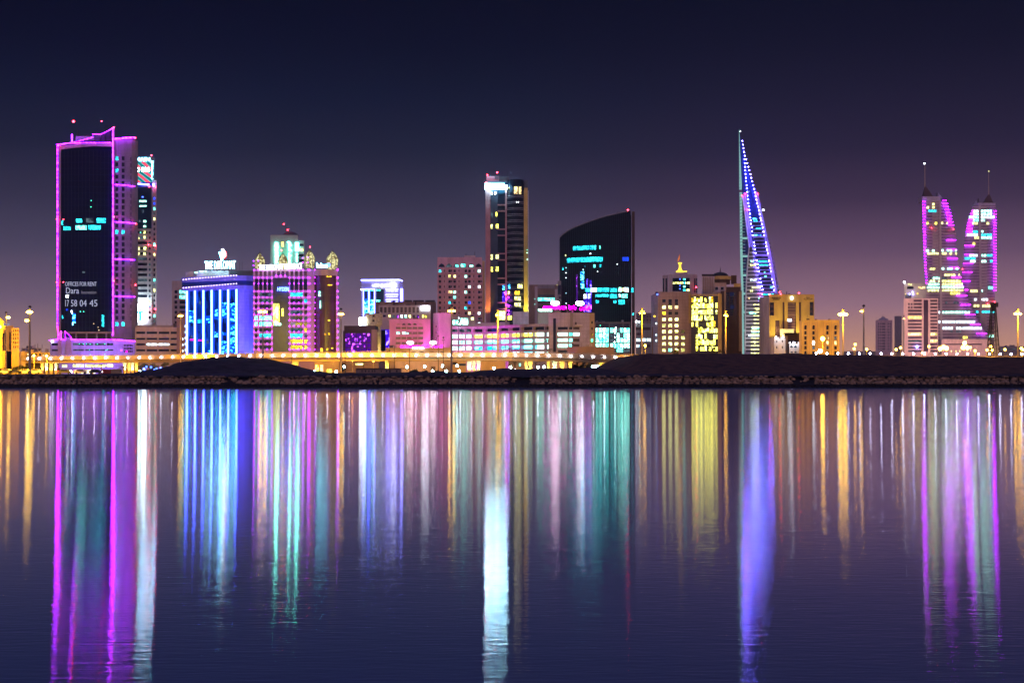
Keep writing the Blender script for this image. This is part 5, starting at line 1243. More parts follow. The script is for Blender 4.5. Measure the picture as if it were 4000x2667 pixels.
# blue floodlights
P1 = [(2896.7, 553), (2900, 568), (2902, 582), (2904, 596), (2907, 611), (2906, 625), (2907, 640), (2908, 654), (2909, 668), (2910, 682), (2911, 697), (2912, 710), (2914, 725), (2916, 738), (2917, 752), (2918, 767), (2920, 781), (2921, 795), (2923, 808), (2925, 822), (2927, 837), (2928, 851), (2930, 862), (2931, 876), (2934, 890), (2936, 905), (2938, 920), (2943, 948), (2945, 962), (2947, 976), (2949, 990), (2954, 1019), (2957, 1033), (2960, 1047), (2962, 1061), (2968, 1090), (2970, 1104), (2973, 1119), (2976, 1132), (2983, 1163), (2985, 1176), (2988, 1190), (2991, 1205)]
P2 = [(2913, 625), (2917, 640), (2921, 654), (2925, 668), (2929, 683), (2932, 697), (2936, 711), (2940, 726), (2943, 740), (2946, 754), (2949, 768), (2952, 782), (2955, 796), (2959, 810), (2962, 824), (2965, 838), (2968, 853), (2971, 863), (2974, 878), (2977, 891), (2980, 906), (2983, 920), (2989, 949), (2991, 963), (2994, 977), (2997, 991), (3001, 1020), (3004, 1034), (3007, 1048), (3009, 1062), (3014, 1091), (3017, 1105), (3019, 1120), (3021, 1134)]
for p in P1 + P2: bulb(root, 'floodlight', (X(p[0], Y), Y - 3.6, Z(p[1], Y)), .42, M['Ewtc'])
for p in P1[2::5] + P2[2::5]: point('sail_blue_light', (X(p[0], Y), Y - 7, Z(p[1], Y)), 3000, (.10, .04, 1.0), .6)
warn(root, (2912, 758), (2960, 758), (2899, 765), (2920, 819), (2976, 1149), Y=Y - 4, r=3)
bulb(root, 'floodlight', (X(2980, Y), Y - 3, Z(822, Y)), .8, M['Ewhite']); bulb(root, 'floodlight', (X(2890, Y), Y - 3, Z(516, Y)), .4, M['Ewhite']); bulb(root, 'floodlight', (X(2925, Y), Y - 3, Z(749, Y)), .6, M['Emint'])
spot('sail_white_uplight', (X(2950, Y), Y - 60, G + 4), (X(2952, Y), Y, Z(1180, Y)), 350000, (.95, .95, .80), 70, 1)
spot('sail_violet_wash', (X(3060, Y), Y - 20, Z(1000, Y)), (X(3020, Y), Y + 20, Z(1060, Y)), 250000, (.28, .12, 1.0), 110, 1)

# =============================================================== ministry
Y = 680
hh = [rect(3006.5, 3024, 1181, 1232, 'gmauve'), rect(3028.5, 3046, 1251, 1325, 'gmauve'), rect(3057, 3065, 1180, 1300, 'gmauve'), rect(3077, 3110, 1180, 1300, 'gmauve'), rect(3121, 3129.5, 1180, 1262, 'gmauve'), rect(3163, 3179, 1179, 1232, 'gmauve')]
b = Bld('ministry_building', 'broad yellow stone ministry building with dark lettering and tall recessed window shafts', 3005, 3180.5, 1153, Y, 22, 'yellow', holes=hh, rec=.8, parapet=.4)
b.panel(3066, 3120, 1151.5, 1178, 'yellow', 'centre_bay', .35, .3)
for y in rng(1184, 11.5, 11): b.panel(3077.5, 3109.5, y, y + 1.2, 'tan', 'mullion', -.5, .2)
for x in rng(3081, 4.6, 6): b.panel(x, x + .9, 1222, 1299, 'pink', 'mullion', -.45, .2)
for x in (3034, 3040): b.panel(x, x + .9, 1275, 1324, 'pink', 'mullion', -.45, .2)
for y in (1180, 1200, 1219): b.panel(3011, 3022, y + 2, y + 11, 'gd', 'pane', -.5, .1); b.panel(3165, 3174, y + 2, y + 11, 'gteal', 'pane', -.5, .1)
b.panel(3078, 3092, 1247, 1254, 'Ewhite', 'lit_window', -.4, .2)
text(b.root, 'MINISTRY OF', 3013.5, 3049, 1161, 1166.5, Y, 'dark', bold=.015, dy=.4); text(b.root, 'FINANCE', 3019, 3044, 1167, 1172.5, Y, 'dark', bold=.015, dy=.4)
text(b.root, '\ufe94\ufe8e\ufead\ufeaf\ufeed', 3148, 3161, 1159, 1165, Y, 'dark', bold=.0, dy=.4); text(b.root, '\ufe94\ufef4\ufedf\ufe8e\ufee4\ufedf\ufe8d', 3138, 3172, 1166, 1172, Y, 'dark', bold=.0, dy=.4)
oval(b.root, 3093, 1164, 4.5, 5.5, Y - .5, 'Ewhite', 'emblem'); oval(b.root, 3093, 1166, 2, 3, Y - .8, 'Etail', 'emblem')
block(b.root, 'roof_room', 3056, 3120, 1148, 1153, Y, 8, 'grey', 3)
MB().cyl(X(3081, Y), Y + 5, Z(1149, Y), Z(1136, Y), .2).build('antenna', M['black'], b.root); MB().ball(X(3091, Y), Y + 5, Z(1147, Y), .5).build('satellite_dish', M['black'], b.root)
MB().prism([(X(2994, Y), Y + 8), (X(3004.9, Y), Y + .2), (X(3004.9, Y), Y + 20), (X(2994, Y), Y + 20)], G, Z(1156, Y)).build('flank_wall', M['white'], b.root)
warn(b.root, (3006, 1151), (3050, 1149), (3046, 1141), (3121, 1145), Y=Y, r=3)
b.panel(3045, 3098, 1285, 1312, 'white', 'porch_box', 1.6, 1.8); b.done()
for px in (3020, 3050, 3070, 3115, 3135): spot('ministry_uplight', (X(px, Y), Y - 4.5, Z(1345, Y)), (X(px, Y), Y + .3, Z(1230, Y)), 24000, (1.0, .74, .18), 70, .5)
Y = 640
b = Bld('wooden_canopy_building', 'dark brown roofed hall between the white forts and the yellow arched block', 3064, 3124, 1301, Y, 10, 'dbrown', holes=[rect(3078, 3120, 1330, 1340, 'gd')])
b.panel(3061, 3124, 1300, 1305, 'black', 'eave', 1.5, 2); b.panel(3065, 3076, 1312, 1384, 'tan', 'pier', .4, .5); b.done()
Y = 620
fort = thing('white_fort_house', 'white traditional house lit from its parapet with four small windows', 'building', (X(3043, Y), Y + 5, G))
b = Bld('x', '', 3024, 3068, 1316, Y, 10, 'white', root=fort, holes=[rect(3032, 3036.5, 1330, 1337, 'gd'), rect(3054, 3059, 1329, 1337, 'gd'), rect(3032, 3036.5, 1352, 1361, 'gd'), rect(3054, 3059, 1352, 1361, 'gd')])
MB().prism([(X(3018, Y), Y + 3), (X(3023.9, Y), Y), (X(3023.9, Y), Y + 9), (X(3018, Y), Y + 9)], G, Z(1318, Y)).build('flank_wall', M['white'], fort)
for x0, x1, x2 in ((3022, 3026, 3019), (3044, 3048, 3046), (3064, 3069, 3069)): MB().poly([(X(x0, Y), Y - .2, Z(1322, Y)), (X(x1, Y), Y - .2, Z(1322, Y)), (X(x2, Y), Y - .2, Z(1311, Y))]).build('merlon', M['black'], fort)
b.done()
for px in (3030, 3058): spot('fort_light', (X(px, Y), Y - 2.6, Z(1313, Y)), (X(px, Y), Y + .1, Z(1340, Y)), 1800, (.75, .85, 1), 110, .2); bulb(fort, 'parapet_lamp', (X(px, Y), Y - .6, Z(1315, Y)), .22, M['Ewhite'])
fort2 = thing('white_fort_house', 'white traditional house with two pointed arch windows and a scalloped lit parapet', 'building', (X(3100, Y), Y + 4, G))
b = Bld('x', '', 3083, 3122, 1342, Y, 8, 'white', root=fort2, holes=[rect(3088, 3097, 1373, 1378, 'gd'), rect(3103, 3112, 1373, 1378, 'gd')])
for px in (3092, 3107):
    cx = X(px, Y); w = 5 * Y / F; MB().poly([(cx - w, Y - .08, Z(1357, Y)), (cx + w, Y - .08, Z(1357, Y)), (cx + w, Y - .08, Z(1353, Y)), (cx, Y - .08, Z(1348.5, Y)), (cx - w, Y - .08, Z(1353, Y))]).build('window', M['gteal'], fort2)
for a, c, p in ((3081.5, 3088, 3081), (3096, 3108, 3102), (3117, 3123.5, 3124)): MB().prism([(X(a, Y), Y), (X(c, Y), Y), (X(c, Y), Y + .8), (X(a, Y), Y + .8)], Z(1342, Y), Z(1334, Y)).build('merlon', M['white'], fort2)
b.done()
for px in (3089, 3102, 3116): spot('fort_light', (X(px, Y), Y - 2, Z(1332, Y)), (X(px, Y), Y, Z(1356, Y)), 1500, (.75, .85, 1), 120, .2)
Y = 600
hh = []
for i, x in enumerate((3142, 3173.5, 3228, 3259.5)):
    for j, y in enumerate((1273, 1293, 1313, 1332, 1351, 1371)):
        mt = 'gd'
        if (i, j) in ((2, 2), (2, 3), (3, 3)): mt = 'Wwarm'
        if (i, j) == (1, 3): mt = 'Ewhite'
        if (i, j) in ((3, 2), (2, 4), (1, 4)): mt = 'Wdim'
        hh.append(rect(x, x + 9.5, y + (2 if j == 0 else 0), y + 13.5, mt))
b = Bld('apartment_building', 'amber floodlit block with four columns of arched and square windows', 3133, 3280, 1252, Y, 16, 'yellow', holes=hh, rec=.6, parapet=.3)
for x in (3142, 3173.5, 3228, 3259.5):
    cx = X(x + 4.75, Y); r = 4.7 * Y / F; cz = Z(1275, Y)
    MB().poly([(cx + r * math.cos(math.pi * k / 8), Y - .06, cz + r * math.sin(math.pi * k / 8)) for k in range(9)]).build('arch', M['gd'], b.root)
    b.panel(x - 2.5, x - 1, 1264, 1380, 'tan', 'rib', .25, .35); b.panel(x + 10.5, x + 12, 1264, 1380, 'tan', 'rib', .25, .35); b.panel(x - 2.5, x + 12, 1262, 1264, 'tan', 'lintel', .25, .35)
for x in (3161, 3193, 3215, 3247, 3278): b.panel(x, x + 1.3, 1253, 1380, 'tan', 'rib', .2, .3)
for x in (3161, 3193, 3245): MB().ball(X(x, Y), Y + 3, Z(1249, Y), .5).build('satellite_dish', M['black'], b.root)
MB().box(X(3123, Y), X(3133, Y), Y + .6, Y + 15, G, Z(1253, Y)).build('side_wall', M['tan'], b.root)
b.done()

# =============================================================== the twin towers far right
Y = 1780
def light_row(root, x0, x1, y, Y, mt, step=11, prob=.85, h=8, dy=-2.2):
    x = x0
    while x < x1 - 3:
        if random.random() < prob:
            w = min(step - 2.5, x1 - x)
            cuboid(root, 'lit_office_or_glint', ((X(x, Y) + X(x + w, Y)) / 2, Y + dy, Z(y, Y)), w * Y / F, .5, h * Y / F, M[mt])
        x += step
def leds(root, x0, x1, y, Y, mt='Efh', dy=-3.2, r=.9): led(root, [(x0, y), (x1, y)], Y, mt, r=r, dy=-dy, name='light_bar')
L1 = [(765, 3603), (790, 3601.5), (1000, 3607), (1115, 3615), (1385, 3622)]
R1 = [(765, 3683), (775, 3689), (810, 3706), (850, 3717), (900, 3724), (912, 3733), (990, 3738), (1010, 3741), (1080, 3752), (1130, 3765), (1155, 3777), (1191, 3791), (1229, 3808), (1267, 3829), (1303, 3853), (1385, 3860)]
t1 = thing('twin_tower', 'left one of the two tapering spired skyscrapers edged with magenta lights', 'tower', (X(3680, Y), Y + 20, G), 'twin skyscrapers at the right')
loft(t1, 'tower_body', 'gfh', L1, R1, ys(787, 1385, 50), Y, 24, 1.5)
MB().prism([(X(3602, Y), Y - .5), (X(3618, Y), Y - 2), (X(3672, Y), Y - 2), (X(3672, Y), Y + 20), (X(3602, Y), Y + 20)], Z(787, Y), Z(768, Y)).build('crown', M['lilac'], t1)
MB().prism([(X(3672.1, Y), Y - 1), (X(3690, Y), Y - 1), (X(3690, Y), Y + 20), (X(3672.1, Y), Y + 20)], Z(787, Y), Z(774, Y)).build('crown', M['dgrey'], t1)
def pyramid(root, xa, xb, xp, yb, yt, Y, mat, name, d=10, dy=2):
    c = [(X(xa, Y), Y + dy, Z(yb, Y)), (X(xb, Y), Y + dy, Z(yb, Y)), (X(xb, Y), Y + dy + d, Z(yb, Y)), (X(xa, Y), Y + dy + d, Z(yb, Y))]
    p = (X(xp, Y), Y + dy + d / 2, Z(yt, Y)); q = MB().poly(c[::-1])
    for i in range(4): q.poly([c[i], c[(i + 1) % 4], p])
    return q.build(name, M[mat], root)
pyramid(t1, 3610, 3648, 3620, 768, 720, Y, 'dbrown', 'spire_base'); pyramid(t1, 3671, 3685, 3672, 774, 750, Y, 'lilac', 'roof_fin')
MB().cyl(X(3619, Y), Y + 7, Z(730, Y), Z(638, Y), .8, .35).build('spire', M['mast'], t1); bulb(t1, 'spire_lamp', (X(3617.5, Y), Y + 7, Z(636, Y)), .9, M['Ewhite'])
MB().cyl(X(3665, Y), Y + 7, Z(768, Y), Z(751, Y), .6).build('vent', M['black'], t1)
loft(t1, 'light_pier', 'cream', [(775, 3665), (1385, 3671)], [(775, 3673), (1385, 3680)], ys(783, 1385, 12), Y, 3, 0, -2.9)
for i in range(25): MB().box(X(3640 + .02 * i, Y), X(3664.5, Y), Y - 2.1, Y - 1.5, Z(784 + 11.8 * i + 5, Y), Z(784 + 11.8 * i, Y)).build('spandrel', M['cream'], t1)
for y in (789, 797, 809): MB().box(X(3616, Y), X(3639, Y), Y - 2.1, Y - 1.6, Z(y + 3, Y), Z(y, Y)).build('spandrel', M['cream'], t1)
for y in (889, 913): MB().box(X(3681, Y), X(3726 + (y > 900) * 6, Y), Y - 2.3, Y - 1.7, Z(y + 3, Y), Z(y - 1.5, Y)).build('ledge', M['cream'], t1)
for i in range(29):
    y = 789 + 11.75 * i
    if y > 1112: break
    leds(t1, interp(L1, y) - 1, interp(L1, y) + 11 - .013 * (y - 789) * 1.5, y, Y)
for k, (a, c) in enumerate(((3679, 3694), (3681, 3700), (3683, 3703), (3688, 3708), (3692, 3712), (3695, 3715), (3697, 3716), (3700, 3720), (3702, 3723))): leds(t1, a, c, 785 + 11.9 * k, Y, r=1.1)
for a, c, y in ((3694, 3731, 939), (3697, 3734, 976), (3700, 3738, 1011), (3706, 3744, 1047), (3714, 3752, 1083), (3725, 3761, 1118), (3735, 3774, 1155), (3751, 3788, 1191), (3768, 3806, 1229), (3789, 3826, 1267), (3812, 3850, 1303)): leds(t1, a, c, y, Y, r=1.0)
for x0, x1, y, mt, p in ((3640, 3665, 799, 'Wlime', .4), (3618, 3665, 811, 'Wlime', .7), (3614, 3665, 825, 'Wcyan', .9), (3617, 3664, 873, 'Wyel', .9), (3673, 3700, 872, 'Wlime', .9), (3617, 3664, 980, 'Wmint', .6), (3675, 3735, 979, 'Wmint', .8), (3622, 3664, 991, 'Wlime', .85), (3675, 3736, 991, 'Wlime', .8), (3620, 3665, 1051, 'Wlime', .6), (3677, 3744, 1050, 'Wmint', .85),
                         (3677, 3747, 1074, 'Wlime', .8), (3643, 3670, 1087, 'Wmint', .9), (3630, 3642, 1089, 'Wdim', 1), (3677, 3700, 1087, 'Wdim', .9), (3620, 3668, 1099, 'Wlime', .8), (3677, 3753, 1098, 'Wlime', .95), (3625, 3668, 1111, 'Wmint', .9), (3676, 3758, 1110, 'Wlime', .95), (3620, 3668, 1123, 'Wmint', 1), (3676, 3763, 1122, 'Wmint', 1),
                         (3623, 3668, 1135, 'Wlime', .95), (3677, 3760, 1134, 'Wlime', 1), (3710, 3747, 1146, 'Wyel', 1), (3679, 3745, 1183, 'Wdim', .5), (3665, 3672, 1220, 'Wwhite', 1), (3678, 3790, 1220, 'Wmint', .9), (3664, 3672, 1257, 'Wwhite', 1), (3678, 3728, 1257, 'Wwhite', .9), (3732, 3820, 1257, 'Wwhite', .8), (3678, 3755, 1282, 'Wwhite', .75), (3758, 3836, 1282, 'Wwhite', 1), (3678, 3780, 1295, 'Wdim', .6), (3760, 3776, 1318, 'Wyel', 1)):
    light_row(t1, x0, x1, y, Y, mt, prob=p)
warn(t1, (3639, 890), (3724, 896), Y=Y - 4, r=2.4)
Y2 = 1820
R2_ = [(770, 3889), (1000, 3888), (1385, 3882)]
L2_ = [(800, 3802), (810, 3799), (835, 3788), (870, 3776), (920, 3769), (934, 3768), (1000, 3764), (1030, 3760), (1080, 3756), (1385, 3740)]
t2 = thing('twin_tower', 'right one of the two tapering spired skyscrapers, partly behind a lattice mast', 'tower', (X(3830, Y2), Y2 + 20, G), 'twin skyscrapers at the right')
loft(t2, 'tower_body', 'gfh', L2_, R2_, ys(803, 1385, 50), Y2, 24, 1.5)
MB().prism([(X(3819, Y2), Y2 - 2), (X(3888, Y2), Y2 - .5), (X(3888, Y2), Y2 + 20), (X(3819, Y2), Y2 + 20)], Z(803, Y2), Z(793, Y2)).build('crown', M['lilac'], t2)
pyramid(t2, 3845, 3884, 3871, 795, 752, Y2, 'dbrown', 'spire_base'); pyramid(t2, 3807, 3821, 3820, 802, 780, Y2, 'lilac', 'roof_fin')
MB().cyl(X(3869, Y2), Y2 + 7, Z(765, Y2), Z(668, Y2), .8, .35).build('spire', M['mast'], t2); bulb(t2, 'spire_lamp', (X(3870, Y2), Y2 + 7, Z(666, Y2)), .6, M['Wlime'])
MB().cyl(X(3828, Y2), Y2 + 7, Z(795, Y2), Z(774, Y2), .8).build('vent', M['black'], t2)
loft(t2, 'light_pier', 'cream', [(803, 3820), (1385, 3826)], [(803, 3829), (1385, 3834)], ys(804, 1385, 12), Y2, 3, 0, -2.9)
for i in range(42):
    y = 808 + 11.6 * i
    MB().box(X(3830 + .01 * i, Y2), X(3854, Y2), Y2 - 2.1, Y2 - 1.5, Z(y + 5, Y2), Z(y, Y2)).build('spandrel', M['cream'], t2)
for i in range(28):
    y = 826 + 11.4 * i
    leds(t2, 3878, 3889.5 - .012 * i, y, Y2)
for k, (a, c) in enumerate(((3793, 3806), (3788, 3803), (3785, 3800), (3780, 3803), (3777, 3796), (3776, 3797), (3773, 3795), (3771, 3795))): leds(t2, a, c, 825 + 11.6 * k, Y2, r=1.1)
for a, c, y in ((3765, 3802, 961), (3765, 3800, 996), (3761, 3798, 1030), (3757, 3793, 1064), (3757, 3786, 1099), (3766, 3778, 1133)): leds(t2, a, c, y, Y2, r=1.0)
leds(t2, 3773, 3800, 919, Y2)
for x0, x1, y, mt, p in ((3800, 3820, 826, 'Wwhite', 1), (3830, 3876, 825, 'Wmint', .9), (3802, 3820, 837, 'Wmint', 1), (3830, 3875, 837, 'Wmint', 1), (3783, 3820, 849, 'Wmint', 1), (3830, 3888, 849, 'Wwhite', 1), (3800, 3820, 861, 'Wteal', 1), (3830, 3845, 861, 'Wmint', .9), (3797, 3820, 873, 'Wlime', .7), (3852, 3862, 873, 'Wlime', 1), (3798, 3820, 906, 'Wcyan', 1), (3830, 3842, 905, 'Wmint', 1), (3775, 3820, 918, 'Wwhite', 1), (3830, 3877, 918, 'Wcyan', 1),
                         (3805, 3822, 929, 'Wlime', 1), (3830, 3875, 929, 'Wmint', .9), (3798, 3812, 952, 'Wyel', 1), (3785, 3820, 998, 'Wwhite', 1), (3854, 3878, 998, 'Wcyan', 1), (3830, 3852, 998, 'Wmint', .5), (3766, 3822, 1010, 'Wcyan', .9), (3788, 3810, 1021, 'Wwhite', 1), (3830, 3850, 1021, 'Wmint', .9), (3866, 3880, 1021, 'Wcyan', 1), (3860, 3876, 1124, 'Wteal', 1), (3789, 3815, 1137, 'Wlime', .9), (3830, 3836, 1136, 'Wmint', 1),
                         (3793, 3865, 1170, 'Wwhite', .5), (3791, 3880, 1195, 'Wlime', .8), (3800, 3882, 1218, 'Wcyan', .8), (3860, 3882, 1313, 'Wmint', 1)):
    light_row(t2, x0, x1, y, Y2, mt, prob=p)
warn(t2, (3858, 1187), (3884, 1179), (3760, 1051), Y=Y2 - 4, r=2.6)
# podium
b = Bld('podium_building', 'pale hazy podium block between the feet of the twin skyscrapers', 3678, 3870, 1325, 1720, 20, 'pinkw', holes=[rect(3690, 3835, 1342, 1347, 'gmauve'), rect(3715, 3718, 1368, 1375, 'Wlime'), rect(3733, 3736, 1368, 1375, 'Wlime'), rect(3748, 3751, 1368, 1375, 'Wlime')]).done()
Y = 1150
hh = []
for j in range(16):
    y = 1170.5 + 13.1 * j
    for x0, x1 in ((3569 if j < 3 else 3547, 3601), (3634, 3662)):
        mt = 'gmauve'
        if (j, x0) in ((5, 3547),): mt = 'Wyel'
        if j in (10,): mt = 'Wlime' if random.random() < .9 else mt
        if j == 12: mt = 'Wlime' if x0 > 3600 else 'Wdim'
        hh.append(rect(x0, x1, y, y + 7.6, mt))
    if j < 3 and j: hh += [rect(3547, 3554, y, y + 7.6, 'gmauve'), rect(3558, 3565, y, y + 7.6, 'gmauve')]
hh.append(rect(3608, 3626, 1171, 1372, 'gmauve'))
b = Bld('office_building', 'pink banded office block in front of the left twin skyscraper', 3530, 3664, 1165, Y, 18, 'pinkw', holes=hh)
b.pbulb(3581, 1354, 5, M['Eviow'], 'sign_lamp', 1); b.done()
b = Bld('office_building', 'bright lit cream block with terraces just above the pink banded office', 3531, 3618, 1106, 1220, 16, 'cream', holes=[rect(3544, 3569, 1119, 1129, 'gd'), rect(3586, 3614, 1119, 1128, 'Wwarm'), rect(3536, 3560, 1150, 1175, 'gmauve')])
for p, m_ in (((3531, 1102), 'Ewhite'), ((3549, 1110), 'Wlime'), ((3557, 1112), 'Wlime'), ((3536, 1150), 'Wwarm'), ((3583, 1147), 'Egold'), ((3564, 1141), 'Eviow'), ((3552, 1149), 'Eviow'), ((3566, 1149), 'Eviow')): b.pbulb(*p, 4 if p[0] == 3531 else 2.6, M[m_], 'terrace_lamp', 1)
b.done()
point('terrace_light', (X(3575, 1210), 1208, Z(1140, 1210)), 22000, (1, .8, .5), 1)
b = Bld('apartment_tower', 'faint hazy white residential tower standing alone far away', 3420, 3486, 1250, 2300, 22, 'pinkw', holes=[rect(a, a + 4, y, y + 5, 'gmauve') for a in (3430, 3438, 3468, 3476) for y in rng(1262, 11, 10)] + [rect(3446, 3458, y, y + 5, 'gmauve') for y in rng(1262, 11, 10)], cat='tower')
block(b.root, 'crown', 3434, 3470, 1243, 1250, 2300, 10, 'lilac', 2); block(b.root, 'crown', 3444, 3460, 1237, 1243, 2300, 8, 'lilac', 3)
MB().cyl(X(3452, 2300), 2306, Z(1237, 2300), Z(1228, 2300), .4).build('antenna', M['grey'], b.root); b.done()
b = Bld('apartment_tower', 'very faint mauve tower silhouette beside the lone white residential tower', 3494, 3522, 1234, 2900, 22, 'grey', cat='tower').done()
b = Bld('low_building', 'low hazy building line right of the lattice mast', 3905, 4030, 1352, 1300, 20, 'grey', holes=[rect(3910, 3990, 1362, 1366, 'Wdim')]).done()
b = Bld('low_building', 'low hazy rooftops behind the left street masts of the right embankment', 3290, 3420, 1372, 1500, 20, 'grey').done()
# lattice mast
Y = 600
lt = thing('lattice_mast', 'dark steel lattice telecom mast with antennas in front of the right skyscraper', 'mast', (X(3880, Y), Y, 9.4))
base = [(-1, -1), (1, -1), (1, 1), (-1, 1)]
zb, ztop = 9.4, Z(1190, Y); m = MB()
def wz(z): t = (z - zb) / (ztop - zb); return 2.1 * (1 - t) + .75 * t
zs = [zb + (ztop - zb) * i / 12 for i in range(13)]; cx = X(3880, Y)
for i in range(4): m.tube([(cx + base[i][0] * wz(z), Y + base[i][1] * wz(z), z) for z in (zb, ztop)], .2, 5)
for z0_, z1_ in zip(zs, zs[1:]):
    for i in range(4):
        j = (i + 1) % 4; a, c = base[i], base[j]
        m.tube([(cx + a[0] * wz(z0_), Y + a[1] * wz(z0_), z0_), (cx + c[0] * wz(z1_), Y + c[1] * wz(z1_), z1_)], .09, 4)
        m.tube([(cx + c[0] * wz(z0_), Y + c[1] * wz(z0_), z0_), (cx + a[0] * wz(z1_), Y + a[1] * wz(z1_), z1_)], .09, 4)
        m.tube([(cx + a[0] * wz(z1_), Y + a[1] * wz(z1_), z1_), (cx + c[0] * wz(z1_), Y + c[1] * wz(z1_), z1_)], .09, 4)
m.build('lattice', M['black'], lt)
for dx, y0, y1 in ((-13, 1182, 1200), (12, 1182, 1200), (-4, 1184, 1198), (5, 1183, 1199), (-11, 1275, 1285), (11, 1290, 1296)): MB().box(cx + dx * .108 - .3, cx + dx * .108 + .3, Y - 1.6, Y - 1.2, Z(y1, Y), Z(y0, Y)).build('antenna_panel', M['black'], lt)
m = MB().cyl(cx, Y, Z(1215, Y), Z(1182, Y), .85, .85, 8); m.build('cable_drum', M['black'], lt)
# =============================================================== water
m, nt, out = _new('water')
WAT = dict(rough=.068, aniso=.72, rip=.0038)
gl = nt.nodes.new('ShaderNodeBsdfAnisotropic'); gl.distribution = 'BECKMANN'
gl.inputs['Color'].default_value = (.97, .97, 1.0, 1); gl.inputs['Roughness'].default_value = WAT['rough']; gl.inputs['Anisotropy'].default_value = WAT['aniso']
tg = nt.nodes.new('ShaderNodeCombineXYZ'); tg.inputs[0].default_value = 1; tg.inputs[1].default_value = 0
nt.links.new(tg.outputs[0], gl.inputs['Tangent'])
n1 = nt.nodes.new('ShaderNodeTexNoise'); n1.inputs['Scale'].default_value = 1.0; n1.inputs['Detail'].default_value = 5; n1.inputs['Roughness'].default_value = .62
nt.links.new(_pos(nt, (.16, 1.5, 1)), n1.inputs['Vector'])
bp = nt.nodes.new('ShaderNodeBump'); bp.inputs['Strength'].default_value = 1.0; bp.inputs['Distance'].default_value = WAT['rip']
nt.links.new(n1.outputs['Fac'], bp.inputs['Height']); n2 = nt.nodes.new('ShaderNodeTexNoise'); n2.inputs['Scale'].default_value = 1.0; n2.inputs['Detail'].default_value = 3
nt.links.new(_pos(nt, (2.2, 9, 1)), n2.inputs['Vector'])
n3 = nt.nodes.new('ShaderNodeTexNoise'); n3.inputs['Scale'].default_value = 1.0; n3.inputs['Detail'].default_value = 2
nt.links.new(_pos(nt, (.012, .05, 1)), n3.inputs['Vector'])
m3 = nt.nodes.new('ShaderNodeMapRange'); m3.inputs[1].default_value = .35; m3.inputs[2].default_value = .65; m3.inputs[3].default_value = .45; m3.inputs[4].default_value = 1.0
nt.links.new(n3.outputs['Fac'], m3.inputs[0])
b2 = nt.nodes.new('ShaderNodeBump'); b2.inputs['Distance'].default_value = .0042
nt.links.new(n2.outputs['Fac'], b2.inputs['Height']); nt.links.new(m3.outputs[0], b2.inputs['Strength']); nt.links.new(m3.outputs[0], bp.inputs['Strength'])
nt.links.new(bp.outputs['Normal'], b2.inputs['Normal']); nt.links.new(b2.outputs['Normal'], gl.inputs['Normal'])
df = nt.nodes.new('ShaderNodeBsdfDiffuse'); df.inputs['Color'].default_value = (.34, .56, .92, 1)
ms = nt.nodes.new('ShaderNodeMixShader'); ms.inputs[0].default_value = .86
nt.links.new(df.outputs[0], ms.inputs[1]); nt.links.new(gl.outputs[0], ms.inputs[2]); nt.links.new(ms.outputs[0], out.inputs[0])
M['water'] = m
o = MB().poly([(-2500, -400, 0), (2500, -400, 0), (2500, 306, 0), (-2500, 306, 0)]).build('water', m); o['kind'] = 'structure'
# ground behind the shore, one sheet out to the horizon
gm = MB(); xs_ = [-9000, -600, -300, 0, 300, 600, 9000]
gm.poly([(-2500, 312, G - .25), (2500, 312, G - .25), (2500, 3300, G - .25), (-2500, 3300, G - .25)])
o = gm.build('ground', M['earth']); o['kind'] = 'structure'
def fbm(x, y, s=1.0): return mnoise.fractal(Vector((x * s, y * s, .3)), .9, 2.1, 5)
# shore bank: slope of dark earth from the rock toe to the street level, with a rough crest
def terrain(name, prof, Yr, y0, y1, mat, amp=.25, nx=260, ny=26, x0=-60, x1=4060, flat=False, base=2.3, fs=.22):
    v, f = [], []
    for j in range(ny + 1):
        t = j / ny
        for i in range(nx + 1):
            px = x0 + (x1 - x0) * i / nx; x = X(px, Yr)
            zr = Z(interp(prof, px), Yr)
            yy = y0 + (y1 - y0) * t
            if yy <= Yr: s_ = (yy - y0) / (Yr - y0); k = s_ * s_ * (3 - 2 * s_) if not flat else min(1, s_ * 1.35)
            else: s_ = (y1 - yy) / (y1 - Yr); k = s_ * s_ * (3 - 2 * s_) if not flat else 1
            z = base + (zr - base) * k
            z += fbm(x, yy, fs) * amp * (.35 + .65 * min(1, k))
            v.append((x, yy, z))
    for j in range(ny):
        for i in range(nx):
            a = j * (nx + 1) + i; f.append((a, a + 1, a + nx + 2, a + nx + 1))
    me = bpy.data.meshes.new(name); me.from_pydata(v, [], f); me.materials.append(M[mat])
    for p in me.polygons: p.use_smooth = True
    o = bpy.data.objects.new(name, me); COL.objects.link(o); o['kind'] = 'structure'; return o
terrain('shore_bank', [(-80, 1464), (300, 1463), (420, 1459), (560, 1458), (1250, 1457), (1500, 1458), (1640, 1452), (1690, 1456), (1730, 1450), (1760, 1455), (1850, 1453), (1880, 1446), (1960, 1440), (2100, 1441), (2200, 1438), (2330, 1437), (2400, 1448), (2450, 1460), (4080, 1462)], 345, 305.5, 400, 'mound', amp=.22, fs=.35)
terrain('earth_mound', [(560, 1476), (620, 1447), (680, 1432), (735, 1414), (780, 1410), (800, 1401), (822, 1395), (850, 1398), (890, 1396), (925, 1394), (960, 1398), (985, 1402), (1030, 1406), (1060, 1411), (1110, 1422), (1150, 1431), (1200, 1444), (1250, 1456), (1300, 1476)], 415, 352, 470, 'mound', amp=.75, nx=150, ny=40, x0=560, x1=1300, base=1.9, fs=.12)
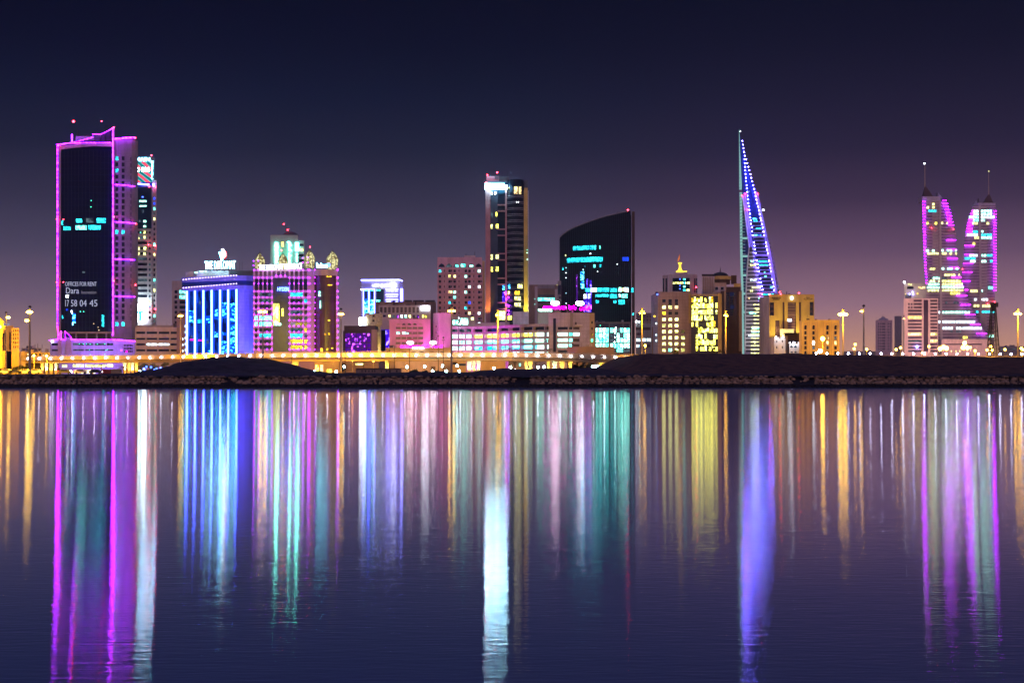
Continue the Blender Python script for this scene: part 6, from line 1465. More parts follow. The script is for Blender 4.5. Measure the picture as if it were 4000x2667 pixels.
terrain('embankment', [(2280, 1480), (2330, 1455), (2378, 1438), (2420, 1419), (2470, 1396), (2500, 1385), (2530, 1383), (3000, 1385), (3180, 1388), (3400, 1392), (3600, 1394), (3800, 1396), (4080, 1399)], 400, 338, 480, 'earth', amp=.35, nx=170, ny=40, x0=2280, x1=4120, flat=True, base=2.2, fs=.10)
# lit service road behind the bank on the left
o = MB().box(-215, 60, 430, 446, G - .2, G + .05).build('road', M['asph']); o['kind'] = 'structure'
# rock revetment: a heap nobody could count
rb = MB(); rnd = random.Random(3)
ico = bmesh.new(); bmesh.ops.create_icosphere(ico, subdivisions=1, radius=1); IV = [v.co.copy() for v in ico.verts]; IF = [[v.index for v in f.verts] for f in ico.faces]; ico.free()
x = -122
while x < 122:
    for row in range(6):
        if row < 2: s_ = rnd.uniform(.35, .6)
        else: s_ = rnd.uniform(.34, .74)
        cy = 301.2 + row * 1.15 + rnd.uniform(-.3, .3); cz = .05 + row * .42 + rnd.uniform(-.12, .12)
        cx = x + rnd.uniform(-.4, .4)
        if row > 1 and 1.0 < (cx + 2) % 61 < 6 and rnd.random() < .7: continue
        R = Matrix.Rotation(rnd.uniform(0, 6), 3, 'Z') @ Matrix.Rotation(rnd.uniform(0, 6), 3, 'X')
        n0 = len(rb.v); sc_ = Vector((rnd.uniform(.8, 1.35), rnd.uniform(.8, 1.2), rnd.uniform(.55, .9))) * s_
        for q in IV:
            p = R @ (q * rnd.uniform(.78, 1.15)); rb.v.append((cx + p.x * sc_.x, cy + p.y * sc_.y, cz + p.z * sc_.z))
        for fc in IF: rb.f.append(tuple(n0 + k for k in fc)); rb.mi.append(0 if row > 1 else 1)
    x += .72
o = rb.build('armour_rocks', [M['rock'], M['wet']]); o['kind'] = 'stuff'; tag(o, 'band of pale angular rocks along the waterline', 'rocks')
MB_ = MB().poly([(-400, 300.4, -.4), (400, 300.4, -.4), (400, 302.2, .5), (-400, 302.2, .5)]).poly([(-400, 302.2, .5), (400, 302.2, .5), (400, 307.6, 2.3), (-400, 307.6, 2.3)]).poly([(-400, 307.6, 2.3), (400, 307.6, 2.3), (400, 313, 2.35), (-400, 313, 2.35)])
o = MB_.build('beach', M['wet']); o['kind'] = 'structure'

# =============================================================== elevated road
BZ = 10.5
YB = [(-900, 690), (0, 648), (600, 588), (1000, 530), (1500, 512), (2000, 510), (2250, 522), (2450, 548), (2650, 560), (5000, 560)]
def bY(px): return interp(YB, px)
br = thing('bridge', 'long elevated concrete road lit amber with a row of white parapet lamps', 'bridge', (0, 540, G))
pxs = [-300 + 20 * i for i in range(223)]
def sweep(name, mat, zlo, zhi, ylo, yhi, p0=-300, p1=4160, zf=None, skip=None):
    q = MB(); prev = None
    for px in pxs:
        if px < p0 or px > p1: continue
        if skip and skip[0] <= px <= skip[1]: prev = None; continue
        Yc = bY(px); x = X(px, Yc); dz = zf(px) if zf else 0
        ring = [(x, Yc + ylo, zlo + dz), (x, Yc + ylo, zhi + dz), (x, Yc + yhi, zhi + dz), (x, Yc + yhi, zlo + dz)]
        if prev:
            for i in range(4): j = (i + 1) % 4; q.quad(prev[i], prev[j], ring[j], ring[i])
        prev = ring
    return q.build(name, M[mat], br)
zf = lambda px: -.0 if px < 2050 else -min(.9, (px - 2050) / 400 * .55)
sweep('parapet', 'conc', BZ - 1.35, BZ, 0, .35, zf=zf)
sweep('parapet', 'conc', BZ - 1.0, BZ, 22, 22.3, zf=zf)
sweep('deck', 'conc', BZ - 1.75, BZ - 1.36, -.1, 22.6, zf=zf)
sweep('girder', 'conc', BZ - 3.0, BZ - 1.76, 1.8, 20, p1=2560, zf=zf)
sweep('handrail', 'mast', BZ + .35, BZ + .45, .1, .2, zf=zf)
q = MB(); prev = None
for i in range(210):
    px = -280 + 20 * i; Yc = bY(px); q.box(X(px, Yc) - .04, X(px, Yc) + .04, Yc + .1, Yc + .2, BZ + zf(px), BZ + .4 + zf(px))
q.build('handrail_post', M['mast'], br)['kind'] = 'stuff'
# lamps on the parapet
lp = [(23, 1397), (60, 1397), (102, 1396)] + [(145 + 43.1 * i, 1396 - 7.5 * min(1, i / 12)) for i in range(13)]
lx = [-20 + 43.3 * i for i in range(58)]
for px in lx:
    Yc = bY(px)
    bulb(br, 'parapet_lamp', (X(px, Yc), Yc - .6, BZ - 1.0 + zf(px)), .21 * Yc / 520, M['Ebridge'])
for px in rng(3188, 42.3, 20):
    Yc = 415; bulb(br, 'parapet_lamp', (X(px, Yc), Yc, Z(1383 + (px - 3188) * .0035, Yc) + .22 ), .25, M['Ebridge'])
# piers
def pier(px0, px1, warm, ybot=1466, Yp=None):
    Yc = (Yp or bY((px0 + px1) / 2)) + 4
    x0, x1 = X(px0, Yc), X(px1, Yc); c = (x0 + x1) / 2; w = (x1 - x0) / 2; zt = BZ - 3.0 + zf(px0)
    q = MB()
    prof = [(w * .82, G - .4), (w * .72, G + (zt - G) * .5), (w * .85, G + (zt - G) * .8), (w * 1.0, zt - .004)]
    prev = None
    for hw, z in prof:
        ring = [(c - hw, Yc, z), (c + hw, Yc, z), (c + hw, Yc + 2.4, z), (c - hw, Yc + 2.4, z)]
        if prev:
            for i in range(4): j = (i + 1) % 4; q.quad(prev[i], prev[j], ring[j], ring[i])
        prev = ring
    q.build('pier', M['conc'], br)
    col = (1.0, .72, .12) if warm else (.65, 1.0, .80)
    for s_ in (-1, 1):
        spot('pier_uplight', (c + s_ * w * .9, Yc - .9, G + .3), (c + s_ * w * .35, Yc + .3, zt), 16000, col, 50, .1)
for a, c, wm in ((158, 171, 1), (175, 188, 0), (193, 207, 1), (212, 224, 0), (480, 495, 0), (497, 510, 1), (511, 524, 0), (526, 539, 1), (1138, 1166, 1), (1504, 1519, 1), (1824, 1843, 0), (1845, 1857, 1), (1861, 1877, 0), (2047, 2061, 1), (2063, 2081, 1), (2134, 2149, 1), (2156, 2178, 0), (2184, 2206, 1), (2220, 2236, 1), (2340, 2358, 1), (2382, 2398, 1)):
    pier(a, c, wm)

# =============================================================== street lamps
def high_mast(px, ytop, Yl, label, zb=None, heads=((-8, 0), (8, 0)), r=1.2, W=450000, pole_lit=True, hm=1.0, name='street_lamp', grp='tall street lamps along the elevated road'):
    x = X(px, Yl); zb = (G - .2) if zb is None else zb; zt = Z(ytop, Yl)
    t = thing(name, label, 'street lamp', (x, Yl, zb), grp)
    MB().cyl(x, Yl, zb, zt + .9, .34, .16, 8).build('pole', M['mast'], t)
    MB().lathe(x, Yl, [(.16, zt + .9), (.5, zt + .9), (.35, zt + 1.4), (0, zt + 1.5)], 8).build('cap', M['black'], t)
    for dx, dy in heads:
        hx, hz = X(px + dx, Yl), Z(ytop + 5 + dy, Yl)
        MB().tube([(x, Yl, zt + .5), (hx, Yl - .1, hz + .45)], .09, 5).build('arm', M['mast'], t)
        o_ = bulb(t, 'lamp_head', (hx, Yl - .1, hz), r * .5 * Yl / 520, M['Esod']); o_.scale = (r * .62 * Yl / 520 * hm, r * .5, r * .34 * Yl / 520)
    if W < 0: spot('sodium_floodlight', (x, Yl + 1.2, zt - .3), (x * 1.06, Yl + 60, zt - 48), -W * 1000000, SOD, 104, .5, .4)
    if W > 0: point('sodium_light', (x, Yl - 2.6, zt - .8), W, SOD, .6)
    if pole_lit: spot('pole_light', (x, Yl - 1.5, zt - .2), (x, Yl, zb + 4), 5000, (1, .42, .04), 26, .1)
    return t
high_mast(24, 1232, 560, 'tall amber street lamp nearest to the yellow minaret', heads=((9, 3),), W=-2)
high_mast(117, 1213, 425, 'tall dark street mast reaching down to the shore bank on the left', zb=2.3, heads=((-6, 1), (3, 1)), pole_lit=False, W=-1.8)
high_mast(114, 1248, 560, 'shorter amber lamp directly behind the dark mast on the left', heads=((-9, -1),), W=0)
high_mast(705, 1229, 545, 'street lamp standing left of the blue lit hotel', heads=((-5, 0), (5, 0)), r=.7, W=-1.5)
high_mast(1027, 1211, 470, 'double headed street lamp in front of the purple dotted hotel', heads=((-10, 2), (9, 2)), r=1.2, W=-1)
high_mast(1332, 1220, 488, 'double headed street lamp just right of the purple dotted hotel', heads=((-5, 2), (5, 2)), r=.9, W=-1)
high_mast(1764, 1208, 450, 'double headed street lamp before the pink apartment hotel', heads=((-8, 2), (9, 2)), r=.95, W=-1)
high_mast(1945, 1225, 505, 'street lamp in front of the curved parking garage', heads=((-5, 1), (7, 1)), r=.6, W=180000, zb=BZ - 1)
high_mast(2508, 1217, 540, 'street lamp between the black sail tower and the stone office', heads=((-8, 1), (8, 1)), r=.5, zb=BZ - 1, W=260000)
high_mast(2835, 1227, 540, 'street lamp in front of the domed brown building', heads=((-4, 0), (5, 2)), r=.55, zb=BZ - 1, W=300000)
high_mast(3293, 1222, 540, 'bright double headed street lamp right of the amber block', heads=((-10, 1), (9, 1)), r=1.5, zb=BZ - 1.2)
high_mast(3374, 1209, 430, 'thin street lamp whose pole runs down into the dark embankment', heads=((-9, 2),), r=.8, zb=7.5, W=-1)
high_mast(3976, 1220, 540, 'double headed street lamp near the right edge of the picture', heads=((-9, 1), (8, 1)), r=1.0, zb=BZ - 1.2)
high_mast(3531, 1240, 900, 'slender pale mast left of the pink banded office', heads=((0, 0),), r=.3, W=0, pole_lit=False, zb=G, grp=None)
small = [(3213, 1323, 'amber lamp on the amber block side of the embankment'), (3340, 1345, 'small amber road lamp beyond the first tall right lamp'), (3336, 1362, 'lower amber road lamp beside the first small one'), (3385, 1364, 'twin amber road lamp right of the thin dark pole'),
         (3500, 1365, 'amber road lamp below the faint hazy tower'), (3517, 1358, 'taller amber road lamp below the faint hazy tower'), (3603, 1378, 'low amber road lamp at the foot of the pink office'), (3628, 1353, 'amber road lamp in front of the pink office'),
         (3672, 1362, 'bright amber road lamp starting the big cluster'), (3686, 1356, 'bright amber road lamp inside the big cluster'), (3697, 1360, 'bright amber road lamp closing the big cluster'), (3768, 1340, 'high amber lamp between the twin skyscrapers'), (3762, 1357, 'bright amber road lamp under the high one'), (3778, 1358, 'bright amber road lamp right of the high one'), (3790, 1357, 'amber road lamp right of the second cluster'),
         (3808, 1370, 'lone amber road lamp between second cluster and lattice mast'), (3855, 1367, 'amber road lamp left of the lattice mast'), (3869, 1353, 'amber road lamp just before the lattice mast'), (3875, 1367, 'low amber road lamp at the foot of the lattice mast'), (3925, 1365, 'amber road lamp right of the lattice mast'), (3988, 1360, 'amber road lamp by the right picture edge'), (3996, 1366, 'outermost amber road lamp at the right'),
         (133, 1389, 'bright amber lamp on the far side of the bridge at the low yellow building'), (183, 1390, 'second bright amber lamp at the low yellow building'),
         (1303, 1400, 'amber lamp under the bridge over the small kiosk'), (1377, 1407, 'dim amber lamp under the bridge beside the kiosk'), (1459, 1408, 'amber lamp under the bridge above the shop building'), (2520, 1350, 'amber globe lamp right of the black sail tower')]
for k, (px, py, lb) in enumerate(small):
    Yl = 600 if px > 3000 else 575
    if px == 3213: Yl = 575
    if 3600 < px < 3700: Yl = 1080
    if 3760 < px < 3795: Yl = 1600
    x, z = X(px, Yl), Z(py, Yl); zb = (8.6 if Yl < 700 else G) if px > 3000 else G - .2
    t = thing('road_lamp', lb, 'street lamp', (x, Yl, zb), 'small amber road lamps')
    MB().cyl(x, Yl, zb, z, .12, .08, 6).build('pole', M['mast'], t)
    big = px in (3672, 3686, 3697, 3768, 3762, 3778, 3213)
    bulb(t, 'lamp_head', (x, Yl - .3, z), (.85 if big else .48) * max(1, Yl / 600), M['Esod' if big else 'Esodd'])
    if px == 3213: point('road_light', (x, Yl - 1.5, z - .4), 220000, SOD, .3)
    elif 3600 < px < 3700: point('road_light', (x, Yl - 3, z + 4), 150000, (1, .60, .50), .5)
    elif 3760 < px < 3795: point('road_light', (x, Yl - 3, z + 4), 600000, (1, .58, .48), .5)
    elif px < 200: point('road_light', (x, Yl - 1.5, z - .4), 90000, SOD, .3)
    elif k % 3 == 0: point('road_light', (x, Yl - 1.5, z - .4), 16000, SOD, .3)
globes = [(1590, 1433, 'white globe lamp nearest the dark cabin'), (1659, 1431, 'white globe lamp left of the hotel doorway'), (1690, 1449, 'low cyan globe lamp under the hotel doorway'), (1729, 1429, 'white globe lamp right of the hotel doorway'), (1743, 1449, 'low cyan globe lamp beneath the entrance block'), (1786, 1428, 'white globe lamp before the entrance block'), (1794, 1449, 'low cyan globe lamp left of the white lit piers'), (1929, 1438, 'white globe lamp on the bank right of the white lit piers'),
          (1994, 1434, 'cyan globe lamp at the shop front'), (2102, 1434, 'white globe lamp between two amber piers'), (2126, 1433, 'white globe lamp with a dark post beside the amber pier'), (2316, 1431, 'first of three white lamps at the bridge end'), (2325, 1431, 'second of three white lamps at the bridge end'), (2335, 1431, 'third of three white lamps at the bridge end'),
          (275, 1455, 'cyan lamp at the left end of the lit shop fronts'), (332, 1456, 'lamp between the lit shop fronts'), (383, 1455, 'bright cyan lamp right of the lit shop fronts'), (1230, 1450, 'cyan lamp at the right foot of the mound'), (1313, 1452, 'white lamp before the kiosk'), (1345, 1432, 'triple white lamp left of the dark cabin'), (547, 1453, 'bluish lamp near the amber and white piers'), (566, 1453, 'second bluish lamp near the mound'), (585, 1454, 'third bluish lamp touching the mound')]
for px, py, lb in globes:
    Yl = 500; x, z = X(px, Yl), Z(py, Yl); z = max(z, 3.6)
    t = thing('globe_lamp', lb, 'lamp', (x, Yl, G - .2), 'globe lamps under the bridge')
    MB().cyl(x, Yl, G - .3, z - .3, .06, .05, 6).build('post', M['black'], t)
    bulb(t, 'globe', (x, Yl, z), .42, M['Eglobe'])
# thin dark poles in front of the bridge
for px, yt, lb in ((1060, 1372, 'thin dark pole rising before the mound crest'), (1140, 1368, 'thin dark pole right of the mound crest'), (1348, 1370, 'thin dark pole left of the low purple office'), (1540, 1350, 'hooked thin lamp pole beside the dark cabin'), (1600, 1362, 'thin dark pole before the hotel wing'), (1712, 1313, 'thin pole with a round head before the pink block'), (1732, 1318, 'thin pole with a crossbar before the beige block')):
    Yl = 470; x = X(px, Yl)
    t = thing('utility_pole', lb, 'pole', (x, Yl, G - .3), 'thin poles in front of the bridge')
    MB().cyl(x, Yl, G - .4, Z(yt, Yl), .13, .08, 6).build('pole', M['black'], t)
    if px in (1712, 1732): MB().ball(x, Yl, Z(yt, Yl), .32).build('pole_head', M['black'], t)
    if px == 1732: MB().box(x - .5, x + .5, Yl - .06, Yl + .06, Z(1329, Yl), Z(1327, Yl)).build('crossbar', M['black'], t)
    if px == 1540: MB().tube([(x, Yl, Z(1352, Yl)), (x - .3, Yl, Z(1349, Yl)), (x - .8, Yl, Z(1348.5, Yl))], .07, 5).build('arm', M['black'], t)
# lattice mast in front of the garage
Yl = 640; cx = X(1798, Yl)
t = thing('lattice_mast', 'thin dark lattice mast in front of the pink side of the garage', 'mast', (cx, Yl, G)); m = MB()
for s_ in (-1, 1):
    m.tube([(cx + s_ * 1.0, Yl, G), (cx + s_ * .75, Yl, Z(1250, Yl))], .1, 4)
zz = [G + (Z(1250, Yl) - G) * i / 12 for i in range(13)]
for i, (a, c) in enumerate(zip(zz, zz[1:])): m.tube([(cx - .85, Yl, a), (cx + .85, Yl, c)], .05, 4).tube([(cx + .85, Yl, a), (cx - .85, Yl, c)], .05, 4).tube([(cx - .85, Yl, c), (cx + .85, Yl, c)], .05, 4)
m.build('lattice', M['black'], t)
# =============================================================== cabin, containers, cars
Y = 390
cb = thing('site_cabin', 'long low dark cabin with small windows on the shore bank', 'cabin', (X(1490, Y), Y + 3, 2.6))
Bld('x', '', 1390, 1568, 1440, Y, 5, 'brown', root=cb, z0=2.2, holes=[rect(x, x + w, 1445, 1453, 'gd') for x, w in ((1412, 4), (1426, 4), (1439, 4), (1452, 4), (1462, 4), (1487, 4), (1506, 7), (1547, 6))] + [rect(1520, 1526, 1445, 1457, 'gd')], rec=.15).done()
MB().prism([(X(1388, Y), Y - .3), (X(1586, Y), Y - .3), (X(1586, Y), Y + 5.3), (X(1388, Y), Y + 5.3)], Z(1440, Y) + .004, Z(1438, Y)).build('roof', M['dgrey'], cb)
for px, c_, lb in ((400, 'etail', 'red shipping container left one at the roadside under the bridge'), (434, 'tan', 'orange brown shipping container right one at the roadside under the bridge')):
    Y = 430; M.setdefault('etail', solid('red_paint', (.45, .05, .03), rough=.5)); m = MB(); x0, x1 = X(px, Y), X(px + 33, Y)
    m.box(x0, x1, Y, Y + 2.4, G, G + 1.5)
    for i in range(9): m.box(x0 + .15 + i * .27, x0 + .25 + i * .27, Y - .06, Y - .002, G + .12, G + 1.4)
    o = m.build('shipping_container', M[c_]); tag(o, lb, 'container', 'shipping containers at the roadside')
M['paintw'] = solid('white_car_paint', (.6, .6, .6), rough=.3, bump=0); M['paintd'] = solid('dark_car_paint', (.05, .05, .06), rough=.3, bump=0)
def car(px, lb, d, lights=True, pm='paintw'):
    Yc = 434; x = X(px, Yc); z = G + .05
    t = thing('parked_car', lb, 'car', (x, Yc, z), 'cars on the road under the bridge'); g = 1 if d else -1
    side = [(-2.1, .35), (2.1, .35), (2.15, .8), (1.3, .95), (.7, 1.42), (-1.0, 1.42), (-1.7, .95), (-2.15, .85)]
    P = [(x + g * a, z + c) for a, c in side]; m = MB()
    m.poly([(a, Yc - .85, c) for a, c in P]).poly([(a, Yc + .85, c) for a, c in P[::-1]])
    for i in range(8): j = (i + 1) % 8; m.quad((P[i][0], Yc - .85, P[i][1]), (P[i][0], Yc + .85, P[i][1]), (P[j][0], Yc + .85, P[j][1]), (P[j][0], Yc - .85, P[j][1]))
    m.build('body', M[pm], t)
    MB().poly([(x + g * a, Yc - .87, z + c) for a, c in ((-1.4, .97), (1.05, .97), (.62, 1.34), (-.95, 1.34))]).build('side_window', M['gd'], t)
    for a in (-1.3, 1.3):
        w = MB()
        for k in range(10): a0, a1 = 2 * math.pi * k / 10, 2 * math.pi * (k + 1) / 10; w.poly([(x + a, Yc - .9, z + .33), (x + a + .33 * math.cos(a0), Yc - .9, z + .33 + .33 * math.sin(a0)), (x + a + .33 * math.cos(a1), Yc - .9, z + .33 + .33 * math.sin(a1))]).quad((x + a + .33 * math.cos(a0), Yc - .9, z + .33 + .33 * math.sin(a0)), (x + a + .33 * math.cos(a0), Yc - .7, z + .33 + .33 * math.sin(a0)), (x + a + .33 * math.cos(a1), Yc - .7, z + .33 + .33 * math.sin(a1)), (x + a + .33 * math.cos(a1), Yc - .9, z + .33 + .33 * math.sin(a1)))
        w.build('wheel', M['black'], t)
    bulb(t, 'headlight', (x + g * 2.15, Yc - .6, z + .68), .22, M['Ehead']); bulb(t, 'taillight', (x - g * 2.15, Yc - .6, z + .8), .2, M['Etail'])
for a in ((24, 'white car leftmost on the road under the bridge', 0), (62, 'white car left of the dark street mast', 1, 1, 'paintd'), (100, 'pale car just left of the dark street mast base', 1), (138, 'pale car right of the dark street mast base', 0), (255, 'car near the first lit shop front', 1, 1, 'paintd'), (318, 'car before the second lit shop front', 1), (375, 'car with a strong red tail light left of the containers', 1, 1, 'paintd')):
    car(*a)

# =============================================================== trees
def palm(px, py, Yt, h, lb, r=2.6, n=11, zb=None):
    x = X(px, Yt); zt = Z(py, Yt); zb = (G - .3) if zb is None else zb
    t = thing('palm_tree', lb, 'palm tree', (x, Yt, zb), 'palms along the road')
    MB().tube([(x + .1 * math.sin(k), Yt, zb + (zt - zb) * k / 4) for k in range(5)], [.24, .2, .17, .15, .14], 7).build('trunk', M['bark'], t)
    m = MB()
    for i in range(n * 2):
        a = 2 * math.pi * i / n + .3 * (i >= n); el = (.9 if i < n else .25) + random.uniform(-.2, .2); L = r * random.uniform(.8, 1.1)
        pts = []
        for k in range(6):
            s_ = k / 5; rr = L * s_; zz_ = zt + math.sin(el) * rr - 1.15 * s_ * s_ * L * .62
            pts.append(Vector((x + math.cos(a) * rr * math.cos(el * .5), Yt + math.sin(a) * rr * math.cos(el * .5), zz_)))
        sd = Vector((-math.sin(a), math.cos(a), 0))
        for k in range(5):
            for s_ in (-1, 1):
                for q in range(2):
                    p = pts[k].lerp(pts[k + 1], q * .5); w = .34 * (1 - .12 * k)
                    tip = p + sd * s_ * w + (pts[k + 1] - pts[k]) * .5 + Vector((0, 0, -.16))
                    p2 = p + (pts[k + 1] - pts[k]) * .22
                    m.poly([tuple(p), tuple(p2), tuple(tip)])
    m.build('crown', M['leaf'], t)
def tree(px, py, Yt, w, lb, zb=None, seed=0, grp='round trees under the bridge', hh=None):
    rd = random.Random(seed + int(px)); x = X(px, Yt); zt = Z(py, Yt); zb = (G - .3) if zb is None else zb
    t = thing('tree', lb, 'tree', (x, Yt, zb), grp); R_ = w * Yt / F / 2; H_ = (zt - zb)
    m = MB().tube([(x, Yt, zb), (x + .1, Yt, zb + H_ * .35), (x, Yt, zb + H_ * .6)], [.2, .14, .08], 6)
    for k in range(5): a = k * 1.26; m.tube([(x, Yt, zb + H_ * (.3 + .05 * k)), (x + math.cos(a) * R_ * .6, Yt + math.sin(a) * R_ * .6, zb + H_ * (.6 + .05 * k))], [.08, .03], 5)
    m.build('trunk', M['bark'], t); m = MB()
    cl = [(rd.gauss(0, .42) * R_, rd.gauss(0, .42) * R_, zb + H_ * rd.uniform(.38, .92), rd.uniform(.22, .42) * R_) for _ in range(16)]
    for cx_, cy_, cz_, cr in cl:
        for _ in range(75):
            d = Vector((rd.gauss(0, 1), rd.gauss(0, 1), rd.gauss(0, .8))).normalized() * cr * rd.uniform(.5, 1.08)
            p = Vector((x + cx_, Yt + cy_, cz_)) + d; s_ = rd.uniform(.10, .22)
            u_ = Vector((rd.gauss(0, 1), rd.gauss(0, 1), rd.gauss(0, 1))).normalized(); v_ = u_.cross(Vector((rd.gauss(0, 1), rd.gauss(0, 1), rd.gauss(0, 1)))).normalized()
            m.quad(tuple(p - u_ * s_), tuple(p + v_ * s_ * .6), tuple(p + u_ * s_), tuple(p - v_ * s_ * .6))
    m.build('crown', M['leaf'], t)
for a in ((8, 1437, 470, 44, 'dark round tree under the bridge at the left picture edge'), (62, 1432, 470, 40, 'dark round tree left of the dark street mast'), (90, 1428, 475, 44, 'dark round tree directly behind the dark street mast'), (145, 1436, 475, 34, 'dark round tree left of the amber piers'), (232, 1436, 480, 18, 'small slim dark tree right of the piers')): tree(*a)
for a in ((560, 1420, 500, 40, 'blue lit tree left of the mound'), (600, 1418, 505, 44, 'blue lit tree touching the mound'), (640, 1416, 505, 40, 'blue lit tree half hidden by the mound')): tree(*a, grp='blue lit trees beside the mound')
for k, (px, py) in enumerate(((562, 1440), (572, 1432), (566, 1446), (590, 1434), (603, 1445), (612, 1440), (628, 1438), (654, 1434), (648, 1446), (580, 1448))):
    t = thing('fairy_lamp', 'small blue decoration lamp among the trees by the mound', 'lamp', (X(px, 496), 496, G - .2), 'blue decoration lamps')
    MB().cyl(X(px, 496), 496, G - .2, Z(py, 496), .05, .05, 5).build('post', M['black'], t); bulb(t, 'bulb', (X(px, 496), 496, Z(py, 496)), .35, M['Eblue' if k % 2 else 'Ebluew'])
point('blue_tree_light', (X(600, 490), 488, G + 1.5), 6000, (.1, .1, 1.0), .5)
for a in ((360, 1428, 480, 6, 'palm before the lit shop fronts, left one'), (396, 1426, 480, 6, 'palm before the lit shop fronts, right one'), (482, 1436, 480, 4, 'low palm at the amber and white piers')): palm(*a)
for a in ((1968, 1358, 600, 8, 'palm clump leftmost before the parking garage'), (1990, 1362, 600, 8, 'palm second from the left before the parking garage'), (2012, 1364, 600, 8, 'palm right of the middle before the parking garage'), (2148, 1366, 600, 8, 'palm at the right foot of the garage service block'), (2010, 1418, 520, 5, 'palm under the bridge beside the pink signs'), (2092, 1418, 520, 5, 'palm under the bridge between the amber piers'), (2285, 1420, 520, 5, 'palm under the bridge near its right end'), (2312, 1420, 520, 5, 'palm under the bridge left of the three white lamps'), (1420, 1412, 560, 5, 'palm under the bridge at the lit shop building')): palm(*a)
for a in ((2640, 1348, 585, 30, 'small dark tree before the stone office'), (2786, 1352, 585, 26, 'small dark tree before the yellow lit glass office'), (2812, 1362, 585, 18, 'low dark bush right of the small dark tree'), (1515, 1364, 600, 26, 'dark tree at the corner of the dark blue facade'), (1475 + 30, 1384, 600, 20, 'low dark tree below the dark blue facade')): tree(*a, zb=6, grp='dark trees behind the elevated road')
for a in ((1618, 1447, 375, 46, 'low scrub hump right of the dark cabin'), (1665, 1446, 372, 34, 'low scrub hump under the globe lamps'), (1700, 1450, 372, 40, 'low scrub under the hotel doorway')): tree(*a, zb=2.0, grp='scrub on the shore bank')
# pink lit road signs
for px, w, lb, nm in ((2012, 12, 'white and pink glowing rounded sign under the bridge', 14), (2035, 17, 'magenta glowing low sign under the bridge', 8)):
    Yl = 505; x = X(px, Yl); t = thing('lit_sign', lb, 'sign', (x, Yl, G - .2)); hw = w / 2 * Yl / F; z0_, z1_ = G + .6, G + .6 + nm * Yl / F
    m = MB(); c = (z0_ + z1_) / 2; P_ = [(x + hw * math.cos(2 * math.pi * k / 14), c + (z1_ - z0_) / 2 * math.sin(2 * math.pi * k / 14)) for k in range(14)]
    m.poly([(a, Yl, q) for a, q in P_]).poly([(a, Yl + .25, q) for a, q in P_[::-1]])
    for k in range(14): j = (k + 1) % 14; m.quad((P_[k][0], Yl, P_[k][1]), (P_[k][0], Yl + .25, P_[k][1]), (P_[j][0], Yl + .25, P_[j][1]), (P_[j][0], Yl, P_[j][1]))
    m.build('sign_face', M['Eoval' if px == 2012 else 'Emag'], t); MB().cyl(x, Yl + .12, G - .2, z0_, .06).build('post', M['black'], t)
# headlights of traffic on the raised road
for k, (px, py, m_) in enumerate(((132, 1390, 'Ehead'), (175, 1391, 'Ehead'), (188, 1391, 'Esodd'), (3210, 1377, 'Ehead'))):
    pass
point('bright_road_light', (X(3203, 560), 556, Z(1372, 560)), 15000, (1, .9, .8), .3)
t = thing('flood_lamp', 'dazzling white flood lamp on the road edge before the amber block', 'lamp', (X(3203, 556), 556, 8.6)); MB().cyl(X(3203, 556), 556, 8.6, Z(1372, 556), .08).build('post', M['black'], t); bulb(t, 'lamp_head', (X(3203, 556), 555.7, Z(1371, 556)), .75, M['Ebridge'])

# big general street lighting from the lamps standing along the road (their light pools overlap)
for px, w in ((300, 1), (560, .7), (850, .5), (1200, .6), (1500, .7), (2150, .8), (2700, 1.3), (3080, 1.0), (3200, 1.3), (3600, .8), (3800, .8)):
    pass

# =============================================================== sky
w = bpy.data.worlds.new('World'); SC.world = w; w.use_nodes = True; nt = w.node_tree; nt.nodes.clear()
def s2l(c): return tuple(((x / 255) / 12.92 if x / 255 <= .04045 else ((x / 255 + .055) / 1.055) ** 2.4) for x in c)
out = nt.nodes.new('ShaderNodeOutputWorld'); bg = nt.nodes.new('ShaderNodeBackground')
tc = nt.nodes.new('ShaderNodeTexCoord'); sp = nt.nodes.new('ShaderNodeSeparateXYZ'); nt.links.new(tc.outputs['Generated'], sp.inputs[0])
def ramp(stops):
    r = nt.nodes.new('ShaderNodeValToRGB'); e = r.color_ramp.elements
    for i, (y, c) in enumerate(stops):
        t = math.atan((1455 - y) / F); p = math.sin(t) / .5
        k = e[i] if i < 2 else e.new(p)
        k.position = max(0, min(1, p)); k.color = (*s2l(c), 1)
    return r
mz = nt.nodes.new('ShaderNodeMath'); mz.operation = 'MULTIPLY'; mz.inputs[1].default_value = 2.0; nt.links.new(sp.outputs[2], mz.inputs[0])
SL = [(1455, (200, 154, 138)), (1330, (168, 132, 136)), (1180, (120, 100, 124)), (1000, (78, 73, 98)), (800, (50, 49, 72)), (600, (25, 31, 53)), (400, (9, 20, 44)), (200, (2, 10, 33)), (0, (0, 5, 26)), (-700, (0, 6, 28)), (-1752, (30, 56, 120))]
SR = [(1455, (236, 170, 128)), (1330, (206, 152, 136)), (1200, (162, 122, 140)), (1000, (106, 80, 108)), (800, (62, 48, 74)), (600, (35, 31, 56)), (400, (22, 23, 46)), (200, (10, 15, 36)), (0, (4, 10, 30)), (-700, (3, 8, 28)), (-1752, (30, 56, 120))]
rl, rr = ramp(SL), ramp(SR)  # last stops brighten the unseen zenith, added to light the water
nt.links.new(mz.outputs[0], rl.inputs[0]); nt.links.new(mz.outputs[0], rr.inputs[0])
mr = nt.nodes.new('ShaderNodeMapRange'); mr.interpolation_type = 'SMOOTHSTEP'; mr.inputs[1].default_value = -.05; mr.inputs[2].default_value = .22
nt.links.new(sp.outputs[0], mr.inputs[0])
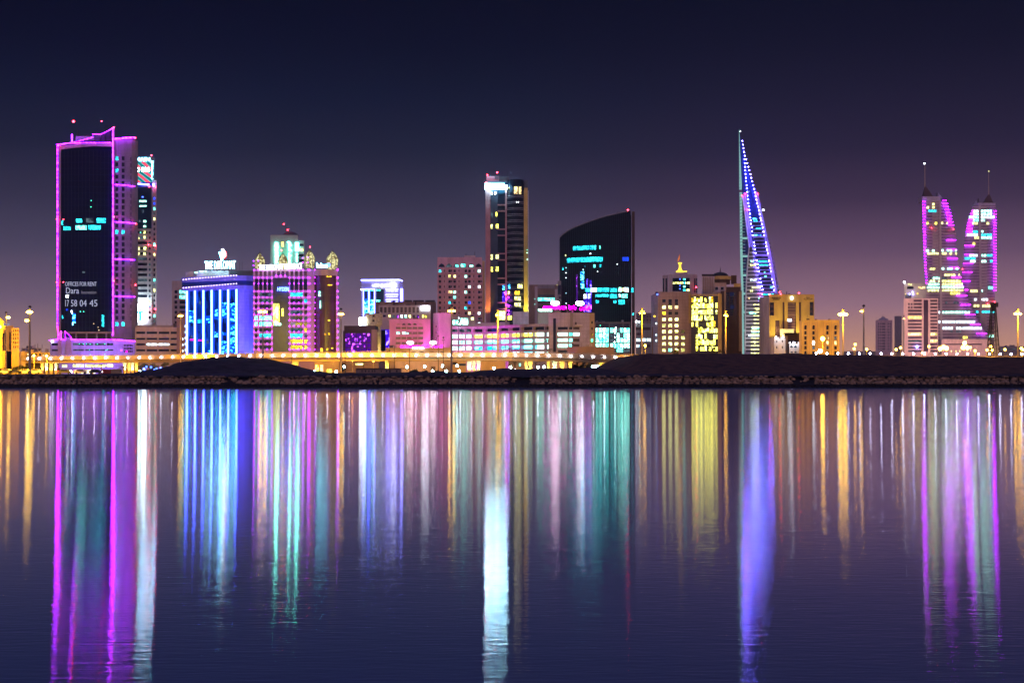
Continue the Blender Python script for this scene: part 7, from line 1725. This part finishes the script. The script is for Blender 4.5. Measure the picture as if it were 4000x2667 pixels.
mx = nt.nodes.new('ShaderNodeMixRGB'); nt.links.new(mr.outputs[0], mx.inputs[0]); nt.links.new(rl.outputs[0], mx.inputs[1]); nt.links.new(rr.outputs[0], mx.inputs[2])
# warm pinkish glow added behind the camera, out of view, to light the facades
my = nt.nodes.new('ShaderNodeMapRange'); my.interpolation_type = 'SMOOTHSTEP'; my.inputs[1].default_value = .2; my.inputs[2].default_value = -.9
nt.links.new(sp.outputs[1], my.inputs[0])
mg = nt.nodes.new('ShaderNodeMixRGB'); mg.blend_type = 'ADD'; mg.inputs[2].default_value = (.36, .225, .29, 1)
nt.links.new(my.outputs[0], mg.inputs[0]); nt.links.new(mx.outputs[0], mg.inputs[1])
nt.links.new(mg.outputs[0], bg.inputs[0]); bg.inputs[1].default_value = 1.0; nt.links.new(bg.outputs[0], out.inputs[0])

# =============================================================== night haze
m, nt, out = _new('haze')
pv = nt.nodes.new('ShaderNodeVolumePrincipled'); pv.inputs['Color'].default_value = (.74, .72, .92, 1); pv.inputs['Density'].default_value = .0001; pv.inputs['Anisotropy'].default_value = .7
nt.links.new(pv.outputs[0], out.inputs['Volume'])
o = MB().box(-2600, 2600, -450, 3400, -1, 272).build('haze', m); o['kind'] = 'stuff'; tag(o, 'thin night haze lying over the water and the city', 'haze')

# =============================================================== camera and render
cam = bpy.data.cameras.new('camera'); co = bpy.data.objects.new('camera', cam); COL.objects.link(co); SC.camera = co
cam.lens = 50.004; cam.sensor_width = 36; cam.clip_end = 30000; cam.clip_start = .5
cam.shift_y = (HOR - 1333.5) / 4000
co.location = (0, 0, H); co.rotation_euler = (math.pi / 2, 0, 0)
SC.view_settings.view_transform = 'Standard'; SC.view_settings.look = 'None'; SC.view_settings.exposure = 0; SC.view_settings.gamma = 1
SC.render.engine = 'CYCLES'; SC.cycles.use_denoising = True; SC.cycles.use_light_tree = True
SC.cycles.max_bounces = 5; SC.cycles.diffuse_bounces = 2; SC.cycles.glossy_bounces = 3; SC.cycles.sample_clamp_indirect = 12
for m in bpy.data.materials: 
    pass
